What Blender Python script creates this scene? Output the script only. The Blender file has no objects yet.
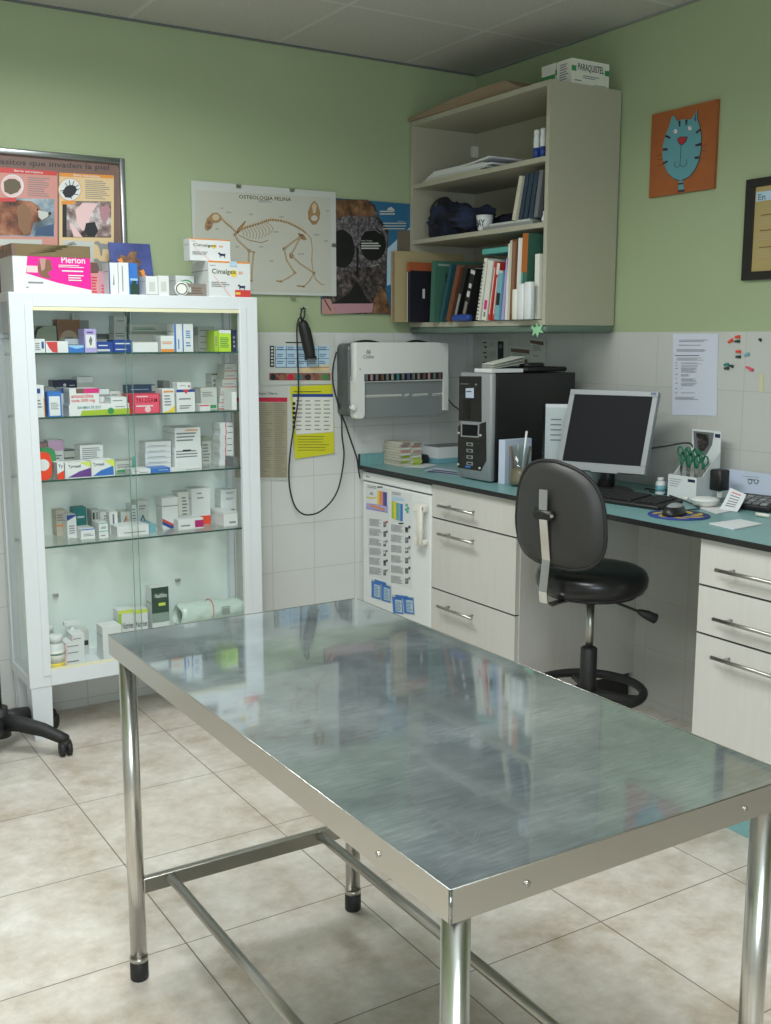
import bpy, math, random
from mathutils import Matrix, Vector
random.seed(7)
SC = bpy.context.scene
COL = SC.collection
PI = math.pi

# ------------------------------------------------------------------ camera
CAM = Vector((-3.0114, -4.0493, 1.4343))
FPX, YAW, PITCH, ROLL = 1065.21, -0.5587, -0.1615, 0.0008
_c, _s = math.cos(YAW), math.sin(YAW)
CF = Vector((-_s*math.cos(PITCH), _c*math.cos(PITCH), math.sin(PITCH)))
CR = Vector((_c, _s, 0.0))
CU = CR.cross(CF)
CR, CU = math.cos(ROLL)*CR + math.sin(ROLL)*CU, -math.sin(ROLL)*CR + math.cos(ROLL)*CU
cd = bpy.data.cameras.new('camera')
cd.sensor_fit = 'VERTICAL'
cd.sensor_height = 24.0
cd.lens = FPX/1024*24.0
cd.clip_start = 0.05
cam = bpy.data.objects.new('camera', cd)
COL.objects.link(cam)
CAM_LOC = Vector((-3.0114, -4.0493, 1.4343))
cam.matrix_world = Matrix(((CR.x, CU.x, -CF.x, CAM_LOC.x), (CR.y, CU.y, -CF.y, CAM_LOC.y), (CR.z, CU.z, -CF.z, CAM_LOC.z), (0, 0, 0, 1)))
SC.camera = cam

# ------------------------------------------------------------------ world, lights, exposure
W = bpy.data.worlds.new('world')
SC.world = W
W.use_nodes = True
W.node_tree.nodes['Background'].inputs[0].default_value = (0.8, 0.9, 1.0, 1)
W.node_tree.nodes['Background'].inputs[1].default_value = 0.3
SC.view_settings.view_transform = 'Standard'
SC.view_settings.look = 'None'
SC.view_settings.gamma = 1.0
SC.view_settings.use_curve_mapping = False
SC.view_settings.exposure = 0.0
HC = 2.6
SC.cycles.transparent_max_bounces = 32
SC.cycles.max_bounces = 12
SC.cycles.diffuse_bounces = 6
LIGHTS = [(-1.98, -1.35, 0.56, 1.16, 33.0), (-2.6, -2.95, 0.56, 1.16, 44.0)]
ADDED_FILL_POWER = 42.0  # strength of the fill lamp at the added window


def ceiling_lamp(x, y, w, h, power, label):
    root = thing('ceiling_light', label, 'ceiling light', (x, y, HC-0.02), 0, 'recessed ceiling lights')
    ld = bpy.data.lights.new('panel_light', 'AREA')
    ld.shape = 'RECTANGLE'
    ld.size, ld.size_y = w, h
    ld.energy = power
    ld.color = (0.95, 1.0, 0.985)
    ld.spread = math.radians(LSPREAD)
    lo = bpy.data.objects.new('panel_light', ld)
    COL.objects.link(lo)
    lo.parent = root
    lo.location = (0, 0, 0.0)
    m = MB()
    for s in (-1, 1):
        m.box(x+s*(w/2+0.012)-0.012, x+s*(w/2+0.012)+0.012, y-h/2-0.024, y+h/2+0.024, HC-0.03, HC-0.001, M('white_metal'))
        m.box(x-w/2, x+w/2, y+s*(h/2+0.012)-0.012, y+s*(h/2+0.012)+0.012, HC-0.03, HC-0.001, M('white_metal'))
    m.build('frame', root)


LSPREAD = 162


# ------------------------------------------------------------------ pixel rays to points on real planes
def ray(px, py):
    return CF + CR*((px-385.5)/FPX) - CU*((py-512)/FPX)


def PX(x, px, py):
    d = ray(px, py)
    return CAM + d*((x-CAM.x)/d.x)


def PY(y, px, py):
    d = ray(px, py)
    return CAM + d*((y-CAM.y)/d.y)


def PZ(z, px, py):
    d = ray(px, py)
    return CAM + d*((z-CAM.z)/d.z)


# ------------------------------------------------------------------ materials
MATS = {}
SPEC = {
    'white': ((0.70, 0.72, 0.72), 0.5), 'whitew': ((0.74, 0.73, 0.66), 0.5), 'greyw': ((0.55, 0.57, 0.53), 0.55),
    'greyg': ((0.25, 0.32, 0.28), 0.5), 'grey': ((0.27, 0.28, 0.27), 0.5), 'grey2': ((0.15, 0.16, 0.17), 0.5),
    'sage': ((0.30, 0.34, 0.26), 0.5), 'brown': ((0.26, 0.13, 0.07), 0.55), 'brown2': ((0.16, 0.10, 0.07), 0.5),
    'tan': ((0.45, 0.35, 0.24), 0.5), 'beige': ((0.50, 0.46, 0.38), 0.5), 'taupe': ((0.24, 0.21, 0.18), 0.4),
    'sky': ((0.45, 0.62, 0.75), 0.5), 'sky2': ((0.30, 0.52, 0.78), 0.5), 'blue': ((0.04, 0.17, 0.52), 0.4),
    'blue2': ((0.02, 0.06, 0.28), 0.4), 'navy': ((0.015, 0.02, 0.07), 0.4), 'slate': ((0.06, 0.10, 0.19), 0.4),
    'lilac': ((0.42, 0.36, 0.66), 0.5), 'purple': ((0.14, 0.05, 0.25), 0.4), 'red': ((0.80, 0.06, 0.02), 0.4),
    'red2': ((0.62, 0.06, 0.06), 0.4), 'red3': ((0.75, 0.10, 0.16), 0.4), 'crimson': ((0.55, 0.02, 0.06), 0.35),
    'crimsond': ((0.30, 0.0, 0.02), 0.4), 'pink': ((0.65, 0.03, 0.20), 0.4), 'pinkl': ((0.80, 0.55, 0.55), 0.5),
    'pinkg': ((0.45, 0.24, 0.28), 0.5), 'pinkp': ((0.62, 0.38, 0.58), 0.5), 'rose': ((0.60, 0.25, 0.25), 0.5),
    'magenta': ((0.42, 0.01, 0.15), 0.4), 'hotpink': ((0.78, 0.02, 0.30), 0.35), 'orange': ((0.75, 0.28, 0.05), 0.5),
    'yellow': ((0.80, 0.60, 0.06), 0.5), 'lime': ((0.50, 0.72, 0.04), 0.45), 'limed': ((0.36, 0.55, 0.05), 0.45),
    'lime2': ((0.36, 0.50, 0.04), 0.45), 'limey': ((0.62, 0.72, 0.10), 0.45), 'pale_note': ((0.62, 0.58, 0.36), 0.6), 'housing_grey': ((0.085, 0.095, 0.095), 0.3), 'green': ((0.04, 0.26, 0.09), 0.45),
    'dgreen': ((0.02, 0.06, 0.04), 0.4), 'teal': ((0.02, 0.22, 0.22), 0.4), 'teal2': ((0.10, 0.38, 0.33), 0.4),
    'tealb': ((0.18, 0.40, 0.48), 0.4), 'olive': ((0.10, 0.10, 0.03), 0.5), 'ink': ((0.02, 0.02, 0.025), 0.5),
    'print': ((0.22, 0.22, 0.24), 0.6), 'black': ((0.012, 0.012, 0.012), 0.4), 'rubber': ((0.015, 0.015, 0.015), 0.55),
    'blackgloss': ((0.008, 0.008, 0.008), 0.15), 'white_paint': ((0.70, 0.735, 0.76), 0.25), 'white_metal': ((0.8, 0.8, 0.8), 0.3),
    'cream_edge': ((0.75, 0.72, 0.50), 0.4), 'plastic_white': ((0.72, 0.73, 0.70), 0.3), 'plastic_grey': ((0.22, 0.24, 0.24), 0.3),
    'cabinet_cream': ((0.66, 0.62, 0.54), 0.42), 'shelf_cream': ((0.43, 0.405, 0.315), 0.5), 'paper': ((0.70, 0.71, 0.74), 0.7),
    'paper_blue': ((0.50, 0.56, 0.68), 0.7), 'paper_lilac': ((0.62, 0.64, 0.74), 0.7), 'silver_plastic': ((0.27, 0.285, 0.295), 0.35),
    'fridge_white': ((0.76, 0.78, 0.77), 0.3), 'charcoal': ((0.022, 0.021, 0.020), 0.5),
    'grout': ((0.35, 0.34, 0.30), 0.8), 'ptitle': ((0.06, 0.05, 0.05), 0.6), 'poster_brown': ((0.20, 0.12, 0.10), 0.5),
    'poster_pink': ((0.62, 0.28, 0.24), 0.5), 'poster_sand': ((0.72, 0.54, 0.30), 0.5), 'poster_grey': ((0.52, 0.52, 0.45), 0.5),
    'bone': ((0.36, 0.22, 0.10), 0.6), 'bonel': ((0.56, 0.46, 0.30), 0.6), 'list_tan': ((0.36, 0.33, 0.23), 0.6), 'rust': ((0.40, 0.12, 0.02), 0.6),
    'catblue': ((0.12, 0.33, 0.38), 0.6), 'catstripe': ((0.04, 0.02, 0.03), 0.6), 'catnose': ((0.42, 0.02, 0.03), 0.6),
    'frame_black': ((0.012, 0.009, 0.009), 0.35), 'gold_paper': ((0.42, 0.32, 0.13), 0.6), 'yellow_paper': ((0.62, 0.60, 0.02), 0.6),
    'card_brown': ((0.28, 0.20, 0.13), 0.7), 'kraft': ((0.42, 0.34, 0.18), 0.7), 'book_orange': ((0.35, 0.09, 0.035), 0.5), 'book_cream': ((0.55, 0.52, 0.42), 0.7),
    'book_green': ((0.05, 0.14, 0.10), 0.4), 'book_teal': ((0.02, 0.08, 0.10), 0.4), 'book_red': ((0.50, 0.04, 0.03), 0.4),
    'book_brown': ((0.16, 0.06, 0.03), 0.4), 'denim': ((0.010, 0.014, 0.035), 0.85), 'binder_blue': ((0.025, 0.045, 0.075), 0.45),
    'dog_tan': ((0.20, 0.10, 0.06), 0.7), 'skin_pink': ((0.45, 0.25, 0.22), 0.7), 'sky_poster': ((0.03, 0.14, 0.27), 0.5),
    'book_black': ((0.014, 0.014, 0.022), 0.45), 'stone': ((0.16, 0.13, 0.09), 0.8), 'screen': ((0.010, 0.010, 0.012), 0.5), 'seat_vinyl': ((0.010, 0.010, 0.011), 0.28),
    'green_rail': ((0.11, 0.16, 0.13), 0.45), 'sticker_green': ((0.30, 0.60, 0.35), 0.5), 'gum': ((0.75, 0.72, 0.65), 0.4), 'blackkey': ((0.02, 0.02, 0.021), 0.45), 'blue_pad': ((0.03, 0.05, 0.25), 0.6),
    'pad_gold': ((0.50, 0.36, 0.05), 0.6), 'scissor_green': ((0.02, 0.16, 0.09), 0.35),
}


def M(n):
    if n in MATS:
        return MATS[n]
    c, r = SPEC[n]
    m = bpy.data.materials.new(n)
    m.use_nodes = True
    b = m.node_tree.nodes['Principled BSDF']
    b.inputs['Base Color'].default_value = (*c, 1)
    b.inputs['Roughness'].default_value = r
    if n == 'screen':
        b.inputs['Specular IOR Level'].default_value = 0.12
    MATS[n] = m
    return m


def nm(name):
    m = bpy.data.materials.new(name)
    m.use_nodes = True
    MATS[name] = m
    nt = m.node_tree
    return m, nt, nt.nodes['Principled BSDF']


def N(nt, t, **kw):
    n = nt.nodes.new(t)
    for k, v in kw.items():
        setattr(n, k, v)
    return n


def ramp(nt, fac, stops):
    r = N(nt, 'ShaderNodeValToRGB')
    e = r.color_ramp.elements
    while len(e) < len(stops):
        e.new(0.5)
    for el, (p, c) in zip(e, stops):
        el.position = p
        el.color = (*c, 1)
    nt.links.new(fac, r.inputs[0])
    return r.outputs[0]


def pos(nt, axes, scale=(1, 1, 1), off=(0, 0, 0)):
    g = N(nt, 'ShaderNodeNewGeometry')
    s = N(nt, 'ShaderNodeSeparateXYZ')
    nt.links.new(g.outputs['Position'], s.inputs[0])
    c = N(nt, 'ShaderNodeCombineXYZ')
    for i, a in enumerate(axes):
        if a is not None:
            nt.links.new(s.outputs['XYZ'.index(a)], c.inputs[i])
    mp = N(nt, 'ShaderNodeMapping')
    nt.links.new(c.outputs[0], mp.inputs[0])
    mp.inputs['Location'].default_value = off
    mp.inputs['Scale'].default_value = scale
    return mp.outputs[0]


def noise(nt, vec, scale, detail=4, rough=0.5):
    n = N(nt, 'ShaderNodeTexNoise')
    n.inputs['Scale'].default_value = scale
    n.inputs['Detail'].default_value = detail
    n.inputs['Roughness'].default_value = rough
    nt.links.new(vec, n.inputs['Vector'])
    return n.outputs[0]


def brick(nt, vec, size, mortar, c1, c2, cm, w=None):
    b = N(nt, 'ShaderNodeTexBrick')
    b.offset = 0.0
    b.squash = 1.0
    b.inputs['Scale'].default_value = 1.0
    b.inputs['Mortar Size'].default_value = mortar
    b.inputs['Mortar Smooth'].default_value = 0.1
    b.inputs['Brick Width'].default_value = w or size
    b.inputs['Row Height'].default_value = size
    b.inputs['Color1'].default_value = (*c1, 1)
    b.inputs['Color2'].default_value = (*c2, 1)
    b.inputs['Mortar'].default_value = (*cm, 1)
    nt.links.new(vec, b.inputs['Vector'])
    return b


def mixc(nt, fac, a, b, mode='MIX'):
    m = N(nt, 'ShaderNodeMix', data_type='RGBA', blend_type=mode)
    if isinstance(fac, (int, float)):
        m.inputs[0].default_value = fac
    else:
        nt.links.new(fac, m.inputs[0])
    for i, v in ((6, a), (7, b)):
        if isinstance(v, tuple):
            m.inputs[i].default_value = (*v, 1)
        else:
            nt.links.new(v, m.inputs[i])
    return m.outputs[2]


def bump(nt, b, h, strength, dist=0.002):
    bp = N(nt, 'ShaderNodeBump')
    bp.inputs['Strength'].default_value = strength
    bp.inputs['Distance'].default_value = dist
    nt.links.new(h, bp.inputs['Height'])
    nt.links.new(bp.outputs[0], b.inputs['Normal'])


def make_mats():
    # green wall paint
    m, nt, b = nm('green_paint')
    v = pos(nt, 'XYZ')
    nt.links.new(ramp(nt, noise(nt, v, 1.5, 3), [(0.3, (0.355, 0.425, 0.250)), (0.7, (0.38, 0.45, 0.272))]), b.inputs['Base Color'])
    b.inputs['Roughness'].default_value = 0.6
    bump(nt, b, noise(nt, v, 160, 2), 0.15, 0.001)
    # wall tiles
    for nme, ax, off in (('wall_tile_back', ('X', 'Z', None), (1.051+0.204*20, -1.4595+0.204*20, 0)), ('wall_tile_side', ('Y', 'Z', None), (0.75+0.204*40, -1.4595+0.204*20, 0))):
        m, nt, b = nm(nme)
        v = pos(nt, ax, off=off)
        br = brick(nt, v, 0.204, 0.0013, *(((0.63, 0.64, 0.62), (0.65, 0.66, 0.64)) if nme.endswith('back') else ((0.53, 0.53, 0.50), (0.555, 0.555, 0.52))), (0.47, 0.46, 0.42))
        nt.links.new(br.outputs['Color'], b.inputs['Base Color'])
        b.inputs['Roughness'].default_value = 0.22
        inv = N(nt, 'ShaderNodeMath', operation='SUBTRACT')
        inv.inputs[0].default_value = 1.0
        nt.links.new(br.outputs['Fac'], inv.inputs[1])
        bump(nt, b, inv.outputs[0], 0.3, 0.001)
    # floor
    m, nt, b = nm('floor_tile')
    v = pos(nt, ('X', 'Y', None), off=(2.166+0.456*20, 0.883+0.456*20, 0))
    v3 = pos(nt, ('X', 'Y', None))
    big = ramp(nt, noise(nt, v3, 4.2, 9, 0.68), [(0.34, (0.45, 0.375, 0.295)), (0.46, (0.575, 0.52, 0.455)), (0.56, (0.65, 0.605, 0.545)), (0.68, (0.75, 0.72, 0.67))])
    fine = ramp(nt, noise(nt, v3, 21, 8, 0.7), [(0.35, (0.86, 0.85, 0.84)), (0.65, (1.0, 1.0, 1.0))])
    col = mixc(nt, 1.0, big, fine, 'MULTIPLY')
    br = brick(nt, v, 0.456, 0.0016, (1, 1, 1), (0.95, 0.94, 0.93), (0.0, 0.0, 0.0))
    col2 = mixc(nt, 1.0, col, br.outputs['Color'], 'MULTIPLY')
    col3 = mixc(nt, br.outputs['Fac'], col2, (0.14, 0.115, 0.09))
    nt.links.new(col3, b.inputs['Base Color'])
    b.inputs['Roughness'].default_value = 0.33
    # ceiling
    m, nt, b = nm('ceiling_tile')
    v = pos(nt, ('X', 'Y', None), off=(0.39+0.607*20, 0.575+0.607*20, 0))
    v3 = pos(nt, ('X', 'Y', None))
    br = brick(nt, v, 0.607, 0.010, (0.52, 0.51, 0.47), (0.50, 0.49, 0.45), (0.60, 0.59, 0.55))
    sp = ramp(nt, noise(nt, v3, 120, 3), [(0.35, (0.86, 0.86, 0.86)), (0.5, (1, 1, 1))])
    nt.links.new(mixc(nt, 1.0, br.outputs['Color'], sp, 'MULTIPLY'), b.inputs['Base Color'])
    b.inputs['Roughness'].default_value = 0.8
    bump(nt, b, br.outputs['Fac'], 0.6, 0.004)
    # scratched stainless top: blotchy swirls of wear
    m, nt, b = nm('steel_top')
    v = pos(nt, ('X', 'Y', None), scale=(1, 1, 1))
    vs = pos(nt, ('X', 'Y', None), scale=(6, 60, 1))
    w1 = noise(nt, v, 5.0, 6, 0.6)
    rot = N(nt, 'ShaderNodeMapping')
    rot.inputs['Rotation'].default_value = (0, 0, 0.9)
    rot.inputs['Scale'].default_value = (16, 150, 1)
    nt.links.new(v, rot.inputs[0])
    sc = noise(nt, rot.outputs[0], 1.0, 7, 0.75)
    mx = N(nt, 'ShaderNodeMath', operation='MULTIPLY')
    rot2 = N(nt, 'ShaderNodeMapping')
    rot2.inputs['Rotation'].default_value = (0, 0, 2.2)
    rot2.inputs['Scale'].default_value = (14, 170, 1)
    nt.links.new(v, rot2.inputs[0])
    sc2 = noise(nt, rot2.outputs[0], 1.0, 7, 0.75)
    avg = N(nt, 'ShaderNodeMath', operation='MULTIPLY_ADD')
    avg.inputs[1].default_value = 0.5
    half = N(nt, 'ShaderNodeMath', operation='MULTIPLY')
    half.inputs[1].default_value = 0.5
    nt.links.new(sc2, half.inputs[0]); nt.links.new(sc, avg.inputs[0]); nt.links.new(half.outputs[0], avg.inputs[2])
    nt.links.new(w1, mx.inputs[0]); nt.links.new(avg.outputs[0], mx.inputs[1])
    col = ramp(nt, mx.outputs[0], [(0.15, (0.20, 0.235, 0.25)), (0.25, (0.31, 0.36, 0.375)), (0.33, (0.42, 0.475, 0.49)), (0.44, (0.66, 0.71, 0.72))])
    rot3 = N(nt, 'ShaderNodeMapping')
    rot3.inputs['Rotation'].default_value = (0, 0, 0.5)
    rot3.inputs['Scale'].default_value = (10, 420, 1)
    warp = N(nt, 'ShaderNodeTexNoise'); warp.inputs['Scale'].default_value = 3.5
    nt.links.new(v, warp.inputs['Vector'])
    wadd = N(nt, 'ShaderNodeVectorMath', operation='MULTIPLY_ADD')
    wadd.inputs[1].default_value = (0.22, 0.22, 0)
    nt.links.new(warp.outputs['Color'], wadd.inputs[0]); nt.links.new(v, wadd.inputs[2])
    nt.links.new(wadd.outputs[0], rot3.inputs[0])
    fine_s = ramp(nt, noise(nt, rot3.outputs[0], 1.0, 3, 0.6), [(0.60, (0, 0, 0)), (0.72, (1, 1, 1))])
    patch = ramp(nt, noise(nt, v, 6.0, 3), [(0.42, (0, 0, 0)), (0.62, (0.7, 0.7, 0.7))])
    sfac = mixc(nt, 1.0, fine_s, patch, 'MULTIPLY')
    col = mixc(nt, sfac, col, (0.78, 0.82, 0.83))
    nt.links.new(col, b.inputs['Base Color'])
    b.inputs['Metallic'].default_value = 0.72
    rg = ramp(nt, mx.outputs[0], [(0.18, (0.035,)*3), (0.42, (0.14,)*3)])
    nt.links.new(rg, b.inputs['Roughness'])
    b.inputs['Coat Weight'].default_value = 0.6
    b.inputs['Coat IOR'].default_value = 1.6
    b.inputs['Coat Roughness'].default_value = 0.03
    # polished steel, chrome
    for nme, c, r in (('steel', (0.66, 0.64, 0.60), 0.24), ('steel_dark', (0.50, 0.48, 0.44), 0.28), ('chrome', (0.75, 0.76, 0.75), 0.12), ('brushed', (0.48, 0.47, 0.44), 0.32), ('aluminium', (0.50, 0.52, 0.54), 0.35)):
        m, nt, b = nm(nme)
        b.inputs['Base Color'].default_value = (*c, 1)
        b.inputs['Metallic'].default_value = 1.0
        b.inputs['Roughness'].default_value = r
    # laminates
    m, nt, b = nm('teal_laminate')
    v = pos(nt, 'XYZ')
    nt.links.new(ramp(nt, noise(nt, v, 60, 4), [(0.35, (0.165, 0.335, 0.345)), (0.65, (0.195, 0.375, 0.38))]), b.inputs['Base Color'])
    b.inputs['Roughness'].default_value = 0.35
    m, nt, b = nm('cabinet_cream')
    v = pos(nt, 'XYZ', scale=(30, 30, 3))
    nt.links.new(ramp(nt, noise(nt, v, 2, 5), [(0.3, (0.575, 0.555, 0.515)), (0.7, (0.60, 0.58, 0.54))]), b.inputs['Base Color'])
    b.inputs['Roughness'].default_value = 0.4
    # glass (thin panes): mostly transparent with a sharp reflection, so light still enters
    for nme, tint, k in (('glass', (0.985, 0.995, 0.99), 1.0), ('clear_plastic', (0.95, 0.965, 0.96), 1.3), ('tinted_window', (0.16, 0.17, 0.18), 1.0), ('film', (0.80, 0.82, 0.80), 3.0)):
        m, nt, b = nm(nme)
        nt.nodes.remove(b)
        tr = N(nt, 'ShaderNodeBsdfTransparent'); tr.inputs[0].default_value = (*tint, 1)
        gl = N(nt, 'ShaderNodeBsdfGlossy'); gl.inputs['Roughness'].default_value = 0.02
        fr = N(nt, 'ShaderNodeFresnel'); fr.inputs[0].default_value = 1.45
        mu = N(nt, 'ShaderNodeMath', operation='MULTIPLY'); mu.inputs[1].default_value = k
        gm = N(nt, 'ShaderNodeNewGeometry')
        fs_ = N(nt, 'ShaderNodeMath', operation='SUBTRACT'); fs_.inputs[0].default_value = 1.0
        nt.links.new(gm.outputs['Backfacing'], fs_.inputs[1])
        m2_ = N(nt, 'ShaderNodeMath', operation='MULTIPLY')
        nt.links.new(fr.outputs[0], m2_.inputs[0]); nt.links.new(fs_.outputs[0], m2_.inputs[1])
        nt.links.new(m2_.outputs[0], mu.inputs[0])
        mi = N(nt, 'ShaderNodeMixShader')
        nt.links.new(mu.outputs[0], mi.inputs[0]); nt.links.new(tr.outputs[0], mi.inputs[1]); nt.links.new(gl.outputs[0], mi.inputs[2])
        nt.links.new(mi.outputs[0], nt.nodes['Material Output'].inputs[0])
    m, nt, b = nm('pane_edge')
    b.inputs['Base Color'].default_value = (0.16, 0.30, 0.26, 1)
    b.inputs['Roughness'].default_value = 0.15
    m, nt, b = nm('glass_edge')
    b.inputs['Base Color'].default_value = (0.03, 0.085, 0.07, 1)
    b.inputs['Roughness'].default_value = 0.15
    m, nt, b = nm('added_window_glow')  # glowing pane for the added, unseen window
    b.inputs['Base Color'].default_value = (0.6, 0.7, 0.8, 1)
    b.inputs['Emission Color'].default_value = (0.78, 0.91, 1.0, 1)
    b.inputs['Emission Strength'].default_value = 2.0
    # cabinet back (painted metal, whitish green)
    m, nt, b = nm('cabinet_back')
    b.inputs['Base Color'].default_value = (0.80, 0.87, 0.84, 1)
    b.inputs['Roughness'].default_value = 0.35
    # furry photographs
    for nme, sc_, cols in (('fur_brown', 14, [(0.35, (0.03, 0.015, 0.012)), (0.5, (0.24, 0.08, 0.04)), (0.7, (0.50, 0.24, 0.14))]),
                           ('fur_mixed', 13, [(0.36, (0.03, 0.02, 0.02)), (0.5, (0.28, 0.20, 0.19)), (0.62, (0.70, 0.64, 0.64))]),
                           ('fur_dark', 45, [(0.38, (0.015, 0.012, 0.012)), (0.52, (0.06, 0.048, 0.045)), (0.68, (0.20, 0.165, 0.16))]),
                           ('nose_leather', 90, [(0.35, (0.03, 0.028, 0.03)), (0.50, (0.09, 0.08, 0.085)), (0.65, (0.26, 0.24, 0.25))]),
                           ('fur_tan', 25, [(0.35, (0.06, 0.03, 0.015)), (0.55, (0.20, 0.10, 0.05)), (0.75, (0.38, 0.21, 0.13))]),
                           ('photo_blue', 7, [(0.35, (0.03, 0.04, 0.05)), (0.5, (0.20, 0.27, 0.33)), (0.7, (0.60, 0.66, 0.70))]),
                           ('blue_card', 12, [(0.3, (0.03, 0.04, 0.15)), (0.7, (0.07, 0.10, 0.33))]),
                           ('orange_paint', 8, [(0.3, (0.33, 0.085, 0.022)), (0.7, (0.40, 0.12, 0.03))]),
                           ('photo_strip', 30, [(0.35, (0.04, 0.01, 0.02)), (0.5, (0.35, 0.10, 0.08)), (0.65, (0.12, 0.25, 0.10))])):
        m, nt, b = nm(nme)
        v = pos(nt, 'XYZ')
        nt.links.new(ramp(nt, noise(nt, v, sc_, 6, 0.65), cols), b.inputs['Base Color'])
        b.inputs['Roughness'].default_value = 0.45
    m, nt, b = nm('denim')
    v = pos(nt, 'XYZ')
    nt.links.new(ramp(nt, noise(nt, v, 12, 4), [(0.4, (0.006, 0.006, 0.010)), (0.6, (0.018, 0.028, 0.07))]), b.inputs['Base Color'])
    b.inputs['Roughness'].default_value = 0.9
    m, nt, b = nm('tape_brown')
    b.inputs['Base Color'].default_value = (0.20, 0.15, 0.085, 1)
    b.inputs['Roughness'].default_value = 0.12
    bump(nt, b, noise(nt, pos(nt, 'XYZ'), 30, 3), 0.8, 0.004)
    m, nt, b = nm('shell_plastic')
    b.inputs['Base Color'].default_value = (0.030, 0.029, 0.027, 1)
    b.inputs['Roughness'].default_value = 0.42
    bump(nt, b, noise(nt, pos(nt, 'XYZ'), 400, 2), 0.3, 0.0006)


# ------------------------------------------------------------------ mesh builder
TXT = {}


def text_data(s):
    if s in TXT:
        return TXT[s]
    cu = bpy.data.curves.new('t', 'FONT')
    cu.body = s
    cu.resolution_u = 2
    cu.offset = 0.012
    o = bpy.data.objects.new('t', cu)
    COL.objects.link(o)
    dg = bpy.context.evaluated_depsgraph_get()
    me = bpy.data.meshes.new_from_object(o.evaluated_get(dg))
    vs = [v.co.copy() for v in me.vertices]
    fs = [tuple(p.vertices) for p in me.polygons]
    bpy.data.objects.remove(o)
    bpy.data.curves.remove(cu)
    bpy.data.meshes.remove(me)
    x0 = min(v.x for v in vs); x1 = max(v.x for v in vs); y0 = min(v.y for v in vs); y1 = max(v.y for v in vs)
    TXT[s] = ([((v.x-x0)/(x1-x0), (v.y-y0)/(y1-y0)) for v in vs], fs, (x1-x0)/(y1-y0))
    return TXT[s]


WM = {}


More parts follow.
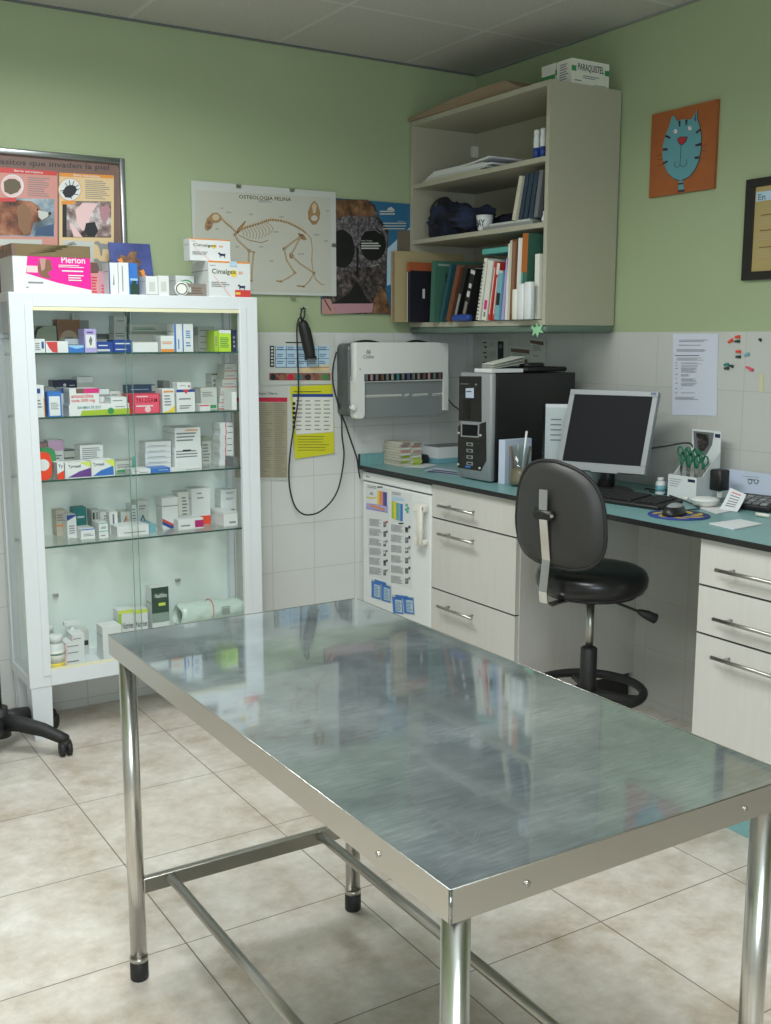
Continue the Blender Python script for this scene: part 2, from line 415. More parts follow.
class MB:
    def __init__(self):
        self.v, self.f, self.fm, self.sm, self.mats = [], [], [], [], []

    def mi(self, mat):
        if isinstance(mat, str):
            mat = M(mat)
        if mat not in self.mats:
            self.mats.append(mat)
        return self.mats.index(mat)

    def add(self, vs, fs, mat, smooth=False):
        o = len(self.v)
        self.v += [Vector(p) for p in vs]
        k = self.mi(mat)
        for f in fs:
            self.f.append(tuple(i+o for i in f)); self.fm.append(k); self.sm.append(smooth)
        return self

    def box(self, x0, x1, y0, y1, z0, z1, mat, T=None):
        vs = [Vector((x, y, z)) for x in (x0, x1) for y in (y0, y1) for z in (z0, z1)]
        if T is not None:
            vs = [T @ p for p in vs]
        return self.add(vs, [(0, 1, 3, 2), (4, 6, 7, 5), (0, 4, 5, 1), (2, 3, 7, 6), (0, 2, 6, 4), (1, 5, 7, 3)], mat)

    def rbox(self, x0, x1, y0, y1, z0, z1, mat, r=0.006, T=None, seg=3, axis='z', smooth=True):
        """box whose outline is rounded about one axis"""
        a = {'z': (0, 1, 2), 'x': (1, 2, 0), 'y': (2, 0, 1)}[axis]
        lo = (x0, y0, z0); hi = (x1, y1, z1)
        u0, u1, w0, w1 = lo[a[0]], hi[a[0]], lo[a[1]], hi[a[1]]
        h0, h1 = lo[a[2]], hi[a[2]]
        ring = []
        for cx, cy, st in ((u1-r, w1-r, 0), (u0+r, w1-r, 1), (u0+r, w0+r, 2), (u1-r, w0+r, 3)):
            for k in range(seg+1):
                t = (st + k/seg)*PI/2
                ring.append((cx+r*math.cos(t), cy+r*math.sin(t)))
        n = len(ring)
        e = min(r*0.35, (h1-h0)*0.3)
        vs = []
        cu, cw = (u0+u1)/2, (w0+w1)/2
        for h, s in ((h0, e), (h0+e, 0), (h1-e, 0), (h1, e)):
            for p in ring:
                q = [0, 0, 0]
                du = (p[0]-cu); dw = (p[1]-cw)
                q[a[0]] = cu + du*(1 - s/max(abs(u1-u0)/2, 1e-6))
                q[a[1]] = cw + dw*(1 - s/max(abs(w1-w0)/2, 1e-6))
                q[a[2]] = h
                vs.append(Vector(q))
        if T is not None:
            vs = [T @ p for p in vs]
        fs = []
        for l in range(3):
            for k in range(n):
                fs.append((l*n+k, l*n+(k+1) % n, (l+1)*n+(k+1) % n, (l+1)*n+k))
        self.add(vs, fs, mat, smooth)
        o = len(self.v)-len(vs)
        k = self.mi(mat)
        self.f.append(tuple(reversed(range(o, o+n)))); self.fm.append(k); self.sm.append(False)
        self.f.append(tuple(range(o+3*n, o+4*n))); self.fm.append(k); self.sm.append(False)
        return self

    def poly(self, pts, mat):
        return self.add(pts, [tuple(range(len(pts)))], mat)

    def tube(self, pts, r, mat, n=10, closed=False, caps=True):
        pts = [Vector(p) for p in pts]
        rs = r if isinstance(r, (list, tuple)) else [r]*len(pts)
        m = len(pts)
        vs = []
        up = None
        for i, p in enumerate(pts):
            if closed:
                t = pts[(i+1) % m]-pts[i-1]
            else:
                t = pts[min(i+1, m-1)]-pts[max(i-1, 0)]
            t.normalize()
            if up is None:
                a = Vector((0, 0, 1)) if abs(t.z) < 0.9 else Vector((1, 0, 0))
                u = t.cross(a).normalized()
            else:
                u = (up - t*up.dot(t)).normalized()
            up = u
            w = t.cross(u)
            for k in range(n):
                an = 2*PI*k/n
                vs.append(p+(u*math.cos(an)+w*math.sin(an))*rs[i])
        fs = []
        for i in range(m if closed else m-1):
            j = (i+1) % m
            for k in range(n):
                fs.append((i*n+k, i*n+(k+1) % n, j*n+(k+1) % n, j*n+k))
        self.add(vs, fs, mat, True)
        if caps and not closed:
            o = len(self.v)-len(vs); k = self.mi(mat)
            self.f.append(tuple(reversed(range(o, o+n)))); self.fm.append(k); self.sm.append(False)
            self.f.append(tuple(range(o+(m-1)*n, o+m*n))); self.fm.append(k); self.sm.append(False)
        return self

    def lathe(self, c, prof, mat, n=28, T=None, sx=1.0, sy=1.0):
        c = Vector(c)
        vs, fs = [], []
        for r, z in prof:
            for k in range(n):
                a = 2*PI*k/n
                p = Vector((r*math.cos(a)*sx, r*math.sin(a)*sy, z))
                vs.append(c+(T @ p if T is not None else p))
        for i in range(len(prof)-1):
            for k in range(n):
                fs.append((i*n+k, i*n+(k+1) % n, (i+1)*n+(k+1) % n, (i+1)*n+k))
        fs.append(tuple(reversed(range(n))))
        fs.append(tuple(range((len(prof)-1)*n, len(prof)*n)))
        return self.add(vs, fs, mat, True)

    def prism(self, pts, d, mat, smooth=False):
        """closed outline pts (3-D, planar) extruded by vector d"""
        n = len(pts); d = Vector(d)
        pts = [Vector(p) for p in pts]
        fs = [tuple(reversed(range(n))), tuple(range(n, 2*n))]
        self.add(pts+[p+d for p in pts], fs, mat)
        return self.add(pts+[p+d for p in pts], [(k, (k+1) % n, n+(k+1) % n, n+k) for k in range(n)], mat, smooth)

    def text(self, s, o, u, v, mat):
        """text filling the parallelogram o, o+u, o+u+v"""
        vs, fs, _ = text_data(s)
        return self.add([Vector(o)+Vector(u)*a+Vector(v)*b for a, b in vs], fs, mat)

    def build(self, name, parent=None, local=False, bevel=0, seg=2, smooth=None):
        me = bpy.data.meshes.new(name)
        T = Matrix.Identity(4)
        loc = Vector((0, 0, 0))
        if parent is not None:
            T = WM[parent.name]
        else:
            lo = [min(p[i] for p in self.v) for i in range(3)]
            hi = [max(p[i] for p in self.v) for i in range(3)]
            T = Matrix.Translation(((lo[0]+hi[0])/2, (lo[1]+hi[1])/2, lo[2]))
        if not local:
            Ti = T.inverted()
            vs = [Ti @ p for p in self.v]
        else:
            vs = self.v
        me.from_pydata([tuple(p) for p in vs], [], self.f)
        for m in self.mats:
            me.materials.append(m)
        me.polygons.foreach_set('material_index', self.fm)
        me.polygons.foreach_set('use_smooth', self.sm)
        me.update()
        o = bpy.data.objects.new(name, me)
        COL.objects.link(o)
        if parent is not None:
            o.parent = parent
            WM[o.name] = WM[parent.name]
        else:
            o.matrix_world = T
            WM[o.name] = T
        if bevel:
            b = o.modifiers.new('bevel', 'BEVEL')
            b.width = bevel
            b.segments = seg
            b.limit_method = 'ANGLE'
            b.angle_limit = math.radians(50)
        return o


def thing(name, label, cat, loc=(0, 0, 0), rz=0, group=None):
    o = bpy.data.objects.new(name, None)
    o.empty_display_size = 0.05
    COL.objects.link(o)
    T = Matrix.Translation(loc) @ Matrix.Rotation(rz, 4, 'Z')
    o.matrix_world = T
    WM[o.name] = T
    o['label'] = label
    o['category'] = cat
    if group:
        o['group'] = group
    return o


def tag(o, label, cat, group=None):
    o['label'] = label
    o['category'] = cat
    if group:
        o['group'] = group
    return o


def struct(m, name, **k):
    o = m.build(name, **k)
    o['kind'] = 'structure'
    return o


class Cv:
    """flat artwork on a wall plane; coordinates are those of an enlarged crop of the view"""
    def __init__(self, mb, ax, val, crop=(0, 0, 1), nrm=-1, base=0.0):
        self.m, self.ax, self.val, self.crop, self.nrm, self.base = mb, ax, val, crop, nrm, base

    def p(self, a, b, layer=0):
        px, py = self.crop[0]+a/self.crop[2], self.crop[1]+b/self.crop[2]
        q = PX(self.val, px, py) if self.ax == 0 else PY(self.val, px, py)
        q[self.ax] += self.nrm*(self.base+0.0005*layer)
        return q

    def poly(self, pts, mat, layer=1):
        self.m.poly([self.p(a, b, layer) for a, b in pts], mat)

    def rect(self, a0, b0, a1, b1, mat, layer=1, s0=0, s1=0):
        # s0, s1: how far the top and bottom edges drop towards the right
        self.poly([(a0, b0), (a1, b0+s0), (a1, b1+s1), (a0, b1)], mat, layer)

    def circ(self, a, b, ra, rb, mat, layer=1, n=20):
        self.poly([(a+ra*math.cos(2*PI*k/n), b+rb*math.sin(2*PI*k/n)) for k in range(n)], mat, layer)

    def line(self, pts, w, mat, layer=1):
        for (a0, b0), (a1, b1) in zip(pts, pts[1:]):
            l = math.hypot(a1-a0, b1-b0) or 1
            nx, ny = -(b1-b0)/l*w/2, (a1-a0)/l*w/2
            ex, ey = (a1-a0)/l*w*0.25, (b1-b0)/l*w*0.25
            self.poly([(a0+nx-ex, b0+ny-ey), (a1+nx+ex, b1+ny+ey), (a1-nx+ex, b1-ny+ey), (a0-nx-ex, b0-ny-ey)], mat, layer)

    def text(self, s, a0, b0, a1, b1, mat, layer=2, drop=0):
        o = self.p(a0, b1, layer); r = self.p(a1, b1+drop, layer); u = self.p(a0, b0, layer)
        self.m.text(s, o, r-o, u-o, mat)

    def lines(self, a0, b0, a1, b1, n, mat='print', layer=2, fill=0.35, drop=0, rag=0.3):
        h = (b1-b0)/n
        for i in range(n):
            e = a1-(a1-a0)*rag*random.random()
            dd = drop*(e-a0)/max(a1-a0, 1)
            y = b0+h*i
            self.poly([(a0, y), (e, y+dd), (e, y+dd+h*fill), (a0, y+h*fill)], mat, layer)


make_mats()

# ------------------------------------------------------------------ room shell
RX0, RY0 = -4.7, -5.6
TT = 1.4595
m = MB(); m.box(RX0-0.1, 0.1, RY0-0.1, 0.1, -0.1, 0, M('floor_tile')); struct(m, 'floor')
m = MB(); m.box(RX0-0.1, 0.1, RY0-0.1, 0.1, HC, HC+0.1, M('ceiling_tile')); struct(m, 'ceiling')
TH = 0.004


def wall(name, x0, x1, y0, y1, tile, tx0, tx1, ty0, ty1):
    m = MB()
    m.box(x0, x1, y0, y1, 0, HC, M('green_paint'))
    m.box(tx0, tx1, ty0, ty1, 0.0, TT, M(tile))
    return struct(m, name)


wall('wall_back', RX0, 0.1, 0.004, 0.1, 'wall_tile_back', RX0, 0, 0, 0.0045)
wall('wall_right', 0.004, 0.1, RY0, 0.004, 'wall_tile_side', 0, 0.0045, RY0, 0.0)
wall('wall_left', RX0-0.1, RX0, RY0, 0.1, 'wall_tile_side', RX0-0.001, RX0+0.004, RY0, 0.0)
wall('wall_front', RX0, 0.1, RY0-0.1, RY0, 'wall_tile_back', RX0, 0, RY0-0.001, RY0+0.004)
# unseen window, added in the wall behind the camera to brighten the upper walls
WY0, WY1, WZ0, WZ1 = -4.3, -2.6, 1.0, 2.25
m = MB()
for a in ((WY0-0.05, WY1+0.05, WZ0-0.05, WZ0), (WY0-0.05, WY1+0.05, WZ1, WZ1+0.05), (WY0-0.05, WY0, WZ0, WZ1), (WY1, WY1+0.05, WZ0, WZ1), ((WY0+WY1)/2-0.025, (WY0+WY1)/2+0.025, WZ0, WZ1)):
    m.box(a[0], a[1], RY0-0.01, RY0+0.05, a[2], a[3], 'white_paint')
m.box(WY0, WY1, RY0+0.006, RY0+0.010, WZ0, WZ1, 'added_window_glow')
struct(m, 'added_window_1')
ld = bpy.data.lights.new('added_window_fill', 'AREA')  # fill lamp added just inside the unseen window
ld.shape = 'RECTANGLE'
ld.size, ld.size_y = WY1-WY0, WZ1-WZ0
ld.energy = ADDED_FILL_POWER
ld.color = (0.78, 0.91, 1.0)
lo = bpy.data.objects.new('added_window_fill', ld)
COL.objects.link(lo)
lo.location = ((WY0+WY1)/2, RY0+0.06, (WZ0+WZ1)/2)
lo.rotation_euler = (PI/2, 0, 0)
# shadow-gap angle along the ceiling
m = MB()
m.box(RX0, 0.0, -0.010, 0.004, HC-0.006, HC-0.0005, M('grey2'))
struct(m, 'trim_1')
m = MB()
m.box(-0.010, 0.004, RY0, -0.010, HC-0.006, HC-0.0005, M('grey'))
struct(m, 'trim_2')
for i, (x, y, w, h, p) in enumerate(LIGHTS):
    ceiling_lamp(x, y, w, h, p, ['recessed white ceiling light panel above the glass cabinet side of the room', 'recessed white ceiling light panel towards the near end of the room'][i])
# ------------------------------------------------------------------ steel examination table
TX0, TX1, TY0, TY1, TZ = -2.338, -1.717, -3.115, -1.842, 0.802
t = thing('examination_table', 'large stainless steel examination table with scratched top in the foreground', 'table', ((TX0+TX1)/2, (TY0+TY1)/2, 0))
m = MB()
m.box(TX0+0.0015, TX1-0.0015, TY0+0.0015, TY1-0.0015, TZ-0.004, TZ, 'steel_top')
m.build('tabletop', t)
m = MB()
AH = 0.043
m.box(TX0, TX1, TY0, TY0+0.0015, TZ-AH, TZ+0.0008, 'steel')
m.box(TX0, TX1, TY1-0.0015, TY1, TZ-AH, TZ+0.0008, 'steel')
m.box(TX0, TX0+0.0015, TY0+0.0015, TY1-0.0015, TZ-AH, TZ+0.0008, 'steel')
m.box(TX1-0.0015, TX1, TY0+0.0015, TY1-0.0015, TZ-AH, TZ+0.0008, 'steel')
m.box(TX0+0.03, TX1-0.03, TY0+0.002, TY0+0.03, TZ-AH, TZ-AH+0.002, 'steel')
m.build('apron', t)
m = MB()
for p in [(TX0+0.001, TY0-0.001, 0), (TX1, TY0, 0)]:
    m.tube([(TX0+0.0005, TY0+0.0005, TZ), (TX0+0.0005, TY0+0.0005, TZ-AH)], 0.0025, 'chrome', 8)
e = 0.0012
m.tube([(TX0, TY0, TZ), (TX1, TY0, TZ), (TX1, TY1, TZ), (TX0, TY1, TZ)], e, 'steel', 8, closed=True)
m.build('rim', t)
for (x, y, ax) in [(TX0, TY0+0.16, 0), (TX0+0.115, TY0, 1), (TX1-0.11, TY0, 1)]:
    m = MB()
    d = Vector((-1, 0, 0)) if ax == 0 else Vector((0, -1, 0))
    c = Vector((x, y, TZ-0.024))
    m.tube([c-d*0.001, c+d*0.0022, c+d*0.003], [0.0042, 0.0042, 0.0025], 'steel_dark', 12)
    m.build('screw', t)
LI = 0.030
LEG = {}
for i, (x, y) in enumerate([(TX0+LI, TY0+LI), (TX1-LI, TY0+LI), (TX1-LI, TY1-LI), (TX0+LI, TY1-LI)]):
    m = MB()
    m.tube([(x, y, 0.03), (x, y, TZ-0.006)], 0.0185, 'steel', 24)
    lg = m.build('leg', t)
    m = MB()
    m.tube([(x, y, 0.0), (x, y, 0.004), (x, y, 0.042), (x, y, 0.045)], [0.019, 0.0205, 0.0205, 0.0185], 'rubber', 20)
    m.tube([(x, y, 0.045), (x, y, 0.056)], 0.0205, 'steel_dark', 20)
    m.build('rubber_foot', lg)
BZ = 0.222
for y in (TY0+LI, TY1-LI):
    m = MB(); m.box(TX0+LI+0.015, TX1-LI-0.015, y-0.010, y+0.010, BZ-0.017, BZ+0.017, 'steel_dark'); m.build('crossbar', t, bevel=0.002)
for x in (TX0+0.109, TX1-0.125):
    m = MB(); m.tube([(x, TY0+LI+0.008, BZ+0.004), (x, TY1-LI-0.008, BZ+0.004)], 0.0115, 'steel_dark', 16); m.build('stretcher', t)

# ------------------------------------------------------------------ glass medicine cabinet
GX0, GX1, GY0, GY1, GZ0, GZ1 = -2.154, -1.239, -0.292, -0.012, 0.200, 1.588
t = thing('medicine_cabinet', 'tall white metal cabinet with glass front and glass shelves full of medicine cartons', 'cabinet', ((GX0+GX1)/2, (GY0+GY1)/2, 0))
OX0, OX1, OZ0, OZ1 = -2.077, -1.313, 0.256, 1.541
m = MB()
for a in [(GX0, OX0, GZ0, GZ1), (OX1, GX1, GZ0, GZ1)]:
    m.box(a[0], a[1], GY0, GY0+0.022, a[2], a[3], 'white_paint')
for a in [(GZ0, OZ0), (OZ1, GZ1)]:
    m.box(OX0, OX1, GY0, GY0+0.022, a[0], a[1], 'white_paint')
m.box(OX0-0.028, OX0, GY0-0.003, GY0, OZ0-0.018, OZ1+0.012, 'white_paint')
m.box(OX1, OX1+0.028, GY0-0.003, GY0, OZ0-0.018, OZ1+0.012, 'white_paint')
m.build('front_frame', t, bevel=0.0015)
m = MB()
m.box(OX0, OX1, GY0+0.0005, GY0+0.018, OZ1-0.013, OZ1-0.0005, 'cream_edge')
m.build('track', t)
m = MB()
m.box(OX0, OX1, GY0+0.0005, GY0+0.018, OZ0+0.0, OZ0+0.006, 'cream_edge')
m.build('track', t)
m = MB(); m.box(GX0, GX1, GY0+0.022, GY1, GZ1-0.03, GZ1, 'white_paint'); m.build('top_panel', t, bevel=0.001)
m = MB(); m.box(GX0, GX1, GY0+0.022, GY1, GZ0, 0.236, 'white_paint'); m.build('bottom_panel', t, bevel=0.001)
m = MB(); m.box(GX0, GX1, GY1-0.006, GY1, 0.236, GZ1-0.03, 'cabinet_back'); m.build('back_panel', t)
for x0, x1 in ((GX0, GX0+0.03), (GX1-0.03, GX1)):
    m = MB(); m.box(x0, x1, GY1-0.036, GY1-0.006, 0.236, GZ1-0.03, 'white_paint'); m.build('rear_post', t)
for x in (GX0+0.006, GX1-0.010):
    m = MB(); m.box(x, x+0.004, GY0+0.022, GY1-0.036, 0.236, GZ1-0.03, 'glass'); m.build('side_glass', t)
for k, (x0, x1) in enumerate([(OX0, -1.735), (-1.755, OX1)]):
    m = MB(); y = GY0+0.004+0.008*k
    m.box(x0, x1, y, y+0.004, OZ0+0.004, OZ1-0.012, 'glass')
    xe = x1 if k == 0 else x0
    m.box(xe-0.0008, xe+0.0008, y-0.0002, y+0.0042, OZ0+0.004, OZ1-0.012, 'pane_edge')
    m.build('sliding_pane', t)
SHZ = [1.3845, 1.1625, 0.941, 0.7045]
for z in SHZ:
    m = MB()
    m.box(GX0+0.035, GX1-0.035, -0.2725, GY1-0.03, z-0.006, z, 'glass')
    m.box(GX0+0.034, GX1-0.034, -0.2735, -0.2722, z-0.0062, z+0.0002, 'glass_edge')
    m.build('shelf', t)
    for x in (GX0+0.036, GX0+0.30, GX1-0.30, GX1-0.05):
        m = MB(); m.box(x-0.001, x+0.014, GY1-0.03, GY1-0.006, z-0.012, z-0.0062, 'aluminium'); m.build('shelf_clip', t)
for x in (-1.99, -1.50):
    m = MB(); m.box(x, x+0.02, GY1-0.022, GY1-0.006, 0.462, 0.472, 'aluminium'); m.build('shelf_clip', t)
for x0, x1 in ((GX0+0.004, GX0+0.078), (GX1-0.078, GX1-0.004)):
    for y0, y1 in ((GY0+0.002, GY0+0.072), (GY1-0.075, GY1-0.005)):
        m = MB()
        d = 0.006
        m.add([(x0, y0, GZ0), (x1, y0, GZ0), (x1, y1, GZ0), (x0, y1, GZ0), (x0+d, y0+d, 0), (x1-d*0.2, y0+d, 0), (x1-d, y1-d, 0), (x0+d, y1-d, 0)],
              [(3, 2, 1, 0), (4, 5, 6, 7), (0, 1, 5, 4), (1, 2, 6, 5), (2, 3, 7, 6), (3, 0, 4, 7)], 'white_paint')
        m.build('leg', t, bevel=0.002)

# ------------------------------------------------------------------ medicine cartons
ITEMS = [
 ('medicine_box',-2.029,-1.947,-0.095,0.062,1.3845,1.4785,'sage',[('p', [(0.05, 0.35), (0.02, 0.7), (0.15, 0.95), (0.5, 1), (0.2, 0.85), (0.1, 0.6)], 'ink'), ('l', 0.3, 0.35, 0.8, 0.5, 1, 'ink')],
  'sage grey carton with a black curved line, back left of the top shelf'),
 ('medicine_box',-1.943,-1.862,-0.095,0.062,1.3845,1.5015,'brown',[('c', 0.5, 0.4, 0.4, 'tan'), ('l', 0.3, 0.4, 0.7, 0.55, 1, 'ink')],
  'brown carton with a round tan label at the back of the top shelf'),
 ('medicine_box',-1.886,-1.861,-0.095,0.03,1.5015,1.5245,'greyw',[('l', 0.2, 0.2, 0.8, 0.9, 4, 'ink')],
  'tiny upright grey packet standing on the brown carton'),
 ('medicine_box',-1.861,-1.828,-0.095,0.062,1.3845,1.4995,'grey',[('r', 0, 0.5, 1, 0.6, 'ink')],
  'narrow grey carton between the brown carton and the lilac one'),
 ('medicine_box',-1.734,-1.687,-0.095,0.062,1.3845,1.478,'greyw',[('l', 0.1, 0.6, 0.9, 0.8, 2, 'ink'), ('r', 0, 0.1, 1, 0.16, 'sage')],
  'pale square carton under another at the back centre of the top shelf'),
 ('medicine_box',-1.732,-1.684,-0.095,0.062,1.478,1.515,'greyw',[('l', 0.2, 0.5, 0.8, 0.7, 1, 'ink')],
  'pale carton stacked on its twin at the back centre of the top shelf'),
 ('medicine_box',-1.677,-1.503,-0.095,0.062,1.3845,1.4565,'greyw',[('r', 0, 0.9, 1, 1, 'sage'), ('l', 0.1, 0.3, 0.6, 0.6, 2, 'ink')],
  'long pale carton, lower of two with green edging at the back of the top shelf'),
 ('medicine_box',-1.675,-1.502,-0.095,0.062,1.4565,1.489,'greyw',[('r', 0, 0, 1, 0.12, 'sage'), ('l', 0.08, 0.3, 0.62, 0.62, 2, 'green')],
  'long pale carton with green lettering lying on a matching one'),
 ('medicine_box',-1.94,-1.89,-0.175,0.07,1.3845,1.432,'white',[('l', 0.1, 0.3, 0.9, 0.7, 2, 'ink')],
  'small white carton half hidden behind the pale blue one, top shelf'),
 ('medicine_box',-2.07,-2.034,-0.262,0.075,1.3845,1.432,'white',[('r', 0.68, 0.3, 0.9, 0.8, 'blue2'), ('l', 0.1, 0.2, 0.6, 0.8, 4, 'ink')],
  'white carton with a barcode at the far left of the top shelf'),
 ('medicine_box',-2.031,-1.954,-0.262,0.075,1.3845,1.424,'white',[('p', [(0.02, 0.95), (0.15, 0.4), (0.3, 0.05), (0.52, 0), (0.52, 0.95)], 'red2')],
  'white carton with a rounded red patch on the top shelf'),
 ('medicine_box',-1.952,-1.899,-0.262,0.075,1.3845,1.41,'sky2',[('p', [(0, 0), (1, 0), (1, 0.7), (0.5, 0.5), (0, 0.8)], 'blue')],
  'low sky blue carton left of the lilac one, top shelf'),
 ('medicine_box',-1.895,-1.853,-0.262,0.075,1.3845,1.467,'lilac',[('r', 0.1, 0.2, 0.9, 0.75, 'white'), ('p', [(0.45, 0.3), (0.55, 0.3), (0.65, 0.55), (0.5, 0.7), (0.35, 0.5)], 'grey2'), ('l', 0.2, 0.82, 0.8, 0.95, 1, 'purple')],
  'upright lilac carton with a white panel and grey figure'),
 ('medicine_box',-1.852,-1.794,-0.262,0.075,1.3845,1.422,'blue2',[('l', 0.1, 0.6, 0.9, 0.8, 1, 'white'), ('r', 0, 0.1, 0.8, 0.3, 'greyw')],
  'dark blue carton with a pale band right beside the lilac one'),
 ('medicine_box',-1.792,-1.724,-0.262,0.075,1.3845,1.429,'blue2',[('l', 0.1, 0.65, 0.9, 0.85, 1, 'white'), ('l', 0.1, 0.2, 0.9, 0.35, 1, 'white')],
  'taller dark blue carton with two lines of white lettering'),
 ('medicine_box',-1.722,-1.627,-0.262,0.075,1.3845,1.4215,'white',[('r', 0, 0.92, 1, 1, 'greyw')],
  'blank white long carton in the middle of the top shelf'),
 ('medicine_box',-1.615,-1.564,-0.262,0.075,1.3845,1.4435,'white',[('r', 0, 0, 1, 0.18, 'orange'), ('l', 0.1, 0.5, 0.9, 0.7, 2, 'orange')],
  'white carton with an orange base band on the top shelf'),
 ('medicine_box',-1.562,-1.532,-0.262,0.075,1.3845,1.4865,'white',[('r', 0, 0, 0.22, 1, 'blue'), ('l', 0.45, 0.1, 0.6, 0.9, 1, 'blue')],
  'tall white carton with a blue left edge, left one of a pair'),
 ('medicine_box',-1.531,-1.489,-0.262,0.075,1.3845,1.487,'white',[('r', 0, 0, 0.1, 1, 'blue'), ('l', 0.3, 0.2, 0.8, 0.4, 2, 'blue'), ('l', 0.3, 0.5, 0.8, 0.8, 4, 'blue')],
  'tall white carton with blue lettering, right one of a pair'),
 ('medicine_box',-1.451,-1.433,-0.175,0.07,1.3845,1.445,'grey',[],
  'slim plain grey carton right of the tall blue and white pair'),
 ('medicine_box',-1.402,-1.335,-0.095,0.062,1.3845,1.41,'greyw',[('l', 0.1, 0.3, 0.7, 0.6, 1, 'ink')],
  'flat greyish carton at back right of the top shelf, lowest of four'),
 ('medicine_box',-1.401,-1.334,-0.095,0.062,1.41,1.433,'greyw',[('l', 0.1, 0.3, 0.7, 0.6, 1, 'ink')],
  'flat greyish carton at back right of the top shelf, second lowest of four'),
 ('medicine_box',-1.4,-1.333,-0.095,0.062,1.433,1.4565,'greyw',[('l', 0.1, 0.3, 0.7, 0.6, 1, 'ink')],
  'flat greyish carton at back right of the top shelf, second topmost of four'),
 ('medicine_box',-1.4,-1.333,-0.095,0.062,1.4565,1.48,'greyw',[('l', 0.1, 0.3, 0.7, 0.6, 1, 'ink')],
  'flat greyish carton at back right of the top shelf, topmost of four'),
 ('medicine_box',-1.405,-1.388,-0.262,0.075,1.3845,1.461,'limed',[('l', 0.2, 0.3, 0.8, 0.8, 4, 'ink')],
  'slim lime green carton left of the wider lime one'),
 ('medicine_box',-1.386,-1.337,-0.262,0.075,1.3845,1.465,'lime',[('r', 0, 0.85, 1, 1, 'white'), ('l', 0.1, 0.2, 0.9, 0.7, 6, 'green')],
  'wide lime green carton with a white top at the right of the top shelf'),
 ('medicine_box',-1.332,-1.314,-0.262,0.075,1.3845,1.467,'navy',[('l', 0.2, 0.2, 0.8, 0.8, 3, 'grey')],
  'dark navy carton at the far right end of the top shelf'),
 ('medicine_box',-2.019,-1.986,-0.175,0.07,1.1625,1.262,'grey',[],
  'plain grey carton behind the blue topped one, second shelf'),
 ('medicine_box',-1.968,-1.887,-0.095,0.062,1.1625,1.253,'greyw',[],
  'pale carton carrying the navy one at the back of the second shelf'),
 ('medicine_box',-1.969,-1.884,-0.095,0.062,1.253,1.2825,'navy',[('c', 0.5, 0.4, 0.2, 'white'), ('l', 0.7, 0.3, 0.95, 0.5, 1, 'white')],
  'navy blue carton with a white dot lying on a pale one'),
 ('medicine_box',-1.881,-1.823,-0.095,0.062,1.1625,1.2725,'greyw',[('l', 0.2, 0.4, 0.8, 0.6, 1, 'ink')],
  'pale carton under a smaller one behind the pink topped carton'),
 ('medicine_box',-1.88,-1.821,-0.095,0.062,1.2725,1.2925,'white',[],
  'flat white carton topmost behind the pink topped carton'),
 ('medicine_box',-1.963,-1.934,-0.175,0.07,1.1625,1.258,'white',[('r', 0, 0.8, 0.35, 1, 'blue2')],
  'white carton with a small blue corner, second shelf'),
 ('medicine_box',-2.077,-2.045,-0.262,0.075,1.1625,1.273,'white',[('r', 0.1, 0.75, 0.6, 0.9, 'blue2'), ('l', 0.1, 0.3, 0.7, 0.6, 3, 'ink'), ('r', 0.9, 0, 1, 0.6, 'orange')],
  'white carton with an orange right edge at the far left of the second shelf'),
 ('medicine_box',-2.034,-1.986,-0.262,0.075,1.1625,1.2495,'blue',[('r', 0.1, 0.04, 0.88, 0.82, 'white'), ('l', 0.2, 0.3, 0.8, 0.6, 4, 'ink')],
  'white carton with a blue frame on the second shelf'),
 ('medicine_box',-1.824,-1.787,-0.175,0.07,1.1625,1.2505,'white',[('r', 0, 0.3, 1, 0.45, 'red2'), ('r', 0, 0.7, 1, 0.78, 'grey')],
  'white carton with red stripe behind the green flat carton'),
 ('medicine_box',-1.785,-1.745,-0.175,0.07,1.1625,1.2425,'greyw',[('l', 0.1, 0.8, 0.9, 0.9, 1, 'ink')],
  'pale carton left of centre behind the green flat carton'),
 ('medicine_box',-1.961,-1.741,-0.262,0.075,1.1625,1.2015,'white',[('p', [(0.18, 0), (1, 0), (1, 0.55), (0.2, 0.45)], 'lime2'), ('t', 'BANMIN 3% IDO', 0.14, 0.6, 0.52, 0.86, 'teal'), ('c', 0.68, 0.35, 0.3, 'green'), ('l', 0.75, 0.7, 0.95, 0.8, 1, 'ink')],
  'long flat white and green carton with a lion emblem, second shelf'),
 ('medicine_box',-1.957,-1.852,-0.262,0.075,1.2015,1.2585,'white',[('r', 0.22, 0.7, 0.48, 1, 'brown2'), ('r', 0.48, 0.7, 1, 1, 'pink'), ('t', 'amoxicilina', 0.05, 0.42, 0.8, 0.66, 'red2'), ('t', 'cada 500 mg', 0.05, 0.12, 0.85, 0.36, 'red2')],
  'white carton with a pink and brown top band lying on the long green one'),
 ('medicine_box',-1.81,-1.748,-0.262,0.075,1.2015,1.224,'white',[('l', 0.1, 0.4, 0.9, 0.7, 1, 'ink')],
  'small white carton right of the pink topped one, on the long green carton'),
 ('medicine_box',-1.691,-1.584,-0.095,0.062,1.1625,1.228,'greyw',[],
  'pale carton beneath the long slate blue one, second shelf'),
 ('medicine_box',-1.689,-1.58,-0.095,0.062,1.228,1.259,'slate',[('r', 0.85, 0.2, 1, 0.9, 'greyw'), ('l', 0.1, 0.4, 0.8, 0.6, 1, 'sky')],
  'long slate blue carton lying behind the red carton'),
 ('medicine_box',-1.55,-1.524,-0.095,0.062,1.1625,1.272,'grey',[],
  'slim grey carton behind the white carton with a yellow swoosh'),
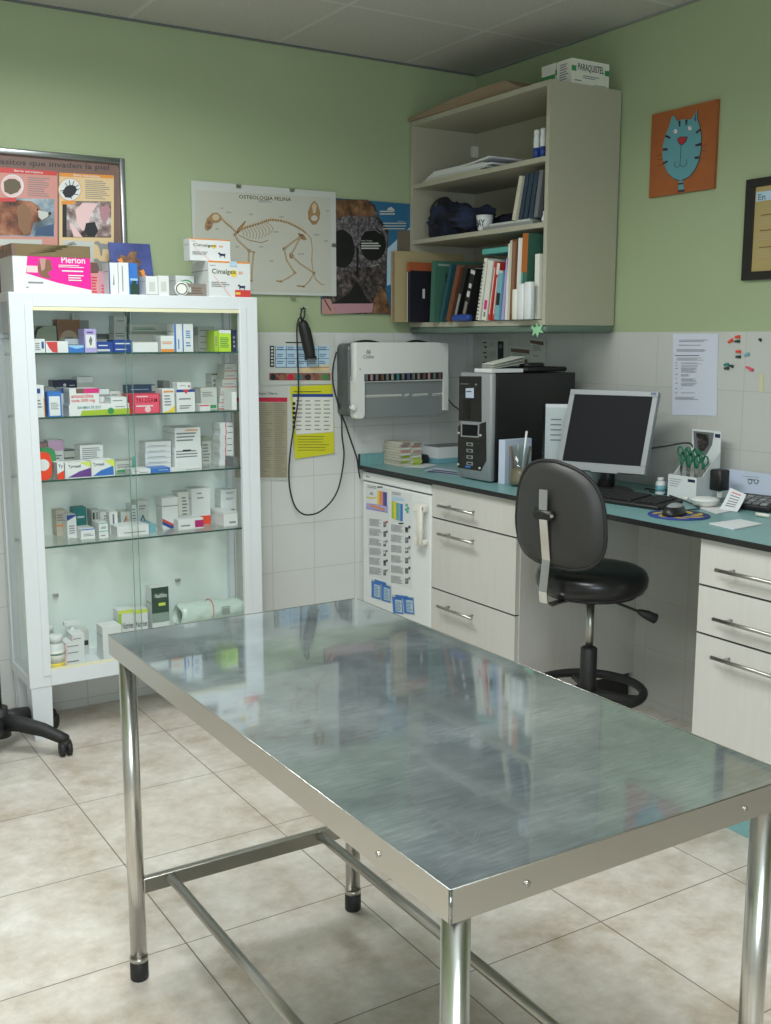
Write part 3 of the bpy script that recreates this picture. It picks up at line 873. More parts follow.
 ('medicine_box',-1.743,-1.627,-0.262,0.075,1.1625,1.2335,'crimson',[('r', 0.18, 0.02, 0.97, 0.97, 'red3'), ('t', 'TRI-DERM', 0.22, 0.55, 0.92, 0.78, 'crimsond'), ('c', 0.6, 0.2, 0.16, 'pinkl'), ('l', 0.25, 0.84, 0.7, 0.94, 1, 'white'), ('l', 0.22, 0.35, 0.9, 0.48, 1, 'white')],
  'bright red carton with large lettering on the second shelf'),
 ('medicine_box',-1.616,-1.569,-0.262,0.075,1.1625,1.2495,'white',[('p', [(0, 0), (1, 0), (1, 0.3), (0.5, 0.08)], 'yellow'), ('l', 0.15, 0.3, 0.8, 0.8, 4, 'ink'), ('r', 0.1, 0.85, 0.9, 0.92, 'orange')],
  'white carton with a yellow swoosh at its foot'),
 ('medicine_box',-1.561,-1.489,-0.262,0.075,1.1625,1.246,'white',[('r', 0, 0.88, 1, 1, 'blue2'), ('p', [(0.35, 1), (0.7, 1), (0.52, 0.78)], 'red2'), ('l', 0.12, 0.55, 0.88, 0.68, 1, 'ink'), ('l', 0.15, 0.15, 0.8, 0.35, 2, 'ink')],
  'white carton with a dark blue top and a red triangle'),
 ('medicine_box',-1.557,-1.504,-0.262,0.05,1.246,1.2715,'white',[('l', 0.2, 0.5, 0.7, 0.7, 1, 'ink'), ('r', 0.8, 0.3, 0.92, 0.6, 'brown')],
  'small white carton on top of the one with the red triangle'),
 ('medicine_box',-1.452,-1.43,-0.175,0.07,1.1625,1.242,'grey',[],
  'slim grey carton at the right of the red triangle one'),
 ('medicine_box',-1.429,-1.363,-0.175,0.07,1.1625,1.246,'greyw',[('l', 0.1, 0.6, 0.9, 0.85, 3, 'ink'), ('r', 0.55, 0.05, 0.95, 0.2, 'green')],
  'pale grey carton with a green mark, right part of the second shelf'),
 ('medicine_box',-1.469,-1.428,-0.262,0.075,1.1625,1.187,'white',[('r', 0, 0.75, 0.9, 0.95, 'red2')],
  'low white carton with a red strip on the second shelf'),
 ('medicine_box',-1.349,-1.296,-0.095,0.062,1.1625,1.2965,'greyw',[('r', 0, 0.96, 1, 1, 'brown2'), ('l', 0.1, 0.5, 0.9, 0.9, 3, 'ink')],
  'tall pale carton at back right of the second shelf'),
 ('medicine_box',-1.355,-1.281,-0.175,0.07,1.1625,1.184,'greyw',[('r', 0, 0.02, 1, 0.12, 'red2'), ('l', 0.1, 0.4, 0.8, 0.6, 1, 'ink')],
  'pale carton with thin red line, lowest in the right stack of the second shelf'),
 ('medicine_box',-1.351,-1.28,-0.175,0.07,1.184,1.2145,'greyw',[('r', 0, 0.02, 1, 0.12, 'red2'), ('l', 0.1, 0.4, 0.8, 0.6, 1, 'ink')],
  'pale carton with thin red line, second lowest in the right stack of the second shelf'),
 ('medicine_box',-1.347,-1.279,-0.175,0.07,1.2145,1.245,'greyw',[('r', 0, 0.02, 1, 0.12, 'red2'), ('l', 0.1, 0.4, 0.8, 0.6, 1, 'ink')],
  'pale carton with thin red line, third lowest in the right stack of the second shelf'),
 ('medicine_box',-1.338,-1.279,-0.175,0.07,1.245,1.276,'greyw',[('r', 0, 0.02, 1, 0.12, 'red2'), ('l', 0.1, 0.4, 0.8, 0.6, 1, 'ink')],
  'pale carton with thin red line, third topmost in the right stack of the second shelf'),
 ('medicine_box',-1.329,-1.278,-0.175,0.07,1.276,1.3065,'greyw',[('r', 0, 0.02, 1, 0.12, 'red2'), ('l', 0.1, 0.4, 0.8, 0.6, 1, 'ink')],
  'pale carton with thin red line, second topmost in the right stack of the second shelf'),
 ('medicine_box',-1.327,-1.277,-0.175,0.07,1.3065,1.337,'greyw',[('r', 0, 0.02, 1, 0.12, 'red2'), ('l', 0.1, 0.4, 0.8, 0.6, 1, 'ink')],
  'pale carton with thin red line, topmost in the right stack of the second shelf'),
 ('medicine_box',-1.339,-1.319,-0.262,0.075,1.1625,1.231,'white',[],
  'plain slim white carton at the right end of the second shelf'),
 ('medicine_box',-2.04,-2,-0.095,0.062,0.941,1.055,'pinkg',[],
  'dusty pink carton at the back left of the third shelf'),
 ('medicine_box',-1.997,-1.942,-0.095,0.062,0.941,1.064,'white',[('r', 0, 0.68, 1, 1, 'pinkp'), ('l', 0.1, 0.2, 0.9, 0.6, 5, 'ink')],
  'pale carton with a broad pink top at the back of the third shelf'),
 ('medicine_box',-1.943,-1.905,-0.095,0.062,0.941,0.9695,'greyw',[('r', 0, 0.85, 1, 1, 'ink')],
  'thin pale carton with dark edge beside the pink topped carton, lowest of three'),
 ('medicine_box',-1.942,-1.904,-0.095,0.062,0.9695,0.998,'greyw',[('r', 0, 0.85, 1, 1, 'ink')],
  'thin pale carton with dark edge beside the pink topped carton, middle of three'),
 ('medicine_box',-1.94,-1.902,-0.095,0.062,0.998,1.027,'greyw',[('r', 0, 0.85, 1, 1, 'ink')],
  'thin pale carton with dark edge beside the pink topped carton, topmost of three'),
 ('medicine_box',-1.915,-1.821,-0.175,0.07,0.941,0.984,'greyw',[],
  'plain pale carton under the big lettered one on the third shelf'),
 ('medicine_box',-1.904,-1.819,-0.175,0.07,0.984,1.048,'white',[('l', 0.08, 0.1, 0.95, 0.9, 7, 'ink')],
  'big off white carton of fine print standing on another, third shelf'),
 ('medicine_box',-2.021,-1.989,-0.262,0.075,0.941,1.002,'white',[('r', 0, 0, 0.25, 1, 'grey2'), ('p', [(0.25, 0), (1, 0), (1, 0.5), (0.25, 0.3)], 'red'), ('t', 'Ty', 0.4, 0.62, 0.9, 0.85, 'ink')],
  'narrow white and orange carton with a large brand name, third shelf'),
 ('medicine_box',-1.985,-1.893,-0.262,0.075,0.941,0.997,'white',[('p', [(0.08, 0.05), (1, 0.05), (1, 0.62), (0.55, 0.42)], 'purple'), ('p', [(0.55, 1), (1, 1), (1, 0.65)], 'limey'), ('t', 'Tyrnasil', 0.12, 0.62, 0.6, 0.86, 'ink')],
  'white carton with a purple wave and lime corner'),
 ('medicine_box',-1.891,-1.806,-0.262,0.075,0.941,0.9995,'white',[('p', [(0.05, 0.05), (0.95, 0.05), (0.95, 0.62), (0.4, 0.38)], 'blue'), ('p', [(0.55, 1), (1, 1), (1, 0.5)], 'limey'), ('t', 'Tyrnasil', 0.08, 0.62, 0.55, 0.86, 'ink')],
  'white carton with a blue wave and lime corner'),
 ('medicine_box',-1.776,-1.692,-0.175,0.07,0.941,0.982,'greyw',[('l', 0.1, 0.4, 0.9, 0.8, 2, 'ink'), ('p', [(0.05, 0.02), (0.7, 0.02), (0.6, 0.22), (0.1, 0.2)], 'green')],
  'pale carton with a green patch right of the blue wave one'),
 ('medicine_box',-1.743,-1.671,-0.262,0.075,0.941,0.9575,'white',[('l', 0.1, 0.6, 0.6, 0.8, 1, 'ink'), ('l', 0.4, 0.2, 0.9, 0.5, 1, 'ink')],
  'low white carton left of the low blue one, third shelf'),
 ('medicine_box',-1.669,-1.595,-0.262,0.075,0.941,0.9575,'blue',[('l', 0.4, 0.5, 0.9, 0.7, 1, 'white')],
  'low blue carton at the front of the third shelf'),
 ('medicine_box',-1.659,-1.559,-0.175,0.07,0.941,0.964,'white',[('l', 0.1, 0.2, 0.9, 0.4, 1, 'ink'), ('r', 0, 0, 1, 0.06, 'grey')],
  'flat white carton in the centre stack of the third shelf, lowest of five'),
 ('medicine_box',-1.659,-1.558,-0.175,0.07,0.964,0.985,'white',[('l', 0.1, 0.2, 0.9, 0.4, 1, 'ink'), ('r', 0, 0, 1, 0.06, 'grey')],
  'flat white carton in the centre stack of the third shelf, second lowest of five'),
 ('medicine_box',-1.659,-1.557,-0.175,0.07,0.985,1.0065,'white',[('l', 0.1, 0.2, 0.9, 0.4, 1, 'ink'), ('r', 0, 0, 1, 0.06, 'grey')],
  'flat white carton in the centre stack of the third shelf, middle of five'),
 ('medicine_box',-1.657,-1.557,-0.175,0.07,1.0065,1.0275,'white',[('l', 0.1, 0.2, 0.9, 0.4, 1, 'ink'), ('r', 0, 0, 1, 0.06, 'grey')],
  'flat white carton in the centre stack of the third shelf, second topmost of five'),
 ('medicine_box',-1.657,-1.556,-0.175,0.07,1.0275,1.0475,'white',[('l', 0.1, 0.2, 0.9, 0.4, 1, 'ink'), ('r', 0, 0, 1, 0.06, 'grey')],
  'flat white carton in the centre stack of the third shelf, topmost of five'),
 ('medicine_box',-1.594,-1.47,-0.262,0.04,0.941,0.953,'white',[('l', 0.5, 0.3, 0.95, 0.6, 1, 'ink')],
  'low white carton in front of the two big lettered ones'),
 ('medicine_box',-1.552,-1.443,-0.2,0.13,0.941,1.02,'white',[('l', 0.05, 0.55, 0.95, 0.95, 3, 'ink'), ('r', 0.3, 0.84, 0.6, 0.92, 'ink')],
  'big white carton of bold print under its twin on the third shelf'),
 ('medicine_box',-1.548,-1.445,-0.2,0.13,1.02,1.0975,'white',[('l', 0.05, 0.35, 0.95, 0.85, 3, 'ink'), ('r', 0.4, 0.84, 0.9, 0.9, 'orange')],
  'big white carton of bold print stacked on its twin'),
 ('medicine_box',-1.397,-1.36,-0.095,0.062,0.941,1.047,'greyw',[('l', 0.1, 0.1, 0.9, 0.8, 6, 'ink'), ('r', 0, 0.85, 1, 1, 'sage')],
  'translucent pale packet behind the big lettered pair'),
 ('medicine_box',-1.359,-1.3,-0.175,0.07,0.941,0.9645,'white',[('r', 0.4, 0.05, 0.47, 0.95, 'red2'), ('l', 0.55, 0.3, 0.95, 0.6, 1, 'ink')],
  'white carton with red line, lowest of the right stack on the third shelf'),
 ('medicine_box',-1.355,-1.3,-0.175,0.07,0.9645,0.9885,'white',[('r', 0.4, 0.05, 0.47, 0.95, 'red2'), ('l', 0.55, 0.3, 0.95, 0.6, 1, 'ink')],
  'white carton with red line, second lowest of the right stack on the third shelf'),
 ('medicine_box',-1.357,-1.299,-0.175,0.07,0.9885,1.0125,'white',[('r', 0.4, 0.05, 0.47, 0.95, 'red2'), ('l', 0.55, 0.3, 0.95, 0.6, 1, 'ink')],
  'white carton with red line, third lowest of the right stack on the third shelf'),
 ('medicine_box',-1.353,-1.299,-0.175,0.07,1.0125,1.0365,'white',[('r', 0.4, 0.05, 0.47, 0.95, 'red2'), ('l', 0.55, 0.3, 0.95, 0.6, 1, 'ink')],
  'white carton with red line, middle of the right stack on the third shelf'),
 ('medicine_box',-1.355,-1.298,-0.175,0.07,1.0365,1.06,'white',[('r', 0.4, 0.05, 0.47, 0.95, 'red2'), ('l', 0.55, 0.3, 0.95, 0.6, 1, 'ink')],
  'white carton with red line, third topmost of the right stack on the third shelf'),
 ('medicine_box',-1.351,-1.297,-0.175,0.07,1.06,1.084,'white',[('r', 0.4, 0.05, 0.47, 0.95, 'red2'), ('l', 0.55, 0.3, 0.95, 0.6, 1, 'ink')],
  'white carton with red line, second topmost of the right stack on the third shelf'),
 ('medicine_box',-1.353,-1.297,-0.175,0.07,1.084,1.108,'white',[('r', 0.4, 0.05, 0.47, 0.95, 'red2'), ('l', 0.55, 0.3, 0.95, 0.6, 1, 'ink')],
  'white carton with red line, topmost of the right stack on the third shelf'),
 ('medicine_box',-1.339,-1.32,-0.262,0.075,0.941,0.9795,'grey2',[],
  'small dark grey carton at the right end of the third shelf'),
 ('medicine_box',-1.981,-1.942,-0.095,0.062,0.7045,0.8025,'beige',[('r', 0, 0.38, 1, 0.45, 'orange'), ('l', 0.1, 0.6, 0.9, 0.9, 3, 'ink')],
  'beige carton with an orange band, back left of the fourth shelf'),
 ('medicine_box',-1.957,-1.923,-0.15,0.062,0.7045,0.791,'white',[('p', [(0, 0.75), (1, 0.95), (1, 1), (0, 1)], 'blue2'), ('l', 0.2, 0.2, 0.8, 0.6, 4, 'ink')],
  'narrow white carton with a dark blue top'),
 ('medicine_box',-1.911,-1.863,-0.075,0.062,0.7045,0.804,'teal',[('l', 0.3, 0.6, 0.9, 0.75, 1, 'white'), ('r', 0, 0, 1, 0.2, 'greyw'), ('r', 0, 0.05, 0.3, 0.12, 'blue')],
  'upright teal carton on the fourth shelf'),
 ('medicine_box',-1.922,-1.87,-0.2,0.09,0.7045,0.7425,'white',[('l', 0.2, 0.3, 0.9, 0.6, 2, 'ink'), ('r', 0, 0.9, 1, 1, 'blue')],
  'low white carton lying front of the teal one'),
 ('medicine_box',-1.859,-1.825,-0.215,0.09,0.7045,0.7325,'white',[('l', 0.2, 0.3, 0.8, 0.6, 1, 'ink'), ('r', 0, 0.9, 1, 1, 'teal2')],
  'small white carton with teal edge, lower of two'),
 ('medicine_box',-1.858,-1.825,-0.215,0.09,0.7325,0.7625,'white',[('r', 0, 0.9, 1, 1, 'teal2'), ('l', 0.2, 0.3, 0.8, 0.6, 2, 'teal')],
  'small white carton with teal edge stacked on its twin'),
 ('medicine_box',-1.847,-1.819,-0.095,0.062,0.7045,0.793,'greyw',[('r', 0.1, 0.1, 0.35, 0.9, 'ink'), ('r', 0.55, 0.1, 0.8, 0.9, 'grey')],
  'pale carton with black vertical stripes on the fourth shelf'),
 ('medicine_box',-1.818,-1.788,-0.1,0.062,0.7045,0.784,'white',[('l', 0.5, 0.1, 0.8, 0.9, 6, 'ink')],
  'tall narrow white carton right of the striped one'),
 ('medicine_box',-1.795,-1.764,-0.14,0.062,0.7045,0.7875,'white',[('r', 0.4, 0.35, 0.6, 0.9, 'grey2'), ('c', 0.5, 0.15, 0.2, 'blue')],
  'tall narrow white carton with a small blue flower mark'),
 ('medicine_box',-1.736,-1.698,-0.095,0.062,0.7045,0.776,'greyw',[('p', [(0.1, 0.1), (0.5, 0.8), (0.6, 0.8), (0.25, 0.1)], 'blue2'), ('p', [(0.45, 0.8), (0.6, 0.8), (0.9, 0.1), (0.75, 0.1)], 'orange')],
  'pale carton with a large letter A in blue and orange, left of centre'),
 ('medicine_box',-1.695,-1.673,-0.095,0.062,0.7045,0.8005,'white',[('l', 0.2, 0.3, 0.8, 0.9, 5, 'ink')],
  'tall slim white carton beside the centre pane edge'),
 ('medicine_box',-1.672,-1.629,-0.095,0.062,0.7045,0.813,'greyw',[('p', [(0.1, 0.1), (0.5, 0.5), (0.6, 0.5), (0.25, 0.1)], 'blue2'), ('p', [(0.45, 0.5), (0.6, 0.5), (0.9, 0.1), (0.75, 0.1)], 'teal'), ('l', 0.2, 0.7, 0.9, 0.9, 2, 'ink')],
  'pale carton with a large letter A, right of centre on the fourth shelf'),
 ('medicine_box',-1.792,-1.671,-0.22,0.1,0.7045,0.7415,'white',[('l', 0.2, 0.3, 0.9, 0.5, 1, 'ink')],
  'long white carton with rounded print lying at the front centre'),
 ('medicine_box',-1.662,-1.636,-0.2,0.1,0.7045,0.737,'tealb',[],
  'small blue green packet lying front of the A carton'),
 ('medicine_box',-1.591,-1.526,-0.15,0.062,0.7045,0.8255,'white',[('p', [(0, 0.35), (0.5, 0.2), (1, 0.05), (1, 0), (0, 0.25)], 'red2'), ('p', [(0, 0.25), (0.5, 0.12), (0.9, 0.02), (0.5, 0.0), (0, 0.15)], 'blue2'), ('r', 0, 0.72, 1, 0.75, 'grey')],
  'white carton with a red and blue wave on the fourth shelf'),
 ('medicine_box',-1.504,-1.449,-0.095,0.062,0.7045,0.835,'whitew',[('l', 0.3, 0.2, 0.7, 0.9, 7, 'ink')],
  'tall off white carton between the wave one and the red based one'),
 ('medicine_box',-1.461,-1.383,-0.13,0.062,0.7045,0.85,'white',[('r', 0, 0, 1, 0.24, 'red'), ('l', 0.3, 0.72, 0.75, 0.8, 1, 'ink'), ('l', 0.3, 0.85, 0.6, 0.92, 1, 'ink')],
  'tall white carton with a bright red base band'),
 ('medicine_box',-1.546,-1.443,-0.2,0.1,0.7045,0.7445,'white',[('r', 0.66, 0.1, 1, 0.8, 'magenta'), ('l', 0.1, 0.3, 0.5, 0.6, 1, 'ink')],
  'low white carton with a magenta end at the front of the fourth shelf'),
 ('medicine_box',-1.323,-1.255,-0.095,0.062,0.7045,0.7825,'white',[('l', 0.3, 0.3, 0.9, 0.7, 2, 'ink')],
  'flat white carton at back right of the fourth shelf, lowest of three'),
 ('medicine_box',-1.322,-1.254,-0.095,0.062,0.7825,0.8065,'white',[('l', 0.3, 0.3, 0.9, 0.7, 2, 'ink')],
  'flat white carton at back right of the fourth shelf, middle of three'),
 ('medicine_box',-1.321,-1.253,-0.095,0.062,0.8065,0.8305,'white',[('l', 0.3, 0.3, 0.9, 0.7, 2, 'ink')],
  'flat white carton at back right of the fourth shelf, topmost of three'),
 ('medicine_box',-1.366,-1.307,-0.22,0.14,0.7045,0.7585,'white',[('l', 0.4, 0.2, 0.9, 0.5, 1, 'ink'), ('r', 0, 0.9, 1, 1, 'greyw')],
  'big white carton at the right end of the fourth shelf'),
 ('medicine_box',-1.911,-1.88,-0.095,0.062,0.236,0.3305,'greyw',[('r', 0.1, 0.4, 0.9, 0.6, 'ink')],
  'small pale carton behind the tablet packets on the cabinet bottom'),
 ('medicine_box',-2.001,-1.93,-0.2,0.07,0.236,0.2745,'white',[('l', 0.1, 0.3, 0.9, 0.6, 1, 'ink'), ('r', 0, 0, 0.1, 1, 'pinkl')],
  'little white carton beside the tablet bottle, lowest of four'),
 ('medicine_box',-1.997,-1.929,-0.2,0.07,0.2745,0.299,'white',[('l', 0.1, 0.3, 0.9, 0.6, 1, 'ink'), ('r', 0, 0, 0.1, 1, 'pinkl')],
  'little white carton beside the tablet bottle, second lowest of four'),
 ('medicine_box',-1.999,-1.928,-0.2,0.07,0.299,0.3245,'white',[('l', 0.1, 0.3, 0.9, 0.6, 1, 'ink'), ('r', 0, 0, 0.1, 1, 'pinkl')],
  'little white carton beside the tablet bottle, second topmost of four'),
 ('medicine_box',-1.973,-1.926,-0.2,0.07,0.3245,0.3505,'white',[('l', 0.1, 0.3, 0.9, 0.6, 1, 'ink'), ('r', 0, 0, 0.1, 1, 'pinkl')],
  'little white carton beside the tablet bottle, topmost of four'),
 ('medicine_box',-1.864,-1.792,-0.22,0.075,0.236,0.368,'white',[('l', 0.4, 0.6, 0.9, 0.8, 1, 'ink'), ('l', 0.4, 0.3, 0.8, 0.5, 1, 'ink')],
  'plain white carton by the steel table corner on the cabinet bottom'),
 ('medicine_box',-1.776,-1.715,-0.14,0.062,0.236,0.402,'white',[('r', 0, 0, 0.2, 1, 'limed'), ('t', 'Nutrinet', 0.25, 0.55, 0.95, 0.7, 'ink'), ('l', 0.25, 0.2, 0.9, 0.45, 3, 'ink'), ('r', 0, 0.92, 1, 1, 'limey')],
  'white carton with lime green edges, left one of the pair on the bottom'),
 ('medicine_box',-1.706,-1.653,-0.12,0.062,0.236,0.3915,'white',[('r', 0, 0.9, 1, 1, 'limey'), ('t', 'Nutrinet', 0.12, 0.55, 0.95, 0.7, 'ink'), ('r', 0.3, 0, 1, 0.15, 'limey'), ('l', 0.15, 0.2, 0.9, 0.45, 3, 'ink')],
  'white carton with lime green edges, right one of the pair on the bottom'),
 ('medicine_box',-1.635,-1.565,-0.12,0.062,0.236,0.4695,'white',[('r', 0, 0.56, 1, 1, 'dgreen'), ('t', 'Healthline', 0.2, 0.82, 0.9, 0.9, 'white'), ('r', 0.4, 0.68, 0.8, 0.73, 'limey'), ('r', 0, 0.4, 1, 0.56, 'greyg'), ('l', 0.1, 0.05, 0.9, 0.3, 3, 'orange'), ('r', 0.1, 0.22, 0.9, 0.3, 'yellow')],
  'tall dark green and white carton on the cabinet bottom'),
 ('medicine_box',-1.844,-1.818,-0.2,0.075,1.588,1.6635,'rose',[('l', 0.1, 0.1, 0.9, 0.9, 6, 'crimson')],
  'small rose coloured carton with red stripes on the cabinet top'),
 ('medicine_box',-1.818,-1.786,-0.2,0.075,1.588,1.6705,'pinkg',[('l', 0.3, 0.1, 0.8, 0.5, 3, 'crimson')],
  'dull pink carton left of the white upright ones on the cabinet top'),
 ('medicine_box',-1.799,-1.766,-0.262,0.075,1.588,1.6985,'white',[('r', 0, 0, 0.12, 1, 'blue2'), ('p', [(0.4, 0.3), (0.6, 0.3), (0.55, 0.7)], 'grey')],
  'upright white carton with a thin blue left edge on the cabinet top'),
 ('medicine_box',-1.764,-1.723,-0.262,0.075,1.588,1.7,'white',[('r', 0.3, 0.1, 0.4, 0.9, 'grey'), ('r', 0.9, 0, 1, 1, 'blue')],
  'upright white carton left of the landscape picture one on the cabinet top'),
 ('medicine_box',-1.722,-1.694,-0.262,0.075,1.588,1.6995,'blue',[('r', 0, 0, 1, 0.35, 'dgreen'), ('c', 0.5, 0.4, 0.3, 'dgreen'), ('r', 0, 0.45, 1, 0.52, 'sky2')],
  'upright carton printed with blue sky and a green tree'),
 ('medicine_box',-1.658,-1.634,-0.175,0.07,1.588,1.6585,'grey',[('r', 0.1, 0.1, 0.5, 0.9, 'navy')],
  'dark grey packet behind the small white pair on the cabinet top'),
 ('medicine_box',-1.672,-1.628,-0.285,0.075,1.588,1.6545,'white',[('r', 0.25, 0.2, 0.75, 0.7, 'greyw'), ('r', 0, 0, 1, 0.04, 'grey')],
  'small white carton, left one of a pair on the cabinet top'),
 ('medicine_box',-1.626,-1.586,-0.285,0.075,1.588,1.6575,'white',[('r', 0.25, 0.2, 0.75, 0.7, 'greyw')],
  'small white carton, right one of a pair on the cabinet top'),
 ('medicine_box',-1.514,-1.424,-0.262,0.075,1.588,1.634,'taupe',[('l', 0.1, 0.2, 0.9, 0.8, 3, 'brown2'), ('r', 0.05, 0.3, 0.25, 0.7, 'greyw')],
  'flat taupe carton between the tape rolls and the big lettered cartons'),
 ('medicine_box',-1.517,-1.444,-0.175,0.07,1.598,1.6665,'white',[('l', 0.45, 0.3, 0.8, 0.8, 1, 'ink')],
  'flat white carton lying behind the green ringed roll'),
 ('medicine_box',-1.431,-1.263,-0.285,0.17,1.588,1.718,'white',[('r', 0, 0.95, 1, 1, 'orange'), ('l', 0.04, 0.86, 0.2, 0.9, 1, 'ink'), ('c', 0.6, 0.66, 0.1, 'yellow'), ('t', 'Cimalgex', 0.08, 0.6, 0.66, 0.78, 'olive'), ('t', '80', 0.72, 0.64, 0.82, 0.73, 'orange'), ('l', 0.06, 0.28, 0.5, 0.44, 3, 'grey'), ('dog', 0.78, 0.26, 0.16, 'navy'), ('p', [(0.1, 0.6), (0.13, 0.6), (0.55, 0), (0.5, 0)], 'pinkl'), ('r', 0.62, 0, 1, 0.2, 'red2'), ('r', 0.5, 0.86, 0.68, 1, 'sky'), ('r', 0.63, 0.07, 0.75, 0.13, 'yellow')],
  'big white carton with a dog emblem and red corner, lower of two'),
 ('medicine_box',-1.493,-1.332,-0.262,0.06,1.718,1.7975,'white',[('r', 0, 0.95, 1, 1, 'orange'), ('l', 0.04, 0.86, 0.2, 0.9, 1, 'ink'), ('c', 0.6, 0.66, 0.1, 'yellow'), ('t', 'Cimalgex', 0.08, 0.6, 0.66, 0.78, 'olive'), ('t', '80', 0.72, 0.64, 0.82, 0.73, 'orange'), ('l', 0.06, 0.28, 0.5, 0.44, 3, 'grey'), ('dog', 0.78, 0.26, 0.16, 'navy'), ('p', [(0.1, 0.6), (0.13, 0.6), (0.55, 0), (0.5, 0)], 'pinkl')],
  'big white carton with a dog emblem resting on top of its twin'),
]



def face_art(m, art, o, u, v, n):
    def P(a, b, l=1):
        return o+u*a+v*b+n*(0.0004*l)
    for i, a in enumerate(art):
        k = a[0]; l = 1+i*0.5
        if k == 'r':
            m.poly([P(a[1], a[2], l), P(a[3], a[2], l), P(a[3], a[4], l), P(a[1], a[4], l)], a[5])
        elif k == 'p':
            m.poly([P(x, y, l) for x, y in a[1]], a[2])
        elif k == 'c':
            mn_ = min(u.length, v.length); ra = a[3]*mn_/u.length; rb = a[3]*mn_/v.length
            m.poly([P(a[1]+ra*math.cos(2*PI*j/16), a[2]+rb*math.sin(2*PI*j/16), l) for j in range(16)], a[4])
        elif k == 't':
            m.text(a[1], P(a[2], a[3], l), u*(a[4]-a[2]), v*(a[5]-a[3]), a[6])
        elif k == 'l':
            c = 'print' if a[6] == 'ink' else a[6]
            h = (a[4]-a[2])/a[5]
            for j in range(a[5]):
                e = a[3]-(a[3]-a[1])*0.3*random.random()
                y = a[2]+h*j
                m.poly([P(a[1], y, l), P(e, y, l), P(e, y+h*0.45, l), P(a[1], y+h*0.45, l)], c)
        elif k == 'dog':
            cx, cy, s = a[1], a[2], a[3]
            q = s*u.length/v.length*1.1
            sh = [(-.5, -.35), (-.42, -.35), (-.4, 0), (.2, 0), (.22, -.35), (.3, -.35), (.32, .1), (.42, .25), (.55, .3), (.55, .42), (.4, .5), (.3, .55), (.22, .35), (-.4, .3), (-.6, .4), (-.55, .2)]
            m.poly([P(cx-x*s, cy+y*q*0.8, l) for x, y in sh], a[4])


for (name, x0, x1, yf, d, z0, z1, col, art, label) in ITEMS:
    yb = min(yf+d, -0.024)
    m = MB()
    m.box(x0, x1, yf, yb, z0, z1, col)
    face_art(m, art, Vector((x0, yf, z0)), Vector((x1-x0, 0, 0)), Vector((0, 0, z1-z0)), Vector((0, -1, 0)))
    if (x1-x0) > 0.03:   # seam of the end flap on the visible end
        m.box(x0-0.0003, x0, yf+0.004, yb-0.004, z0+(z1-z0)*0.72, z0+(z1-z0)*0.74, 'grey')
    o = m.build(name)
    tag(o, label, 'box', 'medicine cartons in and on the glass cabinet')


def on_shelf(px, py, z):
    return PZ(z, px, py)


# soft packs, bottles, rolls
def bottle(c, r, h, neck, label, cap='white', body='white', band=None, fac=1.0, name='medicine_bottle', group=None):
    t = thing(name, label, 'bottle', c, 0, group)
    m = MB()
    m.lathe(c, [(r*0.92, 0), (r, 0.004), (r, h*0.70), (r*0.85, h*0.77), (r*neck, h*0.80), (r*neck, h*0.84)], body)
    m.build('body', t)
    if band:
        m = MB(); z = h*0.10
        for b0, b1, cc in band:
            m.lathe((c[0], c[1], c[2]+h*b0), [(r*1.012, 0), (r*1.012, h*(b1-b0))], cc)
        m.build('paper_label', t)
    m = MB()
    m.lathe((c[0], c[1], c[2]+h*0.81), [(r*neck*1.12, 0), (r*neck*1.12, h*0.17), (r*neck*0.98, h*0.19)], cap)
    m.build('cap', t)
    return t


bz = 0.236
ctr = PY(-0.235, 55.3, 650); wid = 0.0325
bottle(Vector((ctr.x, -0.235, bz)), wid, 0.135, 0.78, 'white tablet bottle with teal and yellow label at left of cabinet bottom', band=[(0.10, 0.26, 'yellow'), (0.26, 0.60, 'whitew'), (0.48, 0.53, 'teal')])
ctr = PY(-0.10, 49, 628)
bottle(Vector((ctr.x, -0.10, bz)), 0.022, 0.135, 0.6, 'white bottle with pale blue label behind the tablet bottle', band=[(0.1, 0.5, 'tealb')])
ctr = PY(-0.11, 72, 630)
t = thing('spray_bottle', 'small white spray bottle with trigger head on the cabinet bottom', 'bottle', (ctr.x, -0.11, bz))
m = MB(); m.lathe((ctr.x, -0.11, bz), [(0.034, 0), (0.036, 0.005), (0.036, 0.06), (0.028, 0.08), (0.013, 0.092), (0.013, 0.10)], 'plastic_white'); m.build('body', t)
m = MB(); m.lathe((ctr.x, -0.11, bz+0.02), [(0.0366, 0), (0.0366, 0.035)], 'lilac'); m.build('paper_label', t)
m = MB(); m.lathe((ctr.x, -0.11, bz+0.10), [(0.015, 0), (0.015, 0.014), (0.008, 0.016), (0.008, 0.03)], 'white')
m.box(ctr.x-0.03, ctr.x+0.02, -0.12, -0.10, bz+0.128, bz+0.145, 'white')
m.box(ctr.x-0.022, ctr.x-0.016, -0.114, -0.106, bz+0.10, bz+0.13, 'white')
m.build('trigger_head', t)


def soft_pack(px, py, yy, z, w, h, d, mat, label, art=None):
    c = PY(yy, px, py)
    m = MB()
    pts = []
    for k in range(20):
        a = 2*PI*k/20
        ca, sa = math.cos(a), math.sin(a)
        pts.append((c.x+w/2*math.copysign(abs(ca)**0.6, ca), yy, z+h/2+h/2*math.copysign(abs(sa)**0.6, sa)))
    m.prism(pts, (0, d, 0), mat, True)
    if art:
        m.poly([(c.x+w*0.36*math.cos(2*PI*k/18), yy-0.0006, z+h*0.55+w*0.36*math.sin(2*PI*k/18)) for k in range(18)], art)
    o = m.build('rounded_pack')
    tag(o, label, 'pack')


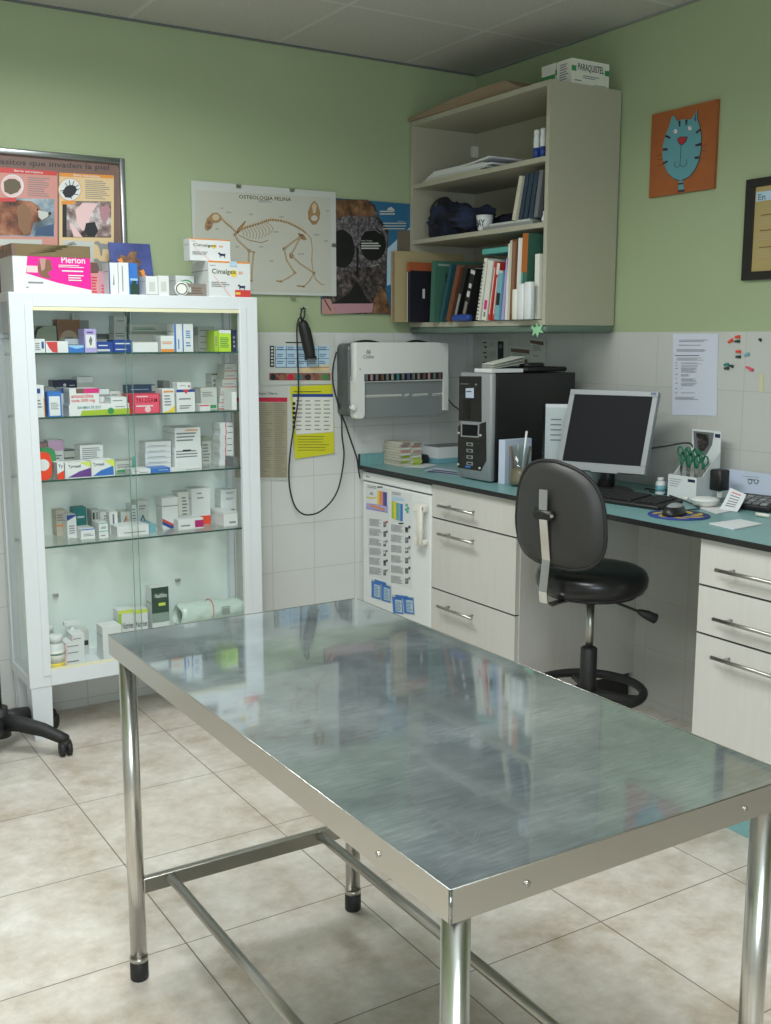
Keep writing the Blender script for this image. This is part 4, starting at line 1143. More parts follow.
soft_pack(43.5, 468, -0.262, 0.941, 0.058, 0.098, 0.03, 'red', 'bright red rounded pack with a white circle at the left of the third shelf', 'white')
soft_pack(48, 466, -0.225, 0.941, 0.060, 0.110, 0.03, 'green', 'green rounded pack standing just behind the red one')
c = PY(-0.20, 133.5, 452)
tag(MB().lathe((c.x, -0.2, 0.941), [(0.005, 0), (0.005, 0.055), (0.003, 0.06)], 'teal2', 12).build('marker_pen'), 'thin green upright stick standing near the centre of the third shelf', 'pen')
c = PY(-0.215, 211.7, 525)
tag(MB().lathe((c.x, -0.225, 0.7045), [(0.009, 0), (0.009, 0.022), (0.005, 0.026), (0.006, 0.033)], 'clear_plastic', 14).build('glass_vial'), 'tiny clear vial standing at the right front of the fourth shelf', 'vial')

# rolled towels in plastic at the right of the cabinet bottom
def towel(x0, x1, y, z, r, label, band, up=0.0):
    root = thing('rolled_towel', label, 'towel roll', ((x0+x1)/2, y, z), 0)
    m = MB()
    n, k = 24, 22
    vs = []
    for i in range(n+1):
        f = i/n
        rr = r*(1.0 - 0.25*f) * (1.0 if 0 < i < n else 0.80)
        for j in range(k):
            a = 2*PI*j/k
            q = rr*(1+0.05*math.sin(5*a+i*0.9)+0.03*math.sin(9*a-i))
            vs.append((x0+(x1-x0)*f + 0.004*math.sin(a*3), y+q*math.cos(a)*1.05, z+r+q*math.sin(a)*0.92 - r*0.06+up*f))
    fs = [(i*k+j, i*k+(j+1) % k, (i+1)*k+(j+1) % k, (i+1)*k+j) for i in range(n) for j in range(k)]
    fs += [tuple(range(k)), tuple(reversed(range(n*k, (n+1)*k)))]
    m.add(vs, fs, 'towel_green', True)
    m.build('roll', root)
    if band:
        m = MB()
        xb = x0+(x1-x0)*0.48
        m.tube([(xb+0.006*math.sin(a), y+r*0.93*math.cos(a), z+r*0.96+r*0.86*math.sin(a)+up*0.48) for a in [2*PI*j/24 for j in range(24)]], 0.0025, 'rose', 8, closed=True)
        m.build('rubber_band', root)
        m = MB()
        xc = x0+(x1-x0)*0.66
        for q in range(5):
            m.box(xc-0.015, xc+0.02, y-r*0.97, y-r*0.95, z+r*0.85+q*0.007, z+r*0.85+q*0.007+0.003, 'grey')
        m.build('printed_mark', root)


m_, nt_, b_ = nm('towel_green')
b_.inputs['Base Color'].default_value = (0.55, 0.66, 0.60, 1)
b_.inputs['Roughness'].default_value = 0.25
bump(nt_, b_, noise(nt_, pos(nt_, 'XYZ'), 55, 4), 0.6, 0.006)
a = PY(-0.15, 178, 612); b = PY(-0.15, 236, 605)
towel(a.x-0.03, b.x+0.005, -0.15, bz, 0.034, 'flat pale green towel roll under the banded one on the cabinet bottom', False)
towel(a.x-0.005, b.x+0.02, -0.155, bz+0.064, 0.057, 'pale green towel roll in plastic with a rubber band around it', True)

# items on top of the cabinet
ct = GZ1
A = PY(-0.27, 14, 290); B = PY(-0.27, 91.5, 292)
t = thing('large_medicine_box', 'large white and hot pink carton with brown tape on the cabinet top', 'box', ((A.x+B.x)/2, -0.17, ct))
z1 = 0.5*(PY(-0.27, 14, 244).z+PY(-0.27, 91, 247).z)
m = MB(); m.box(A.x, B.x, -0.27, -0.08, ct, z1, 'white')
H = z1-ct; o = Vector((A.x, -0.27, ct)); u = Vector((B.x-A.x, 0, 0)); v = Vector((0, 0, H)); nn = Vector((0, -1, 0))
face_art(m, [('p', [(.19, .78), (1, .78), (1, .08), (.55, .22), (.16, .40)], 'hotpink'), ('p', [(.34, .70), (.48, .70), (.50, .5), (.44, .42), (.48, .30), (.34, .34), (.31, .5)], 'dog_tan'),
             ('p', [(.34, .72), (.42, .72), (.40, .5), (.36, .45)], 'skin_pink'), ('r', .17, .42, .31, .56, 'pinkl'),
             ('t', 'Plerion', .62, .64, .93, .78, 'white'), ('l', .58, .55, .93, .62, 2, 'white'), ('l', .62, .46, .93, .52, 1, 'white'), ('l', .70, .27, .93, .42, 3, 'white'), ('l', .18, .2, .4, .26, 1, 'print'), ('l', .15, .1, .2, .14, 1, 'print')], o, u, v, nn)
m.build('carton', t)
m = MB()
m.box(A.x-0.001, B.x+0.001, -0.2715, -0.078, ct+H*0.76, z1+0.002, 'tape_brown')
m.box(A.x-0.0012, A.x+0.012, -0.2722, -0.2715, ct+H*0.76, z1, 'brown2')
for k in range(4):
    zz = ct+H*(0.80+0.05*k)
    x = A.x+0.05+0.02*k
    m.prism([(x, -0.2716, zz), (x+0.10, -0.2716, zz+0.012), (x+0.09, -0.2716, zz+0.016)], (0, -0.0015, 0), 'film')
m.build('parcel_tape', t)
# blue card with orange figure leaning at the wall
P_ = [PY(-0.10, 111, 241), PY(-0.10, 153, 244), PY(-0.10, 155.5, 281), PY(-0.10, 111, 281)]
m = MB()
zz = ct
w0, w1 = P_[0].x, P_[1].x
top = (P_[0].z+P_[1].z)/2
TT_ = Matrix.Translation((w0, -0.115, ct)) @ Matrix.Rotation(math.radians(-14), 4, 'X')
hh = (top-ct)/math.cos(math.radians(14))
m.box(0, w1-w0, 0, 0.004, 0, hh, 'blue_card', TT_)
fig = [(.35, .18), (.42, .40), (.30, .62), (.18, .70), (.28, .78), (.40, .74), (.52, .86), (.66, .84), (.62, .74), (.74, .66), (.66, .55), (.78, .40), (.84, .18), (.62, .12)]
m.poly([TT_ @ Vector(((w1-w0)*x, -0.0008, hh*y)) for x, y in fig], 'fur_tan')
for k in range(3):
    m.poly([TT_ @ Vector(((w1-w0)*(x*0.25+0.12+k*0.25), -0.0012, hh*(y*0.25+0.5-0.1*k))) for x, y in fig], 'orange')
tag(m.build('picture_card'), 'dark blue picture card with an orange figure leaning at the back of the cabinet top', 'card')
# tape rolls
for px, rr, yy, mt, lb in ((181, 0.026, -0.25, 'plastic_white', 'white adhesive tape roll with dark ring on the cabinet top'), (185.5, 0.031, -0.20, 'green', 'green ringed adhesive tape roll behind the white one')):
    c = PY(yy, px, 283)
    m = MB()
    T_ = Matrix.Rotation(PI/2, 4, 'X')
    Rz = Matrix.Rotation(math.radians(-12), 4, 'Z')
    T3 = Rz @ T_
    cc = Vector((c.x, yy, ct+rr))
    prof = [(rr*0.62, -0.012), (rr, -0.012), (rr, 0.012), (rr*0.62, 0.012), (rr*0.62, -0.012)]
    n = 28
    vs = []
    for r_, z_ in prof:
        for k in range(n):
            a = 2*PI*k/n
            vs.append(cc+T3 @ Vector((r_*math.cos(a), r_*math.sin(a), z_)))
    m.add(vs, [(i*n+k, i*n+(k+1) % n, (i+1)*n+(k+1) % n, (i+1)*n+k) for i in range(4) for k in range(n)], mt, True)
    vs = []
    for r_ in (rr*0.70, rr*0.82):
        for k in range(n):
            a = 2*PI*k/n
            vs.append(cc+T3 @ Vector((r_*math.cos(a), r_*math.sin(a), 0.0126)))
    m.add(vs, [(k, (k+1) % n, n+(k+1) % n, n+k) for k in range(n)], 'ink' if mt != 'green' else 'white')
    m.lathe(cc, [(rr*0.64, -0.0115), (rr*0.64, 0.0115)], 'white', T=T3)
    m.poly([cc+T3 @ Vector((rr*0.64*math.cos(2*PI*k/n), rr*0.64*math.sin(2*PI*k/n), 0.0127)) for k in range(n)], 'whitew')
    tag(m.build('tape_roll'), lb, 'tape roll')

# ------------------------------------------------------------------ worktop, drawer units, fridge
CZ = 0.88
CX = -0.627
t = thing('worktop', 'long teal laminate worktop with black front edge along the right wall', 'worktop', (-0.31, -1.3, 0.865))
m = MB()
m.box(CX+0.004, -0.002, -2.62, -0.002, 0.866, CZ, 'teal_laminate')
m.build('top', t)
m = MB(); m.box(CX, CX+0.004, -2.62, -0.002, 0.863, CZ+0.0003, 'black'); m.build('edging', t)
m = MB(); m.box(CX+0.004, -0.006, -0.016, -0.006, CZ, CZ+0.05, 'teal_laminate')
m.box(CX+0.001, CX+0.004, -0.017, -0.005, CZ, CZ+0.05, 'black'); m.build('upstand', t)


def drawer_unit(y0, y1, bands, hy0, hy1, label, px0=-0.54, pmat='black'):
    t = thing('drawer_unit', label, 'drawer unit', (-0.31, (y0+y1)/2, 0))
    m = MB()
    m.box(-0.588, -0.001, y0, y1, 0.12, 0.862, 'cabinet_cream')
    m.build('carcass', t)
    m = MB(); m.box(px0, -0.012, y0+0.012, y1-0.004, 0.0, 0.12, pmat); m.build('plinth', t)
    for (z0, z1, hz) in bands:
        m = MB()
        m.box(-0.607, -0.588, y0+0.003, y1-0.002, z0+0.003, z1-0.003, 'cabinet_cream')
        m.box(-0.6065, -0.588, y0+0.003, y1-0.002, z0-0.001, z0+0.0025, 'black')
        d = m.build('drawer', t)
        m = MB()
        m.tube([(-0.640, hy0, hz), (-0.640, hy1, hz)], 0.0058, 'brushed', 12)
        for q in (0.16, 0.84):
            yy = hy0+(hy1-hy0)*q
            m.tube([(-0.606, yy, hz), (-0.638, yy, hz)], 0.0042, 'brushed', 10)
        m.build('handle', d)


drawer_unit(-1.098, -0.556, [(0.724, 0.861, 0.784), (0.434, 0.724, 0.672), (0.122, 0.434, 0.378)], -0.875, -0.645, 'cream three drawer unit beside the small fridge with bar handles')
drawer_unit(-2.50, -1.942, [(0.722, 0.861, 0.784), (0.577, 0.722, 0.640), (0.122, 0.577, 0.526)], -2.27, -2.03, 'cream three drawer unit with teal plinth at the right end of the worktop', -0.577, 'teal_laminate')

t = thing('fridge', 'small white undercounter fridge with papers stuck on its door', 'fridge', (-0.31, -0.28, 0))
m = MB(); m.box(-0.565, -0.03, -0.552, -0.012, 0.02, 0.852, 'fridge_white'); m.build('body', t, bevel=0.004)
m = MB(); m.box(-0.607, -0.568, -0.55, -0.012, 0.03, 0.808, 'fridge_white'); d = m.build('door', t, bevel=0.006, seg=3)
m = MB(); m.box(-0.607, -0.565, -0.55, -0.012, 0.816, 0.852, 'fridge_white')
m.box(-0.6078, -0.607, -0.075, -0.052, 0.831, 0.834, 'grey2')
m.box(-0.6078, -0.607, -0.052, -0.045, 0.830, 0.838, 'grey2')
m.build('control_strip', t, bevel=0.004)
m = MB()
zt, zb_ = PX(-0.64, 410, 505).z, PX(-0.64, 410, 540).z
yh0 = -0.535; yh1 = -0.475
m.rbox(-0.645, -0.608, yh0, yh1, zt-0.022, zt+0.012, 'gum', 0.008, axis='x')
m.rbox(-0.645, -0.608, yh0, yh1, zb_-0.012, zb_+0.012, 'gum', 0.008, axis='x')
m.rbox(-0.648, -0.632, yh0, yh0+0.032, zb_-0.008, zt+0.006, 'gum', 0.006, axis='z')
m.box(-0.612, -0.6072, yh0+0.03, yh1, zb_, zt, 'plastic_white')
m.build('handle', d)


def sheet_x(name, px, x, label, cat, mat, draw, crop=(0, 0, 1), group=None):
    """paper on a plane x = const facing -x"""
    m = MB()
    c = Cv(m, 0, x, crop)
    pts = [c.p(a, b, 0) for a, b in px]
    m.prism(pts, (-0.0006, 0, 0), mat)
    c.base = 0.0008
    draw(c)
    return tag(m.build(name), label, cat, group)


def sheet_y(name, px, y, label, cat, mat, draw, crop=(0, 0, 1), group=None, th=0.0006):
    m = MB()
    c = Cv(m, 1, y, crop)
    pts = [c.p(a, b, 0) for a, b in px]
    m.prism(pts, (0, -th, 0), mat)
    c.base = th+0.0002
    draw(c)
    return tag(m.build(name), label, cat, group)


FR = (355, 470, 6.83)


def d1(c):
    c.rect(78, 225, 225, 268, 'lilac', 1, 16, 24)
    c.poly([(78, 255), (225, 290), (225, 293), (78, 258)], 'slate')
    for k, cc in enumerate(['yellow', 'orange', 'rose', 'purple', 'blue2']):
        c.rect(155+k*13, 140+k*3, 168+k*13, 235+k*3, cc, 2)
    c.line([(80, 185), (115, 192), (148, 188)], 8, 'yellow', 2)
    c.poly([(100, 165), (115, 148), (128, 170)], 'grey', 2)
    c.line([(110, 240), (200, 270)], 12, 'orange', 3)
    c.lines(155, 112, 190, 126, 1, 'ink', 2, fill=0.6, rag=0)
    c.lines(88, 105, 150, 125, 2, drop=8)
    for k in range(6):
        y = 340+k*66
        c.lines(100, y-8, 188, y+42, 7, drop=10)
        c.rect(196, y+12, 214, y+50, 'grey2', 2); c.rect(214, y+8, 226, y+22, ['red2', 'slate', 'grey', 'grey', 'ink', 'grey'][k], 3)
        c.circ(205, y+25, 8, 10, ['grey', 'grey2', 'greyw', 'greyw', 'ink', 'grey'][k], 4)


def d2(c):
    for k, cc in enumerate(['limed', 'yellow', 'teal2', 'tealb', 'blue']):
        c.rect(252+k*15, 212+k*5, 268+k*15, 330+k*5, cc, 2)
    c.poly([(255, 180), (335, 195), (335, 215), (255, 205)], 'sky', 2)
    for x, y in ((355, 240), (365, 262), (350, 270), (360, 285)):
        c.circ(x, y, 9, 10, 'teal2', 2, 10)
    c.lines(300, 360, 333, 376, 1, 'ink', 2, fill=0.6, rag=0)
    c.lines(255, 150, 330, 172, 2, drop=10)
    for k in range(6):
        y = 375+k*70
        c.lines(248, y-4, 335, y+46, 7, drop=12)
        c.rect(344, y+15, 366, y+52, 'grey2', 2); c.rect(368, y+5, 380, y+24, ['navy', 'ink', 'grey', 'grey', 'ink', 'grey'][k], 3)
        c.circ(355, y+30, 9, 11, ['ink', 'grey', 'greyw', 'grey', 'grey2', 'grey'][k], 4)


def d3(c):
    # blue framed table label
    c.poly([(135, 745), (215, 770), (215, 790), (135, 768)], 'blue', 2)
    for x0 in (115, 182):
        dy = (x0-115)*0.33
        c.poly([(x0, 755+dy), (x0+62, 775+dy), (x0+62, 885+dy), (x0, 868+dy)], 'blue', 2)
        c.poly([(x0+18, 778+dy), (x0+58, 790+dy), (x0+58, 872+dy), (x0+18, 862+dy)], 'sky', 3)
        c.lines(x0+22, 790+dy, x0+54, 862+dy, 7, 'slate', 4, drop=8)


def d4(c):
    c.poly([(278, 850), (365, 862), (365, 880), (278, 872)], 'blue', 2)
    for x0 in (255, 330):
        dy = (x0-255)*0.02
        c.poly([(x0, 865+dy), (x0+70, 872+dy), (x0+76, 985+dy), (x0+8, 975+dy)], 'blue', 2)
        c.poly([(x0+22, 885+dy), (x0+66, 890+dy), (x0+70, 975+dy), (x0+26, 965+dy)], 'sky', 3)
        c.lines(x0+27, 897+dy, x0+64, 965+dy, 7, 'slate', 4, drop=5)


FX = -0.6075
sheet_x('advice_sheet', [(72, 92), (236, 128), (238, 752), (98, 722)], FX, 'left printed sheet with yellow and purple picture on the fridge door', 'paper', 'white', d1, FR)
sheet_x('advice_sheet', [(246, 135), (388, 168), (388, 815), (242, 765)], FX, 'right printed sheet with green and blue bars on the fridge door', 'paper', 'white', d2, FR)
sheet_x('fridge_label', [(112, 742), (250, 790), (250, 912), (112, 868)], FX, 'upper blue bordered table label at the bottom of the fridge door', 'label', 'greyw', d3, FR)
sheet_x('fridge_label', [(252, 850), (402, 868), (410, 990), (262, 978)], FX, 'lower blue bordered table label at the bottom of the fridge door', 'label', 'greyw', d4, FR)
# ------------------------------------------------------------------ pictures and papers on the back wall
G1 = (0, 140, 5.711)
t = thing('framed_poster', 'framed brown parasite poster with dog photographs at the left of the back wall', 'poster', (-1.86, -0.01, 1.45))
FT = 2.098
m = MB()
fx1 = PY(-0.015, 124.5, 165).x
fx0 = fx1-0.80
zt, zb_ = FT, 1.43
for a in ((fx0, fx1, zt-0.022, zt), (fx0, fx1, zb_, zb_+0.022)):
    m.rbox(a[0], a[1], -0.022, -0.001, a[2], a[3], 'aluminium', 0.006, axis='x')
for a in ((fx0, fx0+0.022), (fx1-0.022, fx1)):
    m.rbox(a[0], a[1], -0.0225, -0.001, zb_, zt, 'aluminium', 0.006, axis='z')
m.build('frame', t)
m = MB()
YP = -0.008
m.box(fx0+0.02, fx1-0.02, YP, -0.001, zb_+0.02, zt-0.02, 'poster_brown')
c = Cv(m, 1, YP, G1)
c.text('Parasitos que invaden la piel', -85, 100, 622, 142, 'ptitle', 2, drop=40)
xl = -70
c.rect(xl, 180, 328, 620, 'poster_pink', 1, 10, 0)
c.rect(xl, 150, 325, 182, 'red2', 2, 30, 22)
c.rect(338, 205, 650, 700, 'poster_sand', 1, 0, 0)
c.rect(338, 186, 648, 208, 'orange', 2, 16, 12)
c.text('Sarna sarcóptica', 80, 168, 245, 184, 'white', 3, drop=12)
c.text('Sarna notoédrica', 418, 192, 570, 206, 'white', 3, drop=10)
c.circ(70, 262, 66, 66, 'white', 2)
c.circ(66, 262, 60, 60, 'pinkl', 3)
c.poly([(20, 240), (48, 222), (85, 222), (112, 240), (120, 270), (100, 298), (60, 312), (25, 295)], 'stone', 4)
c.circ(398, 283, 67, 67, 'orange', 2)
c.circ(398, 283, 63, 63, 'white', 3)
c.poly([(355, 300), (372, 270), (398, 256), (428, 262), (440, 285), (425, 310), (402, 330), (372, 328)], 'ink', 4)
for a, b, a2, b2 in ((372, 285, 345, 292), (385, 268, 372, 246), (400, 262, 394, 228), (412, 264, 422, 234), (428, 270, 448, 258), (432, 290, 452, 278), (425, 310, 446, 312), (402, 322, 408, 336)):
    c.line([(a, b), (a2, b2)], 4, 'ink', 4)
c.lines(158, 212, 285, 325, 9, drop=8)
c.lines(486, 230, 628, 340, 10, drop=8)
c.rect(xl, 330, 92, 352, 'red2', 4)
c.rect(350, 348, 428, 368, 'orange', 4)
c.rect(xl, 330, 310, 548, 'photo_blue', 2, 6, 6)
# hound head photograph
c.poly([(xl, 345), (60, 340), (120, 345), (180, 350), (215, 375), (245, 410), (280, 412), (290, 425), (278, 440), (240, 460), (190, 475), (175, 540), (150, 545), (xl, 545)], 'fur_brown', 3)
c.poly([(95, 380), (140, 360), (172, 400), (178, 470), (172, 530), (140, 545), (105, 500)], 'brown', 4)
c.poly([(215, 400), (250, 408), (284, 415), (270, 440), (238, 458), (220, 440)], 'greyw', 4)
c.circ(283, 420, 9, 9, 'ink', 5)
c.circ(215, 398, 6, 6, 'ink', 5)
c.poly([(205, 505), (306, 480), (308, 552), (200, 545)], 'slate', 3)
# sick ear photograph
c.rect(356, 348, 634, 555, 'ink', 2, 4, 2)
c.rect(380, 352, 634, 553, 'fur_mixed', 3, 2, 0)
c.poly([(430, 400), (470, 360), (560, 362), (520, 420), (500, 500), (470, 520), (440, 480)], 'pinkl', 4)
c.poly([(490, 475), (540, 468), (560, 520), (540, 552), (500, 550), (480, 520)], 'ink', 5)
c.poly([(565, 385), (615, 370), (632, 400), (600, 490), (575, 450)], 'pinkg', 4)
c.poly([(395, 470), (430, 500), (470, 555), (420, 553)], 'pinkl', 4)
# lower information boxes with small dog outlines
c.rect(358, 572, 535, 690, 'greyw', 3, 8, 8)
c.poly([(385, 590), (420, 580), (440, 600), (400, 600)], 'grey', 4)
dog = [(540, 580), (560, 576), (572, 590), (620, 596), (634, 580), (630, 610), (632, 650), (624, 650), (616, 622), (585, 622), (582, 660), (574, 662), (566, 618), (556, 598), (538, 594)]
c.poly(dog, 'grey', 4)
c.poly([(a-5, b+100) for a, b in dog], 'grey', 4)
c.rect(xl, 565, 240, 600, 'greyw', 3, 4, 4)
m.build('print', t)

# skeleton poster under glass with clips
G2 = (185, 180, 4.974)
t = thing('skeleton_poster', 'pale clip-framed poster of a cat skeleton on the back wall', 'poster', (-1.06, -0.01, 1.61))
ex0, ex1 = -1.377, -0.733
ez0, ez1 = 1.612, 2.040
m = MB(); m.box(ex0, ex1, -0.008, -0.001, ez0, ez1, 'greyw')
YP = -0.008
c = Cv(m, 1, YP, G2)
c.poly([(52, 48), (725, 88), (728, 565), (45, 545)], 'poster_grey', 1)
c.text('OSTEOLOGIA FELINA', 268, 74, 528, 92, 'olive', 2, drop=14)
c.lines(365, 100, 432, 116, 2, 'print', 2)


def bone(pts, w, mat='bone'):
    c.line(pts, w, mat, 3)
    for a, b in (pts[0], pts[-1]):
        c.circ(a, b, w*0.95, w*0.95, mat, 3, 10)
    c.line(pts, w*0.4, 'bonel', 4)


c.poly([(98, 225), (108, 192), (135, 165), (160, 162), (178, 178), (180, 200), (165, 212), (140, 215), (132, 240), (112, 254), (98, 245)], 'bone', 3)
c.circ(152, 186, 18, 16, 'bonel', 4)
c.circ(120, 212, 9, 10, 'poster_brown', 5)
c.poly([(104, 230), (128, 228), (118, 246)], 'poster_brown', 5)
spine = [(178, 190), (200, 212), (225, 232), (255, 262), (290, 240), (330, 228), (370, 216), (400, 204), (430, 198), (470, 202), (510, 212), (545, 228), (575, 245), (600, 262)]
for (a0, b0), (a1, b1) in zip(spine, spine[1:]):
    n = 3
    for k in range(n):
        f = (k+0.5)/n
        a, b = a0+(a1-a0)*f, b0+(b1-b0)*f
        dx, dy = (a1-a0)/n, (b1-b0)/n
        c.poly([(a-dx*0.4, b-dy*0.4-6), (a+dx*0.4, b+dy*0.4-6), (a+dx*0.4, b+dy*0.4+6), (a-dx*0.4, b-dy*0.4+6)], 'bone', 3)
        c.line([(a, b-4), (a+4, b-17)], 3, 'bonel', 3)
for k in range(10):
    f = k/9
    a, b = 275+f*125, 244-f*36
    lx = 8+22*f
    pts = [(a+lx*math.sin(q*PI/8)*0.9+q*2, b+q*(26+30*math.sin(f*2.4))/4*0.7) for q in range(8)]
    c.line(pts, 4, 'bone', 3)
    c.line(pts, 1.8, 'bonel', 4)
c.line([(268, 275), (320, 300), (380, 312), (412, 300)], 4, 'bone', 3)
c.poly([(255, 262), (262, 240), (298, 202), (302, 210), (276, 250), (262, 270)], 'bone', 3)
bone([(248, 272), (262, 300), (318, 352)], 9)
bone([(318, 352), (315, 400), (318, 460)], 7)
bone([(340, 360), (335, 420), (330, 500)], 7)
bone([(320, 350), (342, 362)], 6)
c.poly([(560, 262), (590, 272), (606, 296), (590, 300), (568, 288)], 'bone', 3)
bone([(580, 278), (540, 305), (492, 342)], 9)
bone([(492, 345), (505, 400), (545, 462)], 8)
bone([(548, 462), (510, 488), (478, 505)], 6)
c.line([(478, 505), (455, 502)], 6, 'bone', 3)
bone([(572, 285), (545, 340), (528, 368)], 8)
bone([(525, 372), (570, 415), (640, 462)], 8)
bone([(640, 465), (620, 500), (590, 530)], 6)
c.line([(590, 530), (556, 526)], 6, 'bone', 3)
c.circ(530, 380, 12, 12, 'bone', 3, 10)
tail = [(600, 262), (625, 290), (632, 340), (630, 400), (634, 450), (650, 495), (675, 518), (692, 520)]
c.line(tail, 5, 'bone', 3); c.line(tail, 2, 'bonel', 4)
# small skull seen from below
c.poly([(625, 120), (643, 102), (660, 122), (672, 160), (668, 195), (652, 222), (632, 222), (612, 195), (610, 160)], 'bone', 3)
c.poly([(630, 128), (643, 112), (654, 130), (648, 165), (636, 165)], 'bonel', 4)
c.circ(642, 190, 16, 14, 'poster_grey', 4)
for a, b, l in ((175, 138, 20), (205, 158, 30), (318, 168, 25), (150, 240, 20), (440, 255, 28), (560, 365, 34), (468, 180, 26), (640, 270, 30), (370, 330, 22), (420, 400, 24), (700, 150, 18), (690, 300, 20), (250, 330, 20)):
    c.lines(a, b, a+l, b+9, 2, 'taupe', 2)
m.build('print', t)
for px, py in ((238.5, 186), (292, 189.8), (293, 297), (334, 245)):
    q = PY(-0.01, px, py)
    m = MB(); m.box(q.x-0.010, q.x+0.010, -0.012, -0.006, q.z-0.008, q.z+0.006, 'steel_dark'); m.build('clip', t)

# dog muzzle poster (partly behind the skeleton poster)
G3 = (320, 190, 7.31)
m = MB()
YP = -0.0035
q0, q1 = PY(-0.003, 335, 199), PY(-0.003, 411, 203)
x0, x1 = PY(-0.003, 321, 310).x, -0.345
zt, zb_ = (q0.z+q1.z)/2, 1.540
m.box(x0, x1, YP, -0.001, zb_, zt, 'sky_poster')
c = Cv(m, 1, YP, G3)
c.poly([(490, 430), (660, 270), (662, 640), (490, 700)], 'sky', 1)
c.poly([(565, 300), (662, 290), (662, 620), (560, 560)], 'stone', 2)
c.poly([(110, 66), (345, 72), (400, 110), (430, 200), (500, 300), (490, 480), (480, 700), (500, 905), (8, 905), (8, 790), (105, 700)], 'fur_dark', 3)
c.poly([(110, 70), (345, 76), (395, 130), (390, 190), (280, 205), (110, 215)], 'fur_tan', 4)
c.poly([(110, 215), (190, 188), (300, 190), (400, 205), (440, 245), (490, 330), (488, 420), (470, 520), (380, 560), (260, 570), (110, 600)], 'nose_leather', 5)
c.circ(160, 430, 92, 140, 'black', 6, 28)
c.circ(385, 400, 95, 118, 'black', 6, 28)
c.line([(180, 290), (235, 335), (250, 400)], 7, 'grey2', 7)
c.line([(290, 330), (330, 298), (400, 290), (440, 320)], 7, 'grey2', 7)
c.poly([(262, 420), (282, 420), (278, 640), (262, 640)], 'black', 7)
c.poly([(262, 662), (300, 720), (345, 800), (380, 830), (80, 830), (120, 810), (210, 755)], 'black', 8)
c.poly([(85, 832), (500, 825), (505, 890), (130, 905)], 'pinkg', 8)
c.poly([(10, 800), (70, 795), (100, 860), (130, 905), (10, 908)], 'skin_pink', 8)
c.poly([(375, 905), (390, 800), (445, 700), (480, 760), (515, 905)], 'fur_tan', 9)
c.line([(30, 805), (75, 880)], 8, 'ink', 9)
c.line([(360, 560), (430, 545)], 7, 'grey', 9)
c.text('PROTEJA', 298, 368, 380, 378, 'greyw', 9)
c.lines(298, 386, 448, 440, 3, 'greyw', 9, fill=0.5)
c.poly([(485, 148), (500, 130), (520, 124), (548, 150)], 'greyw', 5)
c.lines(435, 152, 545, 190, 2, 'greyw', 5, fill=0.5, rag=0.05)
c.lines(565, 228, 636, 236, 1, 'greyw', 5)
c.lines(460, 240, 640, 300, 3, 'greyw', 5, rag=0.15)
tag(m.build('dog_poster'), 'dark poster with a close-up dog muzzle under blue sky beside the bookcase', 'poster')

G4 = (250, 300, 3.671)


def dq(c):
    c.rect(93, 168, 290, 248, 'sky', 1)
    for k in range(5):
        c.rect(93+k*39.5-1, 168, 93+k*39.5+1, 248, 'slate', 2)
    for k in range(3):
        c.rect(93, 182+k*32, 290, 184+k*32, 'slate', 2)
    for k in range(5):
        for j in range(3):
            c.lines(98+k*39, 172+j*26, 126+k*39, 186+j*26, 2, 'slate', 3)
    c.rect(72, 168, 88, 246, 'ink', 2)
    for k in range(6):
        c.rect(76, 173+k*12, 85, 180+k*12, 'greyw', 3)
    c.rect(70, 268, 295, 295, 'photo_strip', 2)
    for k in range(7):
        c.circ(84+k*32, 283, 11, 12, ['ink', 'brown', 'crimson', 'teal', 'ink', 'dog_tan', 'green'][k], 3)
    c.poly([(185, 250), (290, 236), (292, 262), (180, 266)], 'poster_sand', 2)
    c.rect(130, 154, 188, 158, 'ink', 2)


sheet_y('wall_chart', [(35, 125), (312, 125), (305, 308), (35, 312)], -0.0055, 'white chart with pale blue table and row of small photos on the wall tiles', 'chart', 'greyw', dq, G4)


def dy(c):
    c.rect(155, 345, 304, 356, 'blue2', 2)
    c.poly([(157, 356), (304, 354), (305, 484), (168, 494)], 'whitew', 2)
    for k in range(8):
        for j in range(4):
            c.lines(168+j*34, 368+k*15, 192+j*34, 380+k*15, 1, 'grey', 3)
    c.lines(160, 335, 296, 343, 1, 'olive', 3)
    for k in range(6):
        c.rect(155, 375+k*17, 166, 386+k*17, 'ink', 3)
    c.lines(175, 500, 295, 560, 6, 'olive', 3, fill=0.15)


sheet_y('wall_notice', [(147, 318), (302, 310), (310, 562), (165, 584)], -0.0062, 'yellow notice with white table hanging below the hair clipper', 'notice', 'yellow_paper', dy, G4)


def dr(c):
    c.rect(-60, 358, 136, 374, 'crimson', 2)
    c.text('Super Oferta', 30, 338, 100, 350, 'grey2', 2)
    c.rect(-60, 376, 136, 652, 'list_tan', 1)
    for k in range(34):
        c.lines(-55, 380+k*8, 80, 384+k*8, 1, 'taupe', 3, fill=0.6, rag=0.2)
        c.lines(90, 380+k*8, 132, 384+k*8, 1, 'taupe', 3, fill=0.6, rag=0.4)


sheet_y('price_list', [(-80, 322), (140, 322), (138, 662), (-80, 655)], -0.0052, 'tall beige list with a dark red heading beside the white cabinet', 'list', 'greyw', dr, G4)

# hair clipper and its cords
cl = PY(-0.03, 306.5, 340)
t = thing('hair_clipper', 'black hair clipper hanging from a hook on the back wall', 'hair clipper', (cl.x, -0.03, PY(-0.03, 303, 358).z))


def PYv(y, pts):
    return [PY(y, a, b) for a, b in pts]


